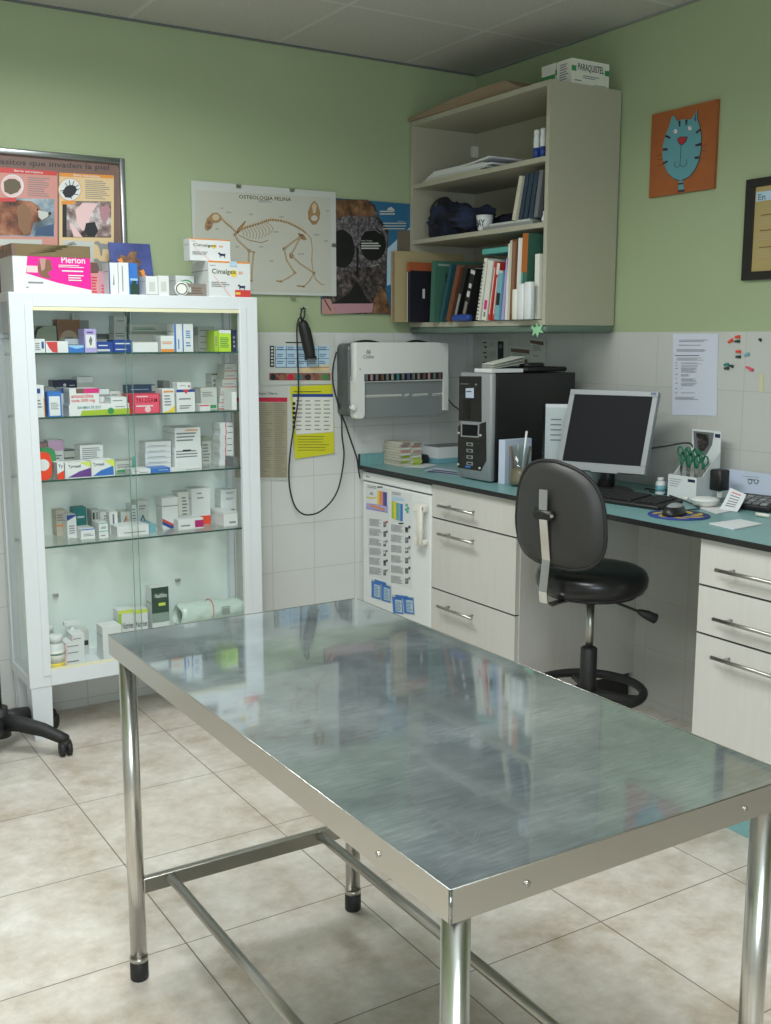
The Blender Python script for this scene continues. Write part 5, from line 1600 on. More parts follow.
m = MB()
bp = PYv(-0.034, [(302, 321), (303, 324), (305, 331), (307, 340), (309, 349), (310, 355.5), (310.3, 357.5)])
m.tube(bp, [0.014, 0.021, 0.025, 0.025, 0.024, 0.022, 0.019], 'rubber', 18)
m.build('body', t)
m = MB()
a, b = PY(-0.036, 310.5, 356), PY(-0.036, 311, 360)
m.box(a.x-0.021, a.x+0.021, -0.05, -0.022, b.z, a.z, 'black')
for k in range(8):
    m.box(a.x-0.020+k*0.005, a.x-0.0175+k*0.005, -0.052, -0.048, b.z-0.004, b.z+0.006, 'steel_dark')
m.build('blade', t)
m = MB()
m.tube(PYv(-0.034, [(302, 321), (300.5, 316), (301.5, 310), (303.5, 307.5), (305, 311), (304.5, 316), (302.5, 321)]), 0.0035, 'rubber', 8)
m.build('hanging_loop', t)
h = PY(-0.02, 303.3, 308.5)
m = MB(); m.tube([(h.x, 0.003, h.z), (h.x, -0.045, h.z), (h.x, -0.048, h.z+0.008)], 0.003, 'steel_dark', 8)
tag(m.build('wall_hook'), 'small metal hook on the green wall holding the hair clipper', 'hook')


def smooth(pts, n=6):
    out = []
    P = [pts[0]]+list(pts)+[pts[-1]]
    for i in range(1, len(P)-2):
        p0, p1, p2, p3 = P[i-1], P[i], P[i+1], P[i+2]
        for k in range(n):
            t_ = k/n
            out.append(0.5*((2*p1)+(p2-p0)*t_+(2*p0-5*p1+4*p2-p3)*t_**2+(3*p1-p0-3*p2+p3)*t_**3))
    out.append(P[-2])
    return out


cb = [(190, 62), (178, 72), (172, 110), (174, 180), (178, 300), (176, 370), (164, 450), (150, 540), (143, 620), (146, 690), (162, 750), (185, 780), (215, 789), (255, 778), (298, 740), (325, 690), (340, 620), (345, 560), (338, 500), (336, 430)]
pts = [PY(-0.035 if 2 < i < 19 else -0.03, 250+a/3.671, 300+b/3.671) for i, (a, b) in enumerate(cb)]
pts += [PY(-0.03, 250+a/3.671, 300+b/3.671) for a, b in [(326, 390), (312, 340), (303, 290), (306, 240), (318, 190)]]
m = MB(); m.tube(smooth(pts), 0.0035, 'rubber', 8)
m.build('cord', t)
m = MB(); m.tube(smooth([PY(-0.02, 250+a/3.671, 300+b/3.671) for a, b in [(338, 425), (350, 455), (372, 520), (392, 580), (398, 620), (404, 655)]]), 0.0035, 'rubber', 8)
tag(m.build('power_cord'), 'black cord running down the tiles from the wall appliance to the worktop', 'cord')

# ------------------------------------------------------------------ white wall appliance
AX0, AX1, AZ0, AZ1, AY = -0.735, -0.243, 1.100, 1.418, -0.150
t = thing('wall_appliance', 'white and grey appliance with a smoked window fixed on the wall tiles', 'appliance', ((AX0+AX1)/2, -0.07, AZ0))
m = MB()
m.rbox(AX0+0.0, AX1-0.015, -0.105, -0.006, AZ0+0.002, AZ1-0.004, 'housing_grey', 0.025, axis='y')
m.build('rear_housing', t)
m = MB()
# front shell with a rounded outline, opening for the tinted door
r = 0.028
sx0 = AX0+0.012
m.rbox(sx0, AX1, AY, AY+0.045, AZ0+0.150, AZ1, 'plastic_white', 0.010, axis='y', seg=5)
m.box(sx0+0.0005, sx0+0.045, AY+0.0003, AY+0.045, AZ0+0.008, AZ0+0.176, 'plastic_white')
m.box(AX1-0.026, AX1-0.0005, AY+0.0003, AY+0.045, AZ0+0.018, AZ0+0.176, 'plastic_white')
m.rbox(sx0+0.0, sx0+0.045, AY, AY+0.045, AZ0-0.004, AZ0+0.03, 'plastic_white', 0.012, axis='y', seg=4)
m.build('front_shell', t)
m = MB()
m.box(sx0+0.045, AX1-0.026, AY+0.010, AY+0.030, AZ0, AZ0+0.155, 'plastic_grey')
m.build('door', t)
m = MB()
G5 = (330, 330, 5.931)
c = Cv(m, 1, AY, G5)
c.rect(203, 262, 668, 306, 'black', 1, -12, -14)
for k in range(15):
    a = 208+k*31
    b = 262-k*0.8
    c.rect(a, b+2, a+12, b+38, ['grey2', 'pinkg', 'grey2', 'book_brown', 'grey2', 'sage', 'teal', 'grey2', 'slate', 'grey2', 'taupe', 'book_brown', 'pinkg', 'grey2', 'brown2'][k], 2)
    c.rect(a+13, b+2, a+15, b+38, 'grey', 3)
m.build('window', t)
m = MB()
c = Cv(m, 1, AY+0.010, G5)
for a0, a1, b in ((210, 425, 386), (440, 468, 382), (488, 578, 380), (606, 668, 376)):
    c.rect(a0, b, a1, b+14, 'greyw', 1, -6, -6)
    for k in range(int((a1-a0)/14)):
        c.rect(a0+4+k*14, b+4, a0+11+k*14, b+9, 'grey2', 2)
m.build('scale_print', t)
m = MB()
c = Cv(m, 1, AY, G5)
c.text('Chiller', 196, 150, 264, 170, 'grey2', 1, drop=-2)
for k in range(6):
    a = k*PI/3
    c.line([(228, 131), (228+15*math.cos(a), 131+15*math.sin(a))], 3, 'grey2', 1)
    c.circ(228+12*math.cos(a), 131+12*math.sin(a), 3.6, 3.6, 'grey2', 1, 8)
m.build('logo', t)
q = PY(AY, 330+178/5.931, 330+233/5.931)
m = MB(); m.lathe((q.x, AY, q.z), [(0.0035, -0.002), (0.0035, 0.0015)], 'led', 12, T=Matrix.Rotation(PI/2, 4, 'X')) if False else m.box(q.x-0.003, q.x+0.003, AY-0.0015, AY+0.001, q.z-0.003, q.z+0.003, 'teal2')
m.build('indicator_lamp', t)
q = PY(AY, 330+137/5.931, 330+461/5.931)
m = MB(); m.tube([(q.x+0.004, AY+0.02, q.z), (q.x+0.004, AY-0.004, q.z), (q.x+0.004, AY-0.008, q.z)], [0.013, 0.013, 0.008], 'plastic_white', 18)
m.build('knob', t)
m = MB()
q = PY(-0.07, 410, 342)
for x0, w in ((q.x-0.03, 0.13), (q.x-0.30, 0.15)):
    m.tube([(x0+w*k/8, -0.07, AZ1-0.006+0.012*math.sin(PI*k/8)) for k in range(9)], 0.005, 'rubber', 8)
m.build('top_grip', t)
m = MB(); m.tube(smooth([PY(-0.03, 448, 399), PY(-0.03, 453, 405), PY(-0.03, 462, 413), PY(-0.03, 470, 430)]), 0.003, 'rubber', 8)
tag(m.build('power_cord'), 'short black cord leaving the right side of the wall appliance', 'cord')

# ------------------------------------------------------------------ wall bookcase
BX = -0.356
BY0 = -0.926
t = thing('wall_bookcase', 'cream wall-mounted bookcase with three open compartments in the corner', 'bookcase', (-0.18, -0.46, 1.455))
BZ0, BZ1 = 1.484, 2.362
m = MB(); m.box(BX, -0.004, BY0, BY0+0.019, BZ0, BZ1, 'shelf_cream'); m.build('side_panel', t, bevel=0.0015)
m = MB(); m.box(BX, -0.004, -0.022, -0.003, BZ0, BZ1, 'shelf_cream'); m.build('side_panel', t, bevel=0.0015)
m = MB(); m.box(BX, -0.004, BY0+0.019, -0.022, BZ1-0.02, BZ1, 'shelf_cream'); m.build('top_panel', t)
m = MB(); m.box(BX, -0.004, BY0+0.019, -0.022, BZ0, BZ0+0.02, 'shelf_cream'); m.build('bottom_panel', t)
m = MB(); m.box(-0.016, -0.008, BY0+0.019, -0.022, BZ0+0.02, BZ1-0.02, 'shelf_cream'); m.build('back_panel', t)
S2, S1 = 2.098, 1.862
for z in (S2, S1):
    m = MB(); m.box(BX+0.002, -0.016, BY0+0.0195, -0.0225, z-0.019, z, 'shelf_cream'); m.build('shelf', t, bevel=0.001)
m = MB()
m.rbox(BX-0.003, -0.006, BY0-0.006, -0.003, 1.456, BZ0, 'green_rail', 0.018, axis='z')
m.build('light_rail', t)
q = PX(-0.05, 461, 136)
m = MB(); m.box(-0.045, -0.016, -0.044, -0.0225, 2.235, 2.285, 'gum'); m.build('wall_fixing', t, bevel=0.003)
SB = BZ0+0.02


def book(name, y0, x0, z0, th, dep, h, lean, mat, label, group, page=True, art=None, yaw=0.0, cat='book', spine_w=None):
    """upright book standing with its spine towards the room; lean in degrees tips its top to the right end"""
    T = Matrix.Translation((x0, y0, z0)) @ Matrix.Rotation(math.radians(lean), 4, 'X') @ Matrix.Rotation(math.radians(yaw), 4, 'Z')
    m = MB()
    c_ = 0.003
    if page:
        m.box(0.003, dep-0.004, -th+c_, -c_, 0.003, h-0.004, 'book_cream', T)
        m.box(0, dep, -c_, 0, 0, h, mat, T)
        m.box(0, dep, -th, -th+c_, 0, h, mat, T)
        m.box(0, 0.003, -th+c_, -c_, 0, h, mat, T)
    else:
        m.box(0, dep, -th, 0, 0, h, mat, T)
    if art:
        for i, a in enumerate(art):
            l = -0.0004*(i+1)
            if a[0] == 's':      # spine rectangle (fractions across, up)
                m.poly([T @ Vector((l, -th*a[1], h*a[2])), T @ Vector((l, -th*a[3], h*a[2])), T @ Vector((l, -th*a[3], h*a[4])), T @ Vector((l, -th*a[1], h*a[4]))], a[5])
            elif a[0] == 'f':    # cover facing the near end
                m.poly([T @ Vector((dep*a[1], -th+l, h*a[2])), T @ Vector((dep*a[3], -th+l, h*a[2])), T @ Vector((dep*a[3], -th+l, h*a[4])), T @ Vector((dep*a[1], -th+l, h*a[4]))], a[5])
            elif a[0] == 'ft':
                m.text(a[6], T @ Vector((dep*a[1], -th+l, h*a[2])), T.to_3x3() @ Vector((dep*(a[3]-a[1]), 0, 0)), T.to_3x3() @ Vector((0, 0, h*(a[4]-a[2]))), a[5])
            elif a[0] == 'st':   # spine text, reading upwards
                m.text(a[6], T @ Vector((l, -th*a[3], h*a[2])), T.to_3x3() @ Vector((0, 0, h*(a[4]-a[2]))), T.to_3x3() @ Vector((0, th*(a[3]-a[1]), 0)), a[5])
    o = m.build(name)
    return tag(o, label, cat, group)


GB = 'books on the lowest compartment of the bookcase'
e = 0.0012
m = MB()
m.box(-0.468, -0.10, -0.058, -0.024, SB+e, SB+0.305, 'kraft')
m.box(-0.4685, -0.4675, -0.055, -0.036, SB+0.004, SB+0.30, 'card_brown')
tag(m.build('box_file'), 'tan cardboard box file jutting out at the left end of the bookcase', 'box file')
book('book', -0.085, -0.425, SB+e, 0.028, 0.21, 0.255, 0, 'book_black', 'black book with an orange top band beside the tan box file', GB, art=[('s', 0, 0.84, 1, 1, 'book_orange'), ('f', 0, 0.86, 1, 1, 'book_orange'), ('s', .1, 0, .35, .84, 'greyw'), ('f', .3, .40, .36, .56, 'greyw')])
book('book', -0.215, -0.392, SB+e, 0.030, 0.24, 0.255, 3, 'book_green', 'large green book with a dark title on its cover', GB, art=[('f', .05, .92, 1, .95, 'greyg'), ('ft', .22, .66, .78, .80, 'ink', 'NEUROL'), ('f', .70, .62, .88, .70, 'rose'), ('f', .45, .2, .8, .45, 'brown2')])
book('book', -0.272, -0.380, SB+0.006, 0.018, 0.22, 0.24, 17, 'book_teal', 'dark teal book leaning right against the brown one', GB)
book('book', -0.318, -0.380, SB+0.008, 0.026, 0.21, 0.235, 19, 'book_brown', 'brown covered book leaning right in the bookcase', GB, art=[('f', .2, .6, .6, .8, 'tan')])
book('book', -0.366, -0.378, SB+0.010, 0.024, 0.21, 0.225, 20, 'black', 'black book leaning right beside the brown leaning one', GB, art=[('s', .2, .1, .8, .5, 'grey')])
book('book', -0.418, -0.375, SB+0.010, 0.030, 0.21, 0.22, 19, 'black', 'thick black book with white title blocks leaning on the ring binder', GB, art=[('s', 0, .88, 1, .95, 'greyw'), ('s', .25, .62, .85, .70, 'greyw'), ('s', .25, .45, .85, .56, 'greyw'), ('s', .25, .12, .85, .36, 'taupe')])
book('ring_binder', -0.522, -0.375, SB+0.007, 0.022, 0.22, 0.245, 12, 'whitew', 'white wire-bound manual leaning beside the white books', GB, page=False, art=[('s', .1, .02+.06*k, .6, .04+.06*k, 'ink') for k in range(16)])
book('book', -0.556, -0.372, SB+0.006, 0.030, 0.21, 0.235, 10, 'whitew', 'thick white book with a pink emblem on its spine', GB, page=False, art=[('s', .2, .18, .8, .34, 'pink'), ('s', .35, .06, .65, .14, 'grey2')])
book('book', -0.596, -0.372, SB+0.005, 0.018, 0.2, 0.228, 10, 'book_red', 'narrow red and white spined book near the middle', GB, page=False, art=[('s', .2, .1, .5, .9, 'whitew')])
book('book', -0.622, -0.372, SB+0.005, 0.018, 0.2, 0.22, 8, 'book_red', 'slim red book leaning beside the bright blue spine', GB, page=False, art=[('s', 0, .8, 1, 1, 'whitew'), ('s', .4, .1, .7, .75, 'whitew')])
book('book', -0.648, -0.380, SB+0.005, 0.028, 0.2, 0.19, 7, 'tealb', 'short bright blue book with a dark middle block', GB, page=False, art=[('s', .1, .3, .9, .55, 'ink'), ('s', 0, .95, 1, 1, 'greyw')])
book('book', -0.684, -0.372, SB+0.004, 0.014, 0.2, 0.235, 6, 'lilac', 'thin lilac grey book right of the bright blue one', GB, page=False)
book('book', -0.706, -0.372, SB+0.003, 0.014, 0.2, 0.29, 3, 'whitew', 'tall thin white book left of the red brown spine', GB, page=False)
book('book', -0.723, -0.374, SB+0.003, 0.016, 0.21, 0.30, 2, 'book_cream', 'tall cream book left of the red brown spine', GB, page=False)
book('book', -0.742, -0.378, SB+0.003, 0.028, 0.22, 0.302, 2, 'book_brown', 'tall book with a red brown spine and cream edge', GB, art=[('s', .15, .08, .75, .97, 'brown')])
book('book', -0.773, -0.374, SB+0.003, 0.024, 0.2, 0.305, 2, 'whitew', 'tall off white book left of the orange brown folder', GB, page=False, art=[('s', .7, 0, .8, 1, 'pinkl')])
book('book', -0.798, -0.374, SB+0.003, 0.034, 0.22, 0.32, 2, 'book_green', 'tall folder, orange brown above green, near the right end', GB, page=False, art=[('s', 0, .55, 1, 1, 'rust'), ('s', 0.0, 0, .3, .55, 'teal2'), ('s', .6, 0, 1, .4, 'green')])
book('book', -0.872, -0.364, SB+0.003, 0.026, 0.2, 0.24, 0, 'whitew', 'white folder at the far right end of the lowest compartment', GB, page=False)
for k, (yy, hh, ww, lb) in enumerate([(-0.790, 0.115, 0.030, 'left'), (-0.824, 0.135, 0.034, 'middle'), (-0.862, 0.140, 0.038, 'right')]):
    m = MB(); m.rbox(-0.408, -0.382, yy-ww, yy, SB-0.0+e if False else SB+e, SB+hh, 'white' if k else 'whitew', 0.008, axis='z')
    tag(m.build('white_packet'), 'small white packet standing before the tall books, %s of three' % lb, 'packet', 'white packets in the bookcase')
# the packets stand on the front lip: keep them on the shelf
m = MB(); m.rbox(-0.400, -0.372-0.0, -0.50, -0.385, SB+e, SB+0.028, 'blue2', 0.012, axis='x')
T = None
tag(m.build('pencil_case'), 'small blue pouch lying in front of the leaning black books', 'pouch')
m = MB(); m.box(-0.352, -0.16, -0.700, -0.530, SB+0.262, SB+0.285, 'teal'); m.box(-0.354, -0.352, -0.700, -0.530, SB+0.264, SB+0.283, 'teal2')
tag(m.build('folder'), 'teal folder lying flat on top of the white books', 'folder')


def blob(m, c, s, mat, seed=0, amp=0.25, n=22, k=16, T=None, flat=0.0):
    from mathutils import noise as mn
    vs = []
    for i in range(k+1):
        th = PI*i/k
        for j in range(n):
            a = 2*PI*j/n
            d = Vector((math.sin(th)*math.cos(a), math.sin(th)*math.sin(a), math.cos(th)))
            q = 1+amp*mn.noise(d*1.9+Vector((seed, seed*2, 0)))+amp*0.6*mn.noise(d*4.5+Vector((seed, 0, 3)))
            p = Vector((d.x*s[0]*q, d.y*s[1]*q, d.z*s[2]*q))
            if T is not None:
                p = T @ p
            p = p+Vector(c)
            if p.z < flat:
                p.z = flat
            vs.append(p)
    fs = [(i*n+j, i*n+(j+1) % n, (i+1)*n+(j+1) % n, (i+1)*n+j) for i in range(k) for j in range(n)]
    m.add(vs, fs, mat, True)


# middle compartment
m = MB()
blob(m, (-0.26, -0.16, S1+0.07), (0.085, 0.095, 0.085), 'denim', 3, 0.4, flat=S1+0.001)
blob(m, (-0.25, -0.30, S1+0.06), (0.10, 0.14, 0.065), 'denim', 5, 0.5, flat=S1+0.001)
blob(m, (-0.11, -0.45, S1+0.045), (0.075, 0.15, 0.05), 'denim', 9, 0.5, flat=S1+0.001)
m.tube(smooth([Vector((-0.28, -0.10, S1+0.05)), Vector((-0.30, -0.085, S1+0.12)), Vector((-0.28, -0.11, S1+0.165)), Vector((-0.25, -0.17, S1+0.15))]), 0.006, 'rubber', 8)
tag(m.build('dark_bag'), 'crumpled black and navy cloth bag in the middle compartment', 'bag')
q0 = PX(-0.335, 474, 231); q1 = PX(-0.335, 489, 231)
rc = 0.034
mc = Vector((-0.318, (q0.y+q1.y)/2+0.002, S1+0.001))
t = thing('mug', 'small white mug with dark capital letters before the cloth bag', 'mug', mc)
m = MB()
m.lathe(mc, [(rc*0.62, 0), (rc*0.78, 0.004), (rc*0.93, 0.035), (rc, 0.062), (rc*0.94, 0.062), (rc*0.8, 0.01)], 'white', 28)
m.build('body', t)
m = MB()
for ch, a0 in (('B', -0.45), ('A', 0.0), ('Y', 0.45), ('I', -0.85)):
    T = Matrix.Translation(mc) @ Matrix.Rotation(PI+a0+0.25, 4, 'Z')
    R_ = rc*0.99
    m.text(ch, T @ Vector((R_*0.93, -0.010, 0.016)), T.to_3x3() @ Vector((0, 0.019 if ch != 'I' else 0.005, 0)), T.to_3x3() @ Vector((R_*0.05, 0, 0.028)), 'ink')
m.build('lettering', t)
m = MB(); m.prism([(-0.345, -0.52, S1+0.001), (-0.30, -0.50, S1+0.001), (-0.17, -0.62, S1+0.001), (-0.20, -0.82, S1+0.001), (-0.345, -0.83, S1+0.001)], (0, 0, 0.012), 'grey')
m.prism([(-0.335, -0.55, S1+0.013), (-0.30, -0.53, S1+0.013), (-0.19, -0.64, S1+0.013), (-0.22, -0.80, S1+0.013), (-0.335, -0.80, S1+0.013)], (0, 0, 0.010), 'greyw')
tag(m.build('plastic_folder'), 'grey plastic document folder lying beside the mug', 'folder')
GL = 'leaning binders in the middle compartment'
for k, (mt, y, lb) in enumerate([('book_cream', -0.715, 'cream binder, leftmost of the leaning row in the middle compartment'), ('binder_blue', -0.742, 'dark blue binder leaning just right of the cream one'),
                                 ('binder_blue', -0.772, 'second dark blue binder from the left in the leaning row'), ('binder_blue', -0.802, 'third dark blue binder from the left in the leaning row'), ('grey2', -0.832, 'dark grey binder at the right end of the leaning row')]):
    book('binder', y+0.01, -0.345+(0.01 if k else 0.0), S1+0.026, 0.022, 0.22, 0.165+0.006*(k > 0), 14-k, mt, lb, GL, page=True, cat='binder')
m = MB(); m.lathe((-0.325, -0.885, S1+0.001), [(0.015, 0), (0.019, 0.012), (0.012, 0.030), (0.014, 0.040)], 'white', 20)
tag(m.build('small_figurine'), 'tiny white ornament at the right end of the middle compartment', 'ornament')
# top compartment
for k in range(5):
    z = S2+0.001+k*0.0085
    m = MB()
    y0, y1 = -0.085-k*0.012, -0.50-0.03*(k % 3)
    pts = [(-0.345+0.004*k, y0), (-0.345+0.006*k, y1), (-0.12, y1+0.02), (-0.12, y0+0.01)]
    nseg = 8
    for a in range(nseg):
        f0, f1 = a/nseg, (a+1)/nseg
        lift = lambda f: 0.012*max(0, f-0.6)**1*2.5 if k == 4 else 0.0
        ya, yb_ = y0+(y1-y0)*f0, y0+(y1-y0)*f1
        m.add([(-0.345+0.005*k, ya, z+lift(f0)), (-0.345+0.005*k, yb_, z+lift(f1)), (-0.12, yb_, z+lift(f1)), (-0.12, ya, z+lift(f0)),
               (-0.345+0.005*k, ya, z+0.007+lift(f0)), (-0.345+0.005*k, yb_, z+0.007+lift(f1)), (-0.12, yb_, z+0.007+lift(f1)), (-0.12, ya, z+0.007+lift(f0))],
              [(0, 1, 2, 3), (7, 6, 5, 4), (0, 4, 5, 1), (2, 6, 7, 3), (1, 5, 6, 2), (0, 3, 7, 4)], ['book_cream', 'greyw', 'paper', 'whitew', 'paper'][k])
    tag(m.build('paper_bundle'), 'bundle of papers lying in the top compartment, %s of five' % ['lowest', 'second lowest', 'middle', 'second topmost', 'topmost'][k], 'papers', 'papers in the top compartment')
for k, (px, lb) in enumerate([(534.5, 'left'), (541, 'right')]):
    q = PX(-0.335, px, 157)
    cc = Vector((-0.325, q.y, S2+0.001))
    bottle(cc, 0.0125, 0.105, 0.85, 'tiny white bottle with blue base in the top compartment, %s one' % lb, band=[(0.02, 0.38, 'blue2')], group='little bottles in the top compartment')
# on top
m = MB()
z = BZ1+0.001
m.prism([(-0.372, -0.006, z), (-0.372, -0.006, z+0.010), (-0.362, -0.30, z+0.036), (-0.352, -0.50, z+0.048), (-0.340, -0.64, z+0.052), (-0.330, -0.735, z+0.006), (-0.330, -0.735, z)], (0.27, 0, 0), 'card_brown')
tag(m.build('cardboard_sheet'), 'folded brown cardboard sheet lying on top of the bookcase', 'cardboard')


def parbox(x0, x1, y0, y1, label):
    m = MB()
    z0, z1 = BZ1+0.001, BZ1+0.088
    m.box(x0, x1, y0, y1, z0, z1, 'whitew')
    o = Vector((x0, y0, z0)); u = Vector((x1-x0, 0, 0)); v = Vector((0, 0, z1-z0))
    face_art(m, [('r', 0, .50, .12, .72, 'green'), ('r', .88, .50, 1, .72, 'green'), ('t', 'PARAQUISTEL', .16, .50, .85, .84, 'ink'), ('l', .30, .26, .75, .42, 2, 'ink'), ('l', .08, .12, .3, .22, 1, 'ink'), ('l', .6, .03, .95, .08, 1, 'ink')], o, u, v, Vector((0, -1, 0)))
    face_art(m, [('r', 0, .36, 1, .55, 'green')] if label.startswith('left') or 'plain' in label else [('l', .2, .2, .8, .9, 7, 'ink')], Vector((x0, y1, z0)), Vector((0, y0-y1, 0)), v, Vector((-1, 0, 0)))
    tag(m.build('medicine_box'), label, 'box', 'white and green cartons on the bookcase')


parbox(-0.250, -0.064, -0.918, -0.836, 'white carton with green marks and black lettering on the bookcase, nearer one')
parbox(-0.252, -0.066, -0.830, -0.752, 'plain ended white carton with green stripe on the bookcase, behind its twin')
# green splat sticker hanging under the bookcase corner
m = MB()
c = Cv(m, 0, BX-0.0045, (400, 170, 4.819))
sh = [(640, 745), (652, 760), (662, 735), (668, 755), (690, 745), (680, 768), (692, 785), (670, 782), (665, 805), (655, 785), (640, 800), (645, 772), (632, 760)]
m.prism([c.p(a, b, 0) for a, b in sh], (-0.003, 0, 0), 'sticker_green')
tag(m.build('gecko_sticker'), 'pale green splayed animal sticker under the right front corner of the bookcase', 'sticker')

# ------------------------------------------------------------------ pictures on the right wall
t = thing('cat_painting', 'square orange canvas painting of a blue striped cat face', 'painting', (-0.01, -1.24, 1.95))
m = MB()
cy0, cy1, cz0, cz1 = -1.398, -1.092, 1.951, 2.247
m.box(-0.009, 0.0035, cy0, cy1, cz0, cz1, 'orange_paint')
m.build('canvas', t)
m = MB()
c = Cv(m, 0, -0.009, (640, 95, 8.567))
body = [(270, 195), (292, 172), (318, 222), (350, 212), (395, 208), (440, 210), (470, 165), (490, 130), (492, 200), (512, 270), (526, 350), (524, 450), (505, 560), (470, 640), (420, 700), (350, 732), (290, 715), (240, 670), (208, 600), (192, 520), (196, 440), (218, 350), (250, 270)]
cx_, cy_ = 360, 450
c.poly([((a-cx_)*1.022+cx_+3, (b-cy_)*1.015+cy_+3) for a, b in body], 'catstripe', 1)
c.poly(body, 'catblue', 2)
c.poly([(465, 210), (480, 150), (486, 215), (478, 232)], 'slate', 3)
c.poly([(332, 735), (372, 735), (382, 832), (330, 836)], 'catblue', 2)
for q in ([(330, 755), (374, 750), (374, 764), (330, 770)], [(328, 815), (384, 808), (386, 828), (328, 836)]):
    c.poly(q, 'catstripe', 3)
for q in ([(222, 340), (268, 362), (258, 376), (218, 360)], [(198, 455), (240, 455), (238, 478), (198, 478)], [(198, 580), (238, 558), (240, 575), (205, 596)],
          [(330, 222), (350, 220), (348, 270), (336, 272)], [(390, 212), (412, 212), (404, 260), (392, 258)], [(478, 318), (520, 285), (522, 305), (486, 332)],
          [(474, 425), (526, 408), (528, 434), (478, 442)], [(466, 530), (510, 522), (505, 548), (470, 548)]):
    c.poly(q, 'catstripe', 3)
c.poly([(318, 378), (345, 358), (410, 355), (398, 400), (362, 432), (338, 420)], 'catstripe', 3)
c.poly([(324, 382), (348, 364), (402, 361), (392, 396), (360, 425), (342, 414)], 'catnose', 4)
c.circ(306, 312, 17, 19, 'pinkl', 3); c.circ(306, 310, 13, 15, 'white', 4); c.circ(301, 312, 4, 4, 'ink', 5)
c.circ(430, 285, 17, 19, 'pinkl', 3); c.circ(430, 283, 13, 15, 'white', 4); c.circ(435, 280, 4, 4, 'ink', 5)
c.line([(355, 430), (350, 500), (345, 600)], 4, 'catstripe', 3)
c.line([(345, 600), (330, 618), (308, 620), (295, 605), (298, 580), (310, 572)], 4, 'catstripe', 3)
c.line([(345, 600), (362, 615), (385, 612), (400, 595), (402, 570), (398, 550)], 4, 'catstripe', 3)
for q in ([(145, 520), (192, 512)], [(150, 555), (190, 548)], [(155, 608), (205, 592)], [(526, 432), (575, 430)], [(525, 478), (570, 484)], [(515, 540), (560, 545)]):
    c.line(q, 3.5, 'catstripe', 3)
m.build('painted_cat', t)

t = thing('framed_certificate', 'black framed tan certificate at the right edge of the photo', 'framed picture', (-0.01, -1.72, 1.62))
y1 = -1.540; y0 = y1-0.36; z0, z1 = 1.630, 1.962
m = MB()
for a in ((y0, y1, z0, z0+0.028), (y0, y1, z1-0.028, z1)):
    m.box(-0.013, 0.003, a[0], a[1], a[2], a[3], 'frame_black')
for a in ((y0, y0+0.028), (y1-0.038, y1)):
    m.box(-0.013, 0.003, a[0], a[1], z0+0.028, z1-0.028, 'frame_black')
m.build('frame', t, bevel=0.001)
m = MB()
m.box(-0.008, 0.003, y0+0.028, y1-0.038, z0+0.028, z1-0.028, 'gold_paper')
m.box(-0.0085, -0.008, y0+0.03, y1-0.042, z1-0.075, z1-0.045, 'sky')
m.text('En', (-0.0092, y1-0.050, z1-0.072), (0, -0.030, 0), (0, 0, 0.020), 'grey2')
for k, z in enumerate((z1-0.12, z1-0.17, z1-0.225)):
    m.box(-0.0085, -0.008, y0+0.06, y1-0.065, z-0.003, z, 'book_brown')
    for j in range(3):
        m.box(-0.0085, -0.008, y0+0.05, y1-0.055, z-0.014-j*0.009, z-0.012-j*0.009, 'tan')
m.build('print', t)

XT = -0.0015
G6 = (660, 325, 6.946)


def dn(c):
    c.lines(135, 103, 335, 122, 2, 'print', 2)
    c.lines(130, 138, 310, 150, 1, 'print', 2)
    c.lines(118, 168, 330, 190, 3, 'print', 2)
    c.rect(108, 210, 275, 214, 'ink', 2)
    c.lines(118, 228, 310, 250, 3, 'print', 2)
    for k in range(8):
        y = [262, 282, 300, 342, 372, 402, 440, 470][k]
        c.lines(108, y, 128, y+6, 1, 'ink', 2, fill=0.5)
        c.lines(148, y, [300, 300, 270, 205, 262, 268, 160, 280][k], y+[12, 16, 34, 18, 24, 26, 6, 8][k], [2, 2, 5, 3, 4, 4, 1, 1][k], 'print', 2)
    c.lines(108, 500, 270, 524, 3, 'print', 2)


sheet_x('typed_sheet', [(92, 60), (405, 62), (395, 632), (84, 625)], XT, 'long typed sheet of white paper taped on the right wall tiles', 'paper', 'paper_lilac', dn, G6)
GM = 'little coloured magnets on the right wall tiles'
for k, (a, b, a2, b2, mt, lb) in enumerate([(478, 122, 508, 100, 'red', 'slanting red clip at the left of the upper clips on the tiles'), (525, 86, 558, 78, 'red', 'topmost red clip on the wall tiles'),
                                            (523, 115, 556, 110, 'dgreen', 'dark green clip just below the topmost red one'), (530, 186, 562, 182, 'red', 'red clip in the middle row on the tiles'),
                                            (530, 222, 562, 218, 'dgreen', 'dark green clip below the middle red one'), (590, 212, 622, 198, 'tealb', 'slanting pale blue clip at the right on the tiles'),
                                            (447, 278, 478, 270, 'teal', 'teal clip, upper of the left pair'), (449, 303, 482, 298, 'dgreen', 'dark green clip, lower of the left pair'), (486, 283, 512, 286, 'dgreen', 'short dark clip right of the left pair'),
                                            (600, 292, 650, 312, 'red3', 'long slanting red clip at the lower right on the tiles'), (690, 100, 706, 104, 'ink', 'small dark clip at the picture edge on the tiles')]):
    c = Cv(MB(), 0, XT, G6)
    p0, p1 = c.p(a, b), c.p(a2, b2)
    m = MB()
    d = (p1-p0); L_ = d.length; d.normalize(); w = Vector((0, -d.z, d.y))
    q = [p0-w*0.0035, p0+w*0.0035, p0+d*L_*0.55+w*0.002, p0+d*L_*0.6+w*0.006, p1+w*0.006, p1-w*0.004, p0+d*L_*0.6-w*0.0045]
    m.prism(q, (-0.005, 0, 0), mt)
    tag(m.build('wall_clip'), lb, 'clip', GM)


def nt1(c):
    pass


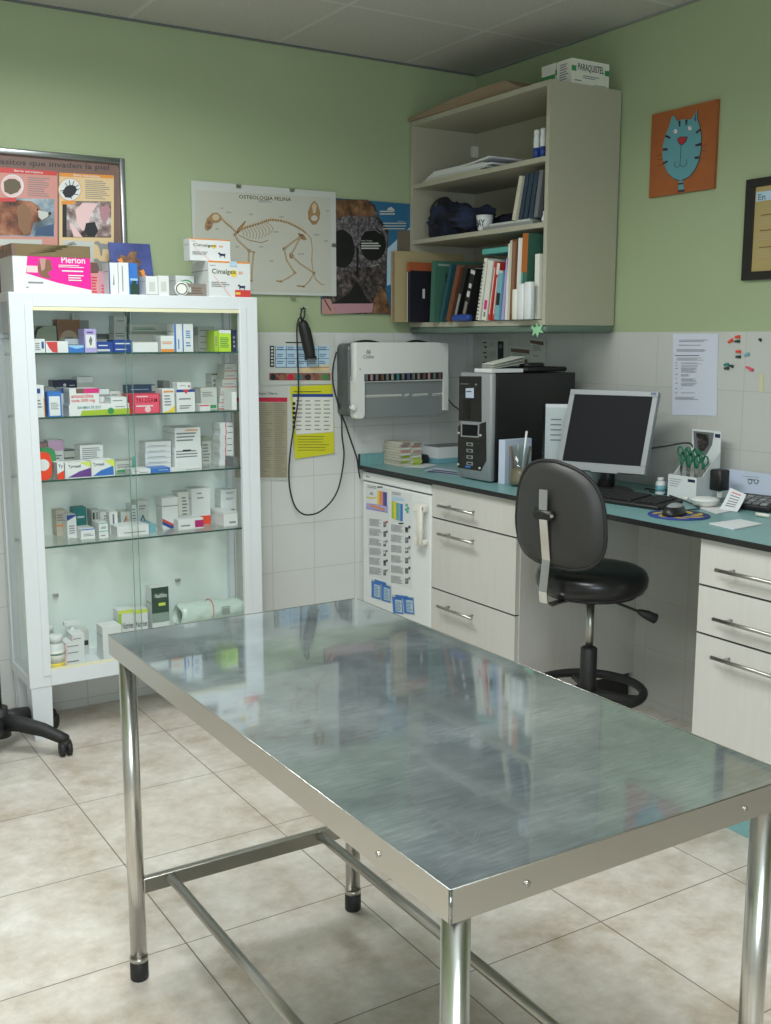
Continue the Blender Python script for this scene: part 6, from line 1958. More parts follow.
sheet_x('sticky_note', [(692, 340), (720, 340), (720, 470), (690, 465)], XT, 'pale yellow note at the right edge of the photo on the tiles', 'note', 'pale_note', nt1, G6)
G7 = (475, 335, 9.6375)


def ds(c):
    for k in range(3):
        y = 68+k*97
        c.rect(78, y, 115, y+12, 'ink', 2)
        c.rect(140, y-10, 205, y-7, 'rose', 2)
        c.poly([(78, y+35), (95, y+42), (118, y+38), (120, y+50), (112, y+52), (110, y+62), (104, y+62), (98, y+50), (90, y+48)], 'ink', 2)
        c.lines(140, y+5, 205, y+50, 4, 'grey', 2)
    c.rect(222, 58, 278, 250, 'ink', 2, 4, 0)
    c.circ(250, 110, 18, 22, 'grey2', 3)


sheet_x('wall_leaflet', [(62, 40), (320, 48), (318, 330), (60, 330)], XT, 'grey leaflet with small dog silhouettes on the tiles above the computer', 'leaflet', 'greyw', ds, G7)


def dz(c):
    c.rect(348, 128, 526, 162, 'brown2', 2, 16, 20)
    c.rect(350, 232, 508, 262, 'brown2', 2, 2, 4)
    c.lines(360, 180, 500, 215, 3, 'print', 2)


sheet_x('wall_leaflet', [(330, 100), (530, 118), (528, 300), (330, 290)], XT, 'grey leaflet with two dark headings on the tiles above the computer', 'leaflet', 'greyw', dz, G7)


def dz2(c):
    c.rect(535, 48, 664, 78, 'brown2', 2, 18, 24)
    c.lines(560, 198, 610, 208, 1, 'book_brown', 2, fill=0.6)
    c.lines(560, 100, 640, 160, 4, 'print', 2)


sheet_x('wall_leaflet', [(532, 20), (690, 40), (690, 250), (640, 300), (530, 300)], XT-0.001, 'grey leaflet with one dark heading and a curled corner on the tiles', 'leaflet', 'greyw', dz2, G7)
# ------------------------------------------------------------------ things on the worktop
D = CZ+0.0008
t = thing('computer_tower', 'black and silver desktop computer tower standing on the worktop', 'computer', (-0.28, -0.69, D))
cx0, cx1, cy0, cy1, cz1 = -0.50, -0.075, -0.792, -0.588, 1.300
m = MB(); m.box(cx0+0.028, cx1, cy0, cy1, D+0.008, cz1, 'black')
for x in (cx0+0.06, cx1-0.05):
    for y in (cy0+0.03, cy1-0.03):
        m.tube([(x, y, D), (x, y, D+0.008)], 0.012, 'rubber', 12)
m.build('case', t, bevel=0.002)
m = MB()
m.rbox(cx0, cx0+0.03, cy0, cy1, D+0.004, cz1+0.003, 'silver_plastic', 0.012, axis='z', seg=4)
m.build('front_panel', t)
m = MB()
G8 = (450, 335, 5.14)
c = Cv(m, 0, cx0, G8)
c.poly([(48, 212), (163, 212), (163, 448), (45, 440)], 'black', 1)
c.poly([(42, 470), (60, 452), (148, 458), (186, 445), (188, 645), (160, 700), (40, 682)], 'black', 1)
c.poly([(56, 450), (152, 456), (150, 528), (56, 522)], 'silver_plastic', 2)
c.poly([(64, 458), (145, 463), (143, 520), (64, 516)], 'screen', 3)
c.poly([(82, 274), (124, 272), (124, 324), (82, 322)], 'paper_blue', 3)
c.rect(86, 288, 112, 293, 'ink', 4)
for k in range(4):
    y = 552+k*33
    c.poly([(86, y), (118, y+2), (118, y+20), (86, y+16)], 'silver_plastic', 2)
    c.poly([(92, y+4), (112, y+6), (112, y+16), (92, y+13)], 'black', 3)
c.lines(55, 250, 100, 258, 1, 'grey', 3); c.circ(135, 255, 5, 5, 'grey', 3, 10)
c.lines(80, 672, 118, 684, 1, 'blue', 3, fill=0.8)
for a, b in ((46, 503), (158, 515), (44, 664), (154, 684)):
    c.circ(a, b, 6, 6, 'greyw', 4, 10)
for k in range(3):
    c.circ(66+k*36, 715, 3, 3, 'red2' if k == 0 else 'grey2', 2, 8)
c.rect(66, 330, 105, 436, 'blackgloss', 2)
m.build('fascia', t)


def deskp(name, px, label, cat, mat, z=None, th=0.001, group=None, extra=None):
    z = z or D
    m = MB(); m.prism([PZ(z, *q) for q in px], (0, 0, th), mat)
    if extra:
        extra(m, z+th)
    return tag(m.build(name), label, cat, group)


zt = cz1+0.0045
m = MB()
q = PX(-0.47, 501, 373)
m.box(-0.485, -0.33, -0.835+0.06, -0.665, zt, zt+0.014, 'white')
tag(m.build('white_case'), 'flat white plastic case on top of the computer tower', 'case')
m = MB()
for k in range(5):
    z = zt+0.0145+k*0.004
    m.add([(-0.46, -0.755, z), (-0.46, -0.68, z), (-0.30, -0.665, z+0.02+k*0.002), (-0.30, -0.745, z+0.02+k*0.002), (-0.46, -0.755, z+0.002), (-0.46, -0.68, z+0.002), (-0.30, -0.665, z+0.022+k*0.002), (-0.30, -0.745, z+0.022+k*0.002)],
          [(3, 2, 1, 0), (4, 5, 6, 7), (0, 1, 5, 4), (1, 2, 6, 5), (2, 3, 7, 6), (3, 0, 4, 7)], ['greyw', 'sage', 'whitew', 'grey', 'whitew'][k])
tag(m.build('leaflet_pile'), 'untidy little pile of leaflets on the white plastic case', 'leaflets')
m = MB()
m.rbox(-0.315, -0.09, -0.77, -0.60, zt, zt+0.018, 'rubber', 0.02, axis='z')
m.rbox(-0.30, -0.20, -0.76, -0.70, zt+0.018, zt+0.035, 'rubber', 0.02, axis='z')
tag(m.build('black_adapter'), 'black box shaped adapter lying at the back of the computer top', 'adapter')
m = MB(); m.lathe((-0.32, -0.70, zt+0.0), [(0.022, 0), (0.024, 0.010), (0.02, 0.028), (0.012, 0.034)], 'greyw', 20)

# stack of books / pads at the back left
ys0, ys1 = -0.150, -0.022
for col, xa, xb in ((0, -0.502, -0.447), (1, -0.444, -0.385)):
    for k in range(9):
        dx = [0, .003, -.002, .002, .0, -.002, .002, -.001, .002][(k+col*4) % 9]
        dy = [0, .006, -.004, .003, -.006, .004, 0, .005, -.003][(k+col*3) % 9]
        z = D+k*(0.0118-0.0006*col)
        mt = [['book_cream', 'limed', 'book_cream', 'lime2', 'greyw', 'rose', 'greyw', 'pinkg', 'taupe'], ['limed', 'lime2', 'limed', 'greyw', 'book_cream', 'pinkg', 'greyw', 'rose', 'taupe']][col][k]
        m = MB()
        m.box(xa+dx, xb+dx, ys0+dy, ys1+dy, z, z+0.0104, 'book_cream')
        m.box(xa+0.012+dx, xb-0.004+dx, ys0-0.0005+dy, ys0+0.05+dy, z+0.001, z+0.0098, mt)
        tag(m.build('card_pad'), 'record card pad in the %s column of the pile on the worktop, level %s' % (['left', 'right'][col], ['one', 'two', 'three', 'four', 'five', 'six', 'seven', 'eight', 'nine'][k]), 'pad', 'pile of card pads on the worktop')
q = PZ(D, 430, 461)
m = MB(); m.lathe((-0.342, -0.075, D), [(0.034, 0), (0.038, 0.004), (0.038, 0.032), (0.032, 0.036)], 'rubber', 28)
tag(m.build('round_tin'), 'round black tin beside the pile of card pads', 'tin')
m = MB()
wx, wy0, wy1 = -0.300, -0.150, -0.030
m.box(wx, -0.12, wy0, wy1, D, D+0.022, 'tealb'); m.box(wx, -0.12, wy0, wy1, D+0.022, D+0.072, 'white')
m.box(wx+0.004, -0.124, wy0+0.004, wy1-0.004, D+0.072, D+0.075, 'grey2')
tag(m.build('tissue_box'), 'white box with blue base left of the computer tower', 'box')
deskp('envelope', [(402, 467), (425, 463.5), (438, 465), (424, 468)], 'white envelope lying beside the pile of card pads', 'envelope', 'white')
deskp('envelope', [(424, 471), (435, 467.5), (458, 471), (457, 476)], 'blue edged envelope lying in front of the white box', 'envelope', 'paper_blue', extra=lambda m, z: [m.prism([PZ(z+0.0006, a, b) for a, b in [(427+2*k, 471.4-k*0.6), (429+2*k, 470.6-k*0.6), (457, 474.0-k), (457, 475-k)]], (0, 0, 0.0004), 'navy') for k in (0, 2)])

# pale blue folder, glass jar of pens, file holder
f0, f1 = PZ(D, 499, 482), PZ(D, 511, 482)
m = MB()
zt = PX(f0.x, 502, 443).z
a, b = f0, Vector((f0.x+0.10, f0.y-0.06, D))
m.prism([Vector((-0.475, -0.815, D)), Vector((-0.468, -0.845, D)), Vector((-0.33, -0.835, D)), Vector((-0.33, -0.81, D)), ], (0, 0, 0.17), 'paper_blue')
tag(m.build('blue_folder'), 'pale blue folder standing against the side of the computer', 'folder')
jc = Vector((-0.445, -0.905, D))
t = thing('pen_jar', 'clear plastic jar of pens beside the pale blue folder', 'jar', jc)
m = MB(); m.lathe(jc, [(0.040, 0), (0.041, 0.003), (0.042, 0.150), (0.040, 0.150), (0.038, 0.006)], 'clear_plastic', 28); m.build('jar', t)
m = MB(); m.lathe(jc+Vector((0, 0, 0.007)), [(0.034, 0), (0.036, 0.02), (0.034, 0.05), (0.02, 0.06)], 'sand_mix' if False else 'tan', 20); m.build('filling', t)
GP = 'pens in the clear jar'
for k, (dx, dy, lx, ly, L_, mt, lb) in enumerate([(0.0, -0.010, 0.01, -0.035, 0.20, 'white', 'white pen standing tallest in the clear jar'), (0.012, -0.012, 0.03, -0.02, 0.14, 'olive', 'olive green pen in the clear jar'), (-0.012, 0.01, -0.02, 0.02, 0.14, 'brown', 'brown pencil leaning left in the clear jar'), (0.0, 0.012, 0.012, 0.01, 0.145, 'pinkl', 'pinkish pen at the left in the clear jar'), (-0.01, -0.008, -0.02, -0.015, 0.15, 'sage', 'sage green pen leaning forward in the clear jar')]):
    m = MB(); m.tube([jc+Vector((dx, dy, 0.010)), jc+Vector((dx+lx*0.6, dy+ly*0.6, 0.010+L_))], [0.0042, 0.0042], mt, 10)
    tag(m.build('pen'), lb, 'pen', GP)
t = thing('file_holder', 'clear upright holder with a printed sheet behind the monitor edge', 'file holder', (-0.27, -0.93, D))
m = MB()
T = Matrix.Translation((-0.330, -0.900, D)) @ Matrix.Rotation(math.radians(-42), 4, 'Z') @ Matrix.Rotation(math.radians(9), 4, 'X')
h_ = 0.30
m.box(0, 0.235, 0, 0.0015, 0, h_, 'clear_plastic', T)
m.box(0, 0.0015, 0, 0.07, 0, h_, 'clear_plastic', T)
m.box(0, 0.235, 0.07, 0.0715, 0, h_, 'clear_plastic', T)
m.build('tray', t)
m = MB()
m.box(0.010, 0.225, 0.004, 0.007, 0.002, h_+0.012, 'paper', T)
for k in range(5):
    for j in range(3):
        m.box(0.03+j*0.06, 0.03+j*0.06+0.04, 0.0036, 0.0041, h_-0.05-k*0.02, h_-0.045-k*0.02, 'print', T)
for k in range(3):
    m.box(0.012, 0.22, 0.012+k*0.016, 0.018+k*0.016, 0.002, h_-0.01*k, ['black', 'sage', 'paper'][k], T)
m.build('printed_sheet', t)
q = PX(-0.50, 551, 466)
m = MB(); m.rbox(-0.50, -0.45, -1.02, -0.985, D, D+0.03, 'crimson', 0.008, axis='x')
tag(m.build('red_sharpener'), 'little red plastic object peeping over the stool backrest', 'desk item')

# monitor
mt_ = Matrix.Translation((-0.267, -1.180, 1.103))
yw, tl = 0.394, 0.354
Rm = Matrix(((math.sin(yw), math.cos(yw)*math.cos(tl), math.cos(yw)*math.sin(tl), 0),
             (-math.cos(yw), math.sin(yw)*math.cos(tl), math.sin(yw)*math.sin(tl), 0),
             (0, -math.sin(tl), math.cos(tl), 0), (0, 0, 0, 1)))
# local axes: x right, y away from the viewer, z up the screen
T = mt_ @ Rm
t = thing('monitor', 'silver framed flat computer monitor with a dark screen on the worktop', 'monitor', (-0.24, -1.17, D))
w, h = 0.345, 0.308
m = MB()
bw = 0.020
for (x0, x1, z0, z1) in [(-w/2, w/2, h/2-bw, h/2), (-w/2, w/2, -h/2, -h/2+0.030), (-w/2, -w/2+bw, -h/2+0.030, h/2-bw), (w/2-bw, w/2, -h/2+0.030, h/2-bw)]:
    m.box(x0, x1, 0, 0.018, z0, z1, 'silver_plastic', T)
m.box(-w/2+0.002, w/2-0.002, 0.018, 0.030, -h/2+0.002, h/2-0.002, 'silver_plastic', T)
m.build('bezel', t, bevel=0.0015)
m = MB(); m.box(-w/2+bw, w/2-bw, 0.004, 0.008, -h/2+0.030, h/2-bw, 'screen', T); m.build('screen', t)
m = MB()
m.rbox(-w/2+0.03, w/2-0.03, 0.030, 0.060, -h/2+0.03, h/2-0.03, 'grey2', 0.02, T=T, axis='y')
m.build('rear_shell', t)
m = MB()
m.text('BENQ', T @ Vector((-w/2+0.012, -0.0005, -h/2+0.009)), T.to_3x3() @ Vector((0.026, 0, 0)), T.to_3x3() @ Vector((0, 0, 0.006)), 'slate')
m.box(w/2-0.028, w/2-0.008, -0.0005, 0, h/2-0.014, h/2-0.004, 'slate', T)
m.box(-0.03, w/2-0.10, -0.003, 0.004, -h/2-0.004, -h/2+0.003, 'silver_plastic', T)
m.build('badge', t)
pb = T @ Vector((0, 0.045, -h/2+0.06))
m = MB(); m.tube([pb, Vector((pb.x+0.01, pb.y, D+0.06)), Vector((pb.x, pb.y, D+0.012))], [0.028, 0.026, 0.034], 'black', 16); m.build('neck', t)
m = MB(); m.lathe((pb.x-0.02, pb.y-0.01, D), [(0.118, 0), (0.120, 0.006), (0.108, 0.013), (0.04, 0.018)], 'black', 32, sx=0.85); m.build('base', t)
m = MB(); m.tube(smooth([T @ Vector((w/2-0.06, 0.062, -0.05)), T @ Vector((w/2+0.02, 0.10, -0.02)), Vector((-0.06, -1.40, 1.06)), Vector((-0.05, -1.39, 0.96)), Vector((-0.07, -1.31, D+0.006)), Vector((-0.12, -1.24, D+0.005))]), 0.003, 'rubber', 8)
tag(m.build('monitor_cable'), 'thin dark cable hanging behind the right side of the monitor', 'cable')

# keyboard
t = thing('keyboard', 'black computer keyboard in front of the monitor', 'keyboard', (-0.40, -1.38, D), 0)
ka = math.radians(9)
T = Matrix.Translation((-0.398, -1.388, D+0.003)) @ Matrix.Rotation(ka, 4, 'Z') @ Matrix.Rotation(math.radians(-4), 4, 'Y')
kl, kd = 0.43, 0.150
m = MB(); m.rbox(-kd/2, kd/2, -kl/2, kl/2, 0.0, 0.016, 'black', 0.012, T=T, axis='z'); m.build('body', t)
m = MB()
for r_ in range(6):
    x = kd/2-0.022-r_*0.0205
    for k in range(20):
        y = kl/2-0.016-k*0.0202
        if r_ == 5 and 4 <= k <= 8:
            continue
        if k in (15,):
            continue
        m.box(x-0.0085, x+0.0085, y-0.0085, y+0.0085, 0.016, 0.0215, 'blackkey', T)
m.box(-kd/2+0.013, -kd/2+0.030, kl/2-0.20, kl/2-0.09, 0.016, 0.0215, 'blackkey', T)
m.build('keys', t)

# mouse, pad
mp = Vector((-0.455, -1.715, D))
t = thing('mouse_pad', 'round blue and yellow mouse pad under the grey mouse', 'mouse pad', mp)
m = MB()
m.lathe(mp, [(0.096, 0), (0.096, 0.003)], 'blue_pad', 40)
m.build('pad', t)
m = MB()
for k in range(7):
    a = 2*PI*k/7+0.3
    cx_, cy_ = mp.x+0.058*math.cos(a), mp.y+0.058*math.sin(a)
    rot = a+0.9
    pts = []
    for j in range(14):
        b = 2*PI*j/14
        lx, ly = 0.034*math.cos(b), 0.011*math.sin(b)+0.006*math.cos(2*b)
        pts.append((cx_+lx*math.cos(rot)-ly*math.sin(rot), cy_+lx*math.sin(rot)+ly*math.cos(rot), D+0.0034))
    m.poly(pts, 'pad_gold')
m.build('printed_pattern', t)
t = thing('computer_mouse', 'silver and black computer mouse on the round pad', 'mouse', (-0.46, -1.72, D+0.0035))
mo = Vector((-0.470, -1.712, D+0.0038))
Tm = Matrix.Rotation(math.radians(20), 4, 'Z')
m = MB()
ml, mw, mh = 0.058, 0.033, 0.036
def dome(m, sc, z0, mat, lim=1.0):
    n, k = 24, 8
    vs = []
    for i in range(k+1):
        a = PI/2*i/k
        for j in range(n):
            b = 2*PI*j/n
            p = Vector((ml*sc*math.cos(b)*math.cos(a), mw*sc*math.sin(b)*math.cos(a)*(1-0.12*math.cos(b)), z0+(mh*sc)*math.sin(a)**0.9))
            vs.append(mo+Tm @ p)
    m.add(vs, [(i*n+j, i*n+(j+1) % n, (i+1)*n+(j+1) % n, (i+1)*n+j) for i in range(k) for j in range(n)]+[tuple(reversed(range(n)))], mat, True)
dome(m, 1.0, 0.0, 'black')
m.build('body', t)
m = MB(); dome(m, 0.88, 0.0062, 'silver_plastic'); m.build('top_shell', t)
m = MB(); m.tube([mo+Tm @ Vector((0.028, 0, 0.030)), mo+Tm @ Vector((0.045, 0, 0.026))], 0.004, 'rubber', 10); m.build('scroll_wheel', t)
m = MB(); m.tube(smooth([mo+Tm @ Vector((0.057, 0, 0.008)), Vector((-0.38, -1.67, D+0.004)), Vector((-0.30, -1.66, D+0.004)), Vector((-0.22, -1.52, D+0.004)), Vector((-0.16, -1.38, D+0.004)), Vector((-0.16, -1.30, D+0.004))]), 0.0022, 'rubber', 8)
m.build('cord', t)

# display box with green scissors
t = thing('display_box', 'white counter display box with a kitten picture holding green scissors', 'display box', (-0.11, -1.455, D))
bx0, bx1, by0, by1 = -0.170, -0.055, -1.528, -1.398
m = MB()
z = D
th = 0.003
h0 = PX(bx0, 683, 476).z-D
m.box(bx0, bx0+th, by0, by1, z, z+h0, 'white')
m.box(bx1-th, bx1, by0, by1, z, z+0.235, 'white')
for y in (by0, by1-th):
    m.prism([(bx0+th, y, z), (bx1-th, y, z), (bx1-th, y, z+0.165), (bx0+th+0.025, y, z+h0), (bx0+th, y, z+h0)], (0, th, 0), 'white')
m.box(bx0+th, bx1-th, by0+th, by1-th, z, z+0.003, 'white')
m.box(bx0+th, bx1-th, by0+th, by1-th, z+0.03, z+0.033, 'greyw')
m.build('box', t)
m = MB()
ww = by1-by0
def hp(a, b, l=1): return (bx1-th-0.0005*l, by1-ww*a, z+b)
m.poly([hp(.04, .228), hp(.76, .228), hp(.72, .185), hp(.55, .150), hp(.30, .140), hp(.10, .165)], 'grey2')
m.poly([hp(.14, .222, 2), hp(.60, .220, 2), hp(.60, .185, 2), hp(.45, .160, 2), hp(.25, .160, 2)], 'fur_dark')
0 and m.poly([hp(.22, .215, 3), hp(.30, .222, 3), hp(.42, .222, 3), hp(.50, .212, 3), hp(.46, .180, 3), hp(.34, .170, 3), hp(.26, .182, 3)], 'greyw')
m.poly([hp(.28, .205, 4), hp(.34, .205, 4), hp(.31, .198, 4)], 'ink'); m.poly([hp(.40, .205, 4), hp(.46, .205, 4), hp(.43, .198, 4)], 'ink')
m.poly([hp(.80, .225), hp(.98, .225), hp(.98, .212), hp(.80, .212)], 'navy')
m.build('picture_print', t)
m = MB()
def fp(a, b, l=1): return (bx0-0.0004*l, by1-ww*a, z+b)
m.poly([fp(.70, h0-.008), fp(.95, h0-.008), fp(.95, h0-.018), fp(.70, h0-.018)], 'navy')
for k in range(4):
    m.poly([fp(.06, h0-.014-k*.008), fp(.5-.05*k, h0-.014-k*.008), fp(.5-.05*k, h0-.016-k*.008), fp(.06, h0-.016-k*.008)], 'print')
0 and m.poly([(bx0+0.03, by0-0.0005, z+0.03), (bx1-0.01, by0-0.0005, z+0.03), (bx1-0.01, by0-0.0005, z+0.045), (bx0+0.03, by0-0.0005, z+0.045)], 'greyw')
m.build('print', t)
GS = 'green handled scissors in the display box'
for k, lb in enumerate(['leftmost', 'second from left', 'third from left', 'third from right', 'second from right', 'rightmost'][:6]):
    y = by1-0.020-k*0.0178
    x = (bx0+bx1)/2-0.015+0.012*(k % 2)
    t = thing('scissors', 'green handled scissors standing in the display box, %s' % lb, 'scissors', (x, y, D+0.034), 0, GS)
    zc = D+0.142+0.010*((k+1) % 2)
    m = MB()
    for s in (-1, 1):
        cy_ = y+s*0.011; cz_ = zc+0.007*s
        m.tube([(x+0.003*s, cy_+0.0115*math.cos(a), cz_+0.016*math.sin(a)) for a in [2*PI*j/18 for j in range(18)]], 0.0033, 'scissor_green', 8, closed=True)
        m.tube([(x, cy_-s*0.003, cz_-0.016), (x, y, D+0.105)], 0.0036, 'scissor_green', 8)
    m.build('handles', t)
    m = MB()
    for s in (-1, 1):
        m.prism([(x+0.0012*s, y-0.006, D+0.107), (x+0.0012*s, y+0.006, D+0.107), (x+0.0012*s, y+0.003*s, D+0.036)], (0.001, 0, 0), 'steel')
    m.build('blades', t)
# pump bottle, stamp, dish, receipt, calculator, envelope, slip
q = PX(-0.15, 664.5, 488)
bottle(Vector((-0.16, q.y+0.01, D)), 0.018, 0.062, 0.6, 'small white bottle between the monitor and the display box', band=[(0.2, 0.55, 'tealb')])
q = PX(-0.12, 719.5, 480)
t = thing('rubber_stamp', 'black self inking stamp standing right of the display box', 'stamp', (-0.12, q.y, D))
hs = PX(-0.12, 719, 475).z-D
m = MB(); m.rbox(-0.145, -0.095, q.y-0.026, q.y+0.026, D+0.040, D+hs+0.02, 'black', 0.010, axis='z'); m.build('housing', t)
m = MB(); m.box(-0.140, -0.100, q.y-0.022, q.y+0.022, D, D+0.018, 'silver_plastic'); m.box(-0.134, -0.106, q.y-0.024, q.y-0.004, D+0.018, D+0.042, 'greyw'); m.build('foot', t)

dc = PZ(D, 705.5, 500)
dc = Vector((-0.235, -1.625, D))
t = thing('covered_dish', 'small round cream dish with lid in front of the stamp', 'dish', dc)
m = MB(); m.lathe(dc, [(0.028, 0), (0.040, 0.006), (0.046, 0.018), (0.047, 0.020)], 'gum', 32); m.build('bowl', t)
m = MB(); m.lathe(dc+Vector((0, 0, 0.020)), [(0.048, 0), (0.048, 0.003), (0.036, 0.009), (0.015, 0.012)], 'white', 32)
m.tube([dc+Vector((-0.03, 0.045, 0.021)), dc+Vector((-0.035, 0.060, 0.021))], 0.006, 'gum', 10); m.build('lid', t)
# curled receipt
P0, P1, P2, P3 = PZ(D, 702, 512), PZ(D, 716, 505), Vector((0, 0, 0)), Vector((0, 0, 0))
m = MB()
b0, b1 = PZ(D, 719, 509), PZ(D, 737, 512)
tz = 0.055
t0 = PX(b0.x+0.05, 730, 488); t1 = PX(b0.x+0.06, 746, 495)
n = 8
row = []
for k in range(n+1):
    f = k/n
    g = f*f*0.35+f*0.65
    a = b0.lerp(t0, f); b = b1.lerp(t1, f)
    a.z = D+(t0.z-D)*g; b.z = D+(t1.z-D)*g
    row.append((a, b))
vs = [p for r_ in row for p in r_]
m.add(vs+[p+Vector((0.001, 0.0, 0.001)) for p in vs], [(2*k, 2*k+1, 2*k+3, 2*k+2) for k in range(n)]+[(2*(n+1)+2*k+2, 2*(n+1)+2*k+3, 2*(n+1)+2*k+1, 2*(n+1)+2*k) for k in range(n)], 'paper', True)
for k in range(2, 8):
    a, b = row[k]
    o_ = Vector((-0.0008, -0.0006, 0.0006))
    m.poly([a.lerp(b, .2)+o_, a.lerp(b, .75)+o_, a.lerp(b, .75)+o_+Vector((0.001, 0, 0.003)), a.lerp(b, .2)+o_+Vector((0.001, 0, 0.003))], 'red2' if k == 7 else 'print')
tag(m.build('receipt'), 'curled white receipt standing up beside the calculator', 'receipt')
deskp('paper_slip', [(699, 508), (718, 505), (732, 511), (716, 514)], 'white slip lying under the curled receipt', 'paper', 'paper')
q = PZ(D, 750, 505)
m = MB()
T = Matrix.Translation((-0.13, -1.745, D)) @ Matrix.Rotation(math.radians(10), 4, 'Z') @ Matrix.Rotation(math.radians(-10), 4, 'Y')
t = thing('calculator', 'black desk calculator at the right edge of the photo', 'calculator', (-0.13, -1.745, D))
m.rbox(-0.06, 0.06, -0.085, 0.07, 0.0105, 0.030, 'black', 0.008, T=T, axis='z'); m.build('body', t)
m = MB()
for r_ in range(4):
    for k in range(5):
        m.box(-0.05+r_*0.022, -0.034+r_*0.022, -0.070+k*0.028, -0.048+k*0.028, 0.030, 0.034, 'grey2' if (r_+k) % 3 else 'grey', T)
m.build('keys', t)
# envelope with a cow drawing leaning on the wall
m = MB()
e0, e1 = PX(-0.03, 715, 500).y, -1.80
zt = PX(-0.03, 735, 469).z
T = Matrix.Translation((-0.050, 0, D)) @ Matrix.Rotation(math.radians(14), 4, 'Y')
m.box(0, 0.002, e1, e0, 0.0, zt-D, 'paper_blue', T)
c = Cv(m, 0, -0.052, (590, 420, 4.26))
def en(a, b):
    r_ = ray(590+a/4.26, 420+b/4.26)
    n_ = (T.to_3x3() @ Vector((1, 0, 0)))
    o_ = T @ Vector((-0.0006, 0, 0))
    return CAM+r_*((o_-CAM).dot(n_)/r_.dot(n_))
for a in (682, 708):
    m.poly([en(a+10*math.cos(j*PI/6), 263+11*math.sin(j*PI/6)) for j in range(12)], 'grey2')
    m.poly([en(a+6*math.cos(j*PI/6), 262+7*math.sin(j*PI/6))+Vector((-0.0006, 0, 0.0002)) for j in range(12)], 'paper_blue')
m.poly([en(650, 238), en(720, 244), en(720, 246), en(650, 240)], 'print')
m.poly([en(668, 252), en(676, 250), en(722, 258), en(718, 262)], 'ink')
tag(m.build('envelope'), 'large pale blue envelope with a small drawing leaning on the right wall', 'envelope')
deskp('paper_slip', [(709, 524), (740, 520), (762, 524.5), (734, 530)], 'folded white paper slip lying near the counter edge', 'paper', 'paper', th=0.003)
t_ = PZ(D, 765, 517)
m = MB(); m.tube([PZ(D, 756, 516)+Vector((0, 0, 0.006)), PZ(D, 770, 518)+Vector((0, 0, 0.006))], 0.006, 'whitew', 12)
tag(m.build('marker_pen'), 'white marker lying at the right edge of the photo', 'pen')

# ------------------------------------------------------------------ drafting stool
sc_ = Vector((-0.672, -1.558, 0))
t = thing('drafting_stool', 'black round drafting stool with chrome bar, backrest and foot ring', 'stool', sc_)
SEATZ = 0.718
m = MB()
m.lathe(sc_+Vector((0, 0, SEATZ-0.088)), [(0.150, 0), (0.168, 0.008), (0.179, 0.028), (0.181, 0.050), (0.173, 0.070), (0.155, 0.080), (0.11, 0.085), (0.04, 0.083), (0.005, 0.082)], 'seat_vinyl', 48)
m.build('seat', t)
m = MB(); m.lathe(sc_+Vector((0, 0, SEATZ-0.098)), [(0.10, 0), (0.145, 0.002), (0.150, 0.011)], 'black', 32)
m.tube([sc_+Vector((0, 0, SEATZ-0.13)), sc_+Vector((0, 0, SEATZ-0.094))], [0.020, 0.026], 'black', 20)
m.build('seat_plate', t)
m = MB(); m.tube([sc_+Vector((0, 0, 0.42)), sc_+Vector((0, 0, SEATZ-0.125))], 0.0135, 'brushed', 20); m.build('gas_column', t)
m = MB(); m.tube([sc_+Vector((0, 0, 0.16)), sc_+Vector((0, 0, 0.44)), sc_+Vector((0, 0, 0.445))], [0.027, 0.027, 0.020], 'rubber', 24); m.build('column_sleeve', t)
RZ = 0.300
m = MB()
m.tube([sc_+Vector((0.178*math.cos(a), 0.178*math.sin(a), RZ)) for a in [2*PI*k/40 for k in range(40)]], 0.0145, 'rubber', 14, closed=True)
fr = m.build('foot_ring', t)
for k in range(3):
    a = math.radians(-62+120*k)
    d_ = Vector((math.cos(a), math.sin(a), 0)); s_ = Vector((-d_.y, d_.x, 0))
    m = MB()
    z0 = Vector((0, 0, RZ-0.030)); 
    o_ = sc_
    pts = [o_+d_*0.022-s_*0.028, o_+d_*0.10-s_*0.012, o_+d_*0.172-s_*0.024, o_+d_*0.172+s_*0.024, o_+d_*0.10+s_*0.012, o_+d_*0.022+s_*0.028]
    n6 = len(pts)
    m.prism([p+Vector((0, 0, RZ-0.018)) for p in pts], (0, 0, 0.018), 'rubber')
    m.build('ring_spoke', fr, bevel=0.003)


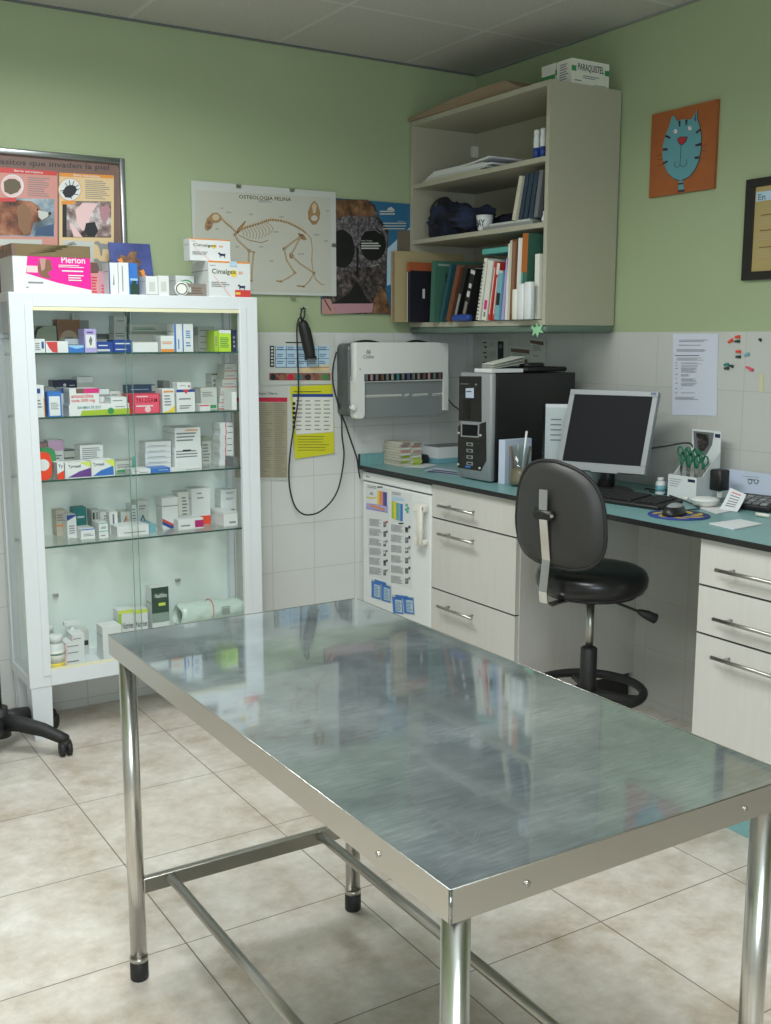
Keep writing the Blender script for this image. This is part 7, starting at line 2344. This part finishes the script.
def star_base(t, c, R_, n=5, a0=0.0, hub_z=0.10, mat='rubber', caster_r=0.027, aw=1.0):
    m = MB(); m.tube([c+Vector((0, 0, hub_z-0.045)), c+Vector((0, 0, hub_z+0.06))], [0.042, 0.034], mat, 24); m.build('hub', t)
    for k in range(n):
        a = a0+2*PI*k/n
        d_ = Vector((math.cos(a), math.sin(a), 0)); s_ = Vector((-d_.y, d_.x, 0))
        m = MB()
        prof = [(0.02, hub_z+0.035, 0.050, 0.030*aw), (R_*0.35, hub_z+0.028, 0.042, 0.026*aw), (R_*0.7, hub_z+0.008, 0.036, 0.022*aw), (R_*0.95, hub_z-0.018, 0.030, 0.020*aw), (R_*1.04, hub_z-0.026, 0.018, 0.014*aw)]
        vs = []
        for r_, zt_, hh_, ww_ in prof:
            for (su, sv) in ((-1, -1), (1, -1), (1.0, 0.2), (0.6, 1), (-0.6, 1), (-1.0, 0.2)):
                vs.append(c+d_*r_+s_*(su*ww_)+Vector((0, 0, zt_-hh_/2+sv*hh_/2)))
        nn_ = 6
        fs = [(i*nn_+j, i*nn_+(j+1) % nn_, (i+1)*nn_+(j+1) % nn_, (i+1)*nn_+j) for i in range(len(prof)-1) for j in range(nn_)]
        fs += [tuple(reversed(range(nn_))), tuple(range((len(prof)-1)*nn_, len(prof)*nn_))]
        m.add(vs, fs, mat, True)
        arm = m.build('base_arm', t)
        m = MB()
        p = c+d_*(R_*1.0)
        ang = a+0.7+k*1.3
        w_ = Vector((math.cos(ang), math.sin(ang), 0))
        for s in (-1, 1):
            q = p+w_*0.012*s+Vector((0, 0, caster_r))
            m.tube([q-w_*0.009, q-w_*0.007, q+w_*0.007, q+w_*0.009], [caster_r*0.8, caster_r, caster_r, caster_r*0.8], 'rubber', 20)
        m.tube([p+Vector((0, 0, caster_r)), p+Vector((0, 0, hub_z-0.035))], 0.009, 'steel_dark', 10)
        hood = [p+w_*0.0+Vector((0, 0, caster_r*1.4))]
        m.tube([p-w_*0.014+Vector((0, 0, caster_r*1.5)), p+w_*0.014+Vector((0, 0, caster_r*1.5))], caster_r*0.75, 'rubber', 14)
        m.build('caster', arm)


star_base(t, sc_, 0.25, a0=0.3, hub_z=0.10)
# lever
m = MB()
l0 = sc_+Vector((0.02, -0.02, SEATZ-0.105))
lx = lambda px, py, dd: CAM+ray(px, py)*dd
# lever runs to the camera's right
r3 = Vector((CR.x, CR.y, 0)).normalized()
f3 = Vector((CF.x, CF.y, 0)).normalized()
l1 = sc_+r3*0.10-f3*0.03+Vector((0, 0, SEATZ-0.128))
l2 = sc_+r3*0.155-f3*0.03+Vector((0, 0, SEATZ-0.150))
l3 = sc_+r3*0.205-f3*0.03+Vector((0, 0, SEATZ-0.172))
m.tube(smooth([l0, sc_+r3*0.05-f3*0.02+Vector((0, 0, SEATZ-0.110)), l1, l2]), 0.0045, 'black', 10)
m.tube([l2-(l3-l2)*0.2, l2, l2.lerp(l3, .4), l3, l3+(l3-l2)*0.06], [0.006, 0.010, 0.015, 0.017, 0.012], 'rubber', 12)
m.build('lever', t)
# backrest: dished shell seen from behind, on a bent chrome flat bar
bd = Vector((-0.975, -0.22, 0)).normalized()     # from the seat towards the backrest
bt = Vector((0.22, -0.975, 0)).normalized()      # sideways, to the camera's right
bc = sc_+bd*0.224+Vector((0, 0, 0.908))
bw_, bh_ = 0.166, 0.153
m = MB()
n, k_ = 40, 9


def bshape(a):
    ca, sa = math.cos(a), math.sin(a)
    x = math.copysign(abs(ca)**0.62, ca)
    z = math.copysign(abs(sa)**0.72, sa)
    return x*(1.0-0.05*z)+0.06*z*(1 if x < 0 else 0), z+0.10*(1-abs(x))*(1 if z > 0 else -0.2)-0.05-0.10*x


def bpt(r_, a, off):
    x, z = bshape(a)
    x *= r_; z *= r_
    dish = 0.045*x*x+0.012*z*z
    return bc+bt*(bw_*x)+Vector((0, 0, bh_*z))+bd*(off-dish)


for off, mat, flip in ((0.012, 'shell_plastic', 1), (-0.020, 'seat_vinyl', 0)):
    vs = [bc+bd*off]
    for i in range(1, k_+1):
        for j in range(n):
            r_ = i/k_
            o2 = off if i < k_ else (0.0 if flip else -0.002)
            vs.append(bpt(r_ if i < k_ else 1.0, 2*PI*j/n, o2 if flip else o2))
    fs = [(0, 1+j, 1+(j+1) % n) for j in range(n)]
    for i in range(k_-1):
        for j in range(n):
            fs.append((1+i*n+j, 1+(i+1)*n+j, 1+(i+1)*n+(j+1) % n, 1+i*n+(j+1) % n))
    if not flip:
        fs = [tuple(reversed(f)) for f in fs]
        m2 = MB(); m2.add(vs, fs, mat, True); m2.build('backrest_cushion', t)
    else:
        m.add(vs, fs, mat, True)
m.tube([bpt(1.0, 2*PI*j/n, 0.001) for j in range(n)], 0.006, 'rubber', 8, closed=True)
bk = m.build('backrest', t)
# bracket
def flat(m, pts, w, th, mat):
    for (a, b) in zip(pts, pts[1:]):
        d_ = (b-a).normalized()
        nrm = bt.cross(d_).normalized()
        q = [a-bt*w/2-nrm*th/2, a+bt*w/2-nrm*th/2, a+bt*w/2+nrm*th/2, a-bt*w/2+nrm*th/2]
        e_ = b-a
        m.prism(q, e_, mat)
m = MB()
bo = -0.01
o_ = sc_
P = lambda r_, z_: sc_+bd*r_+bt*bo+Vector((0, 0, z_))
flat(m, [P(0.252, 0.985), P(0.251, 0.905), P(0.229, 0.765), P(0.242, 0.668), P(0.236, 0.632), P(0.216, 0.620), P(0.06, 0.620)], 0.030, 0.005, 'chrome')
m.build('back_bar', t)
m = MB()
m.rbox(-0.0, 0.0, 0, 0, 0, 0, 'black') if False else None
c0 = bc+bt*(bo)+Vector((0, 0, 0.0))+bd*0.022
m.tube([c0-bt*0.036, c0-bt*0.03, c0+bt*0.03, c0+bt*0.036], [0.010, 0.017, 0.017, 0.010], 'black', 14)
m.tube([c0+bd*0.0, c0+bd*0.022], [0.014, 0.012], 'black', 14)
m.tube([c0+bt*0.036+bd*0.005, c0+bt*0.036+bd*0.014], [0.006, 0.005], 'steel', 10)
m.build('adjusting_knob', t)

# ------------------------------------------------------------------ swivel chair whose base shows at the left edge
oc = Vector((-2.27, -0.30, 0))
t = thing('wheeled_stand', 'black star shaped base on castors at the left edge beside the cabinet leg', 'stand', oc)
ang = math.atan2(-0.467-oc.y, -2.085-oc.x)
star_base(t, oc, 0.249, a0=ang, hub_z=0.098, caster_r=0.027, aw=1.0)
m = MB(); m.tube([oc+Vector((0, 0, 0.12)), oc+Vector((0, 0, 1.15))], 0.016, 'steel', 20); m.build('column', t)
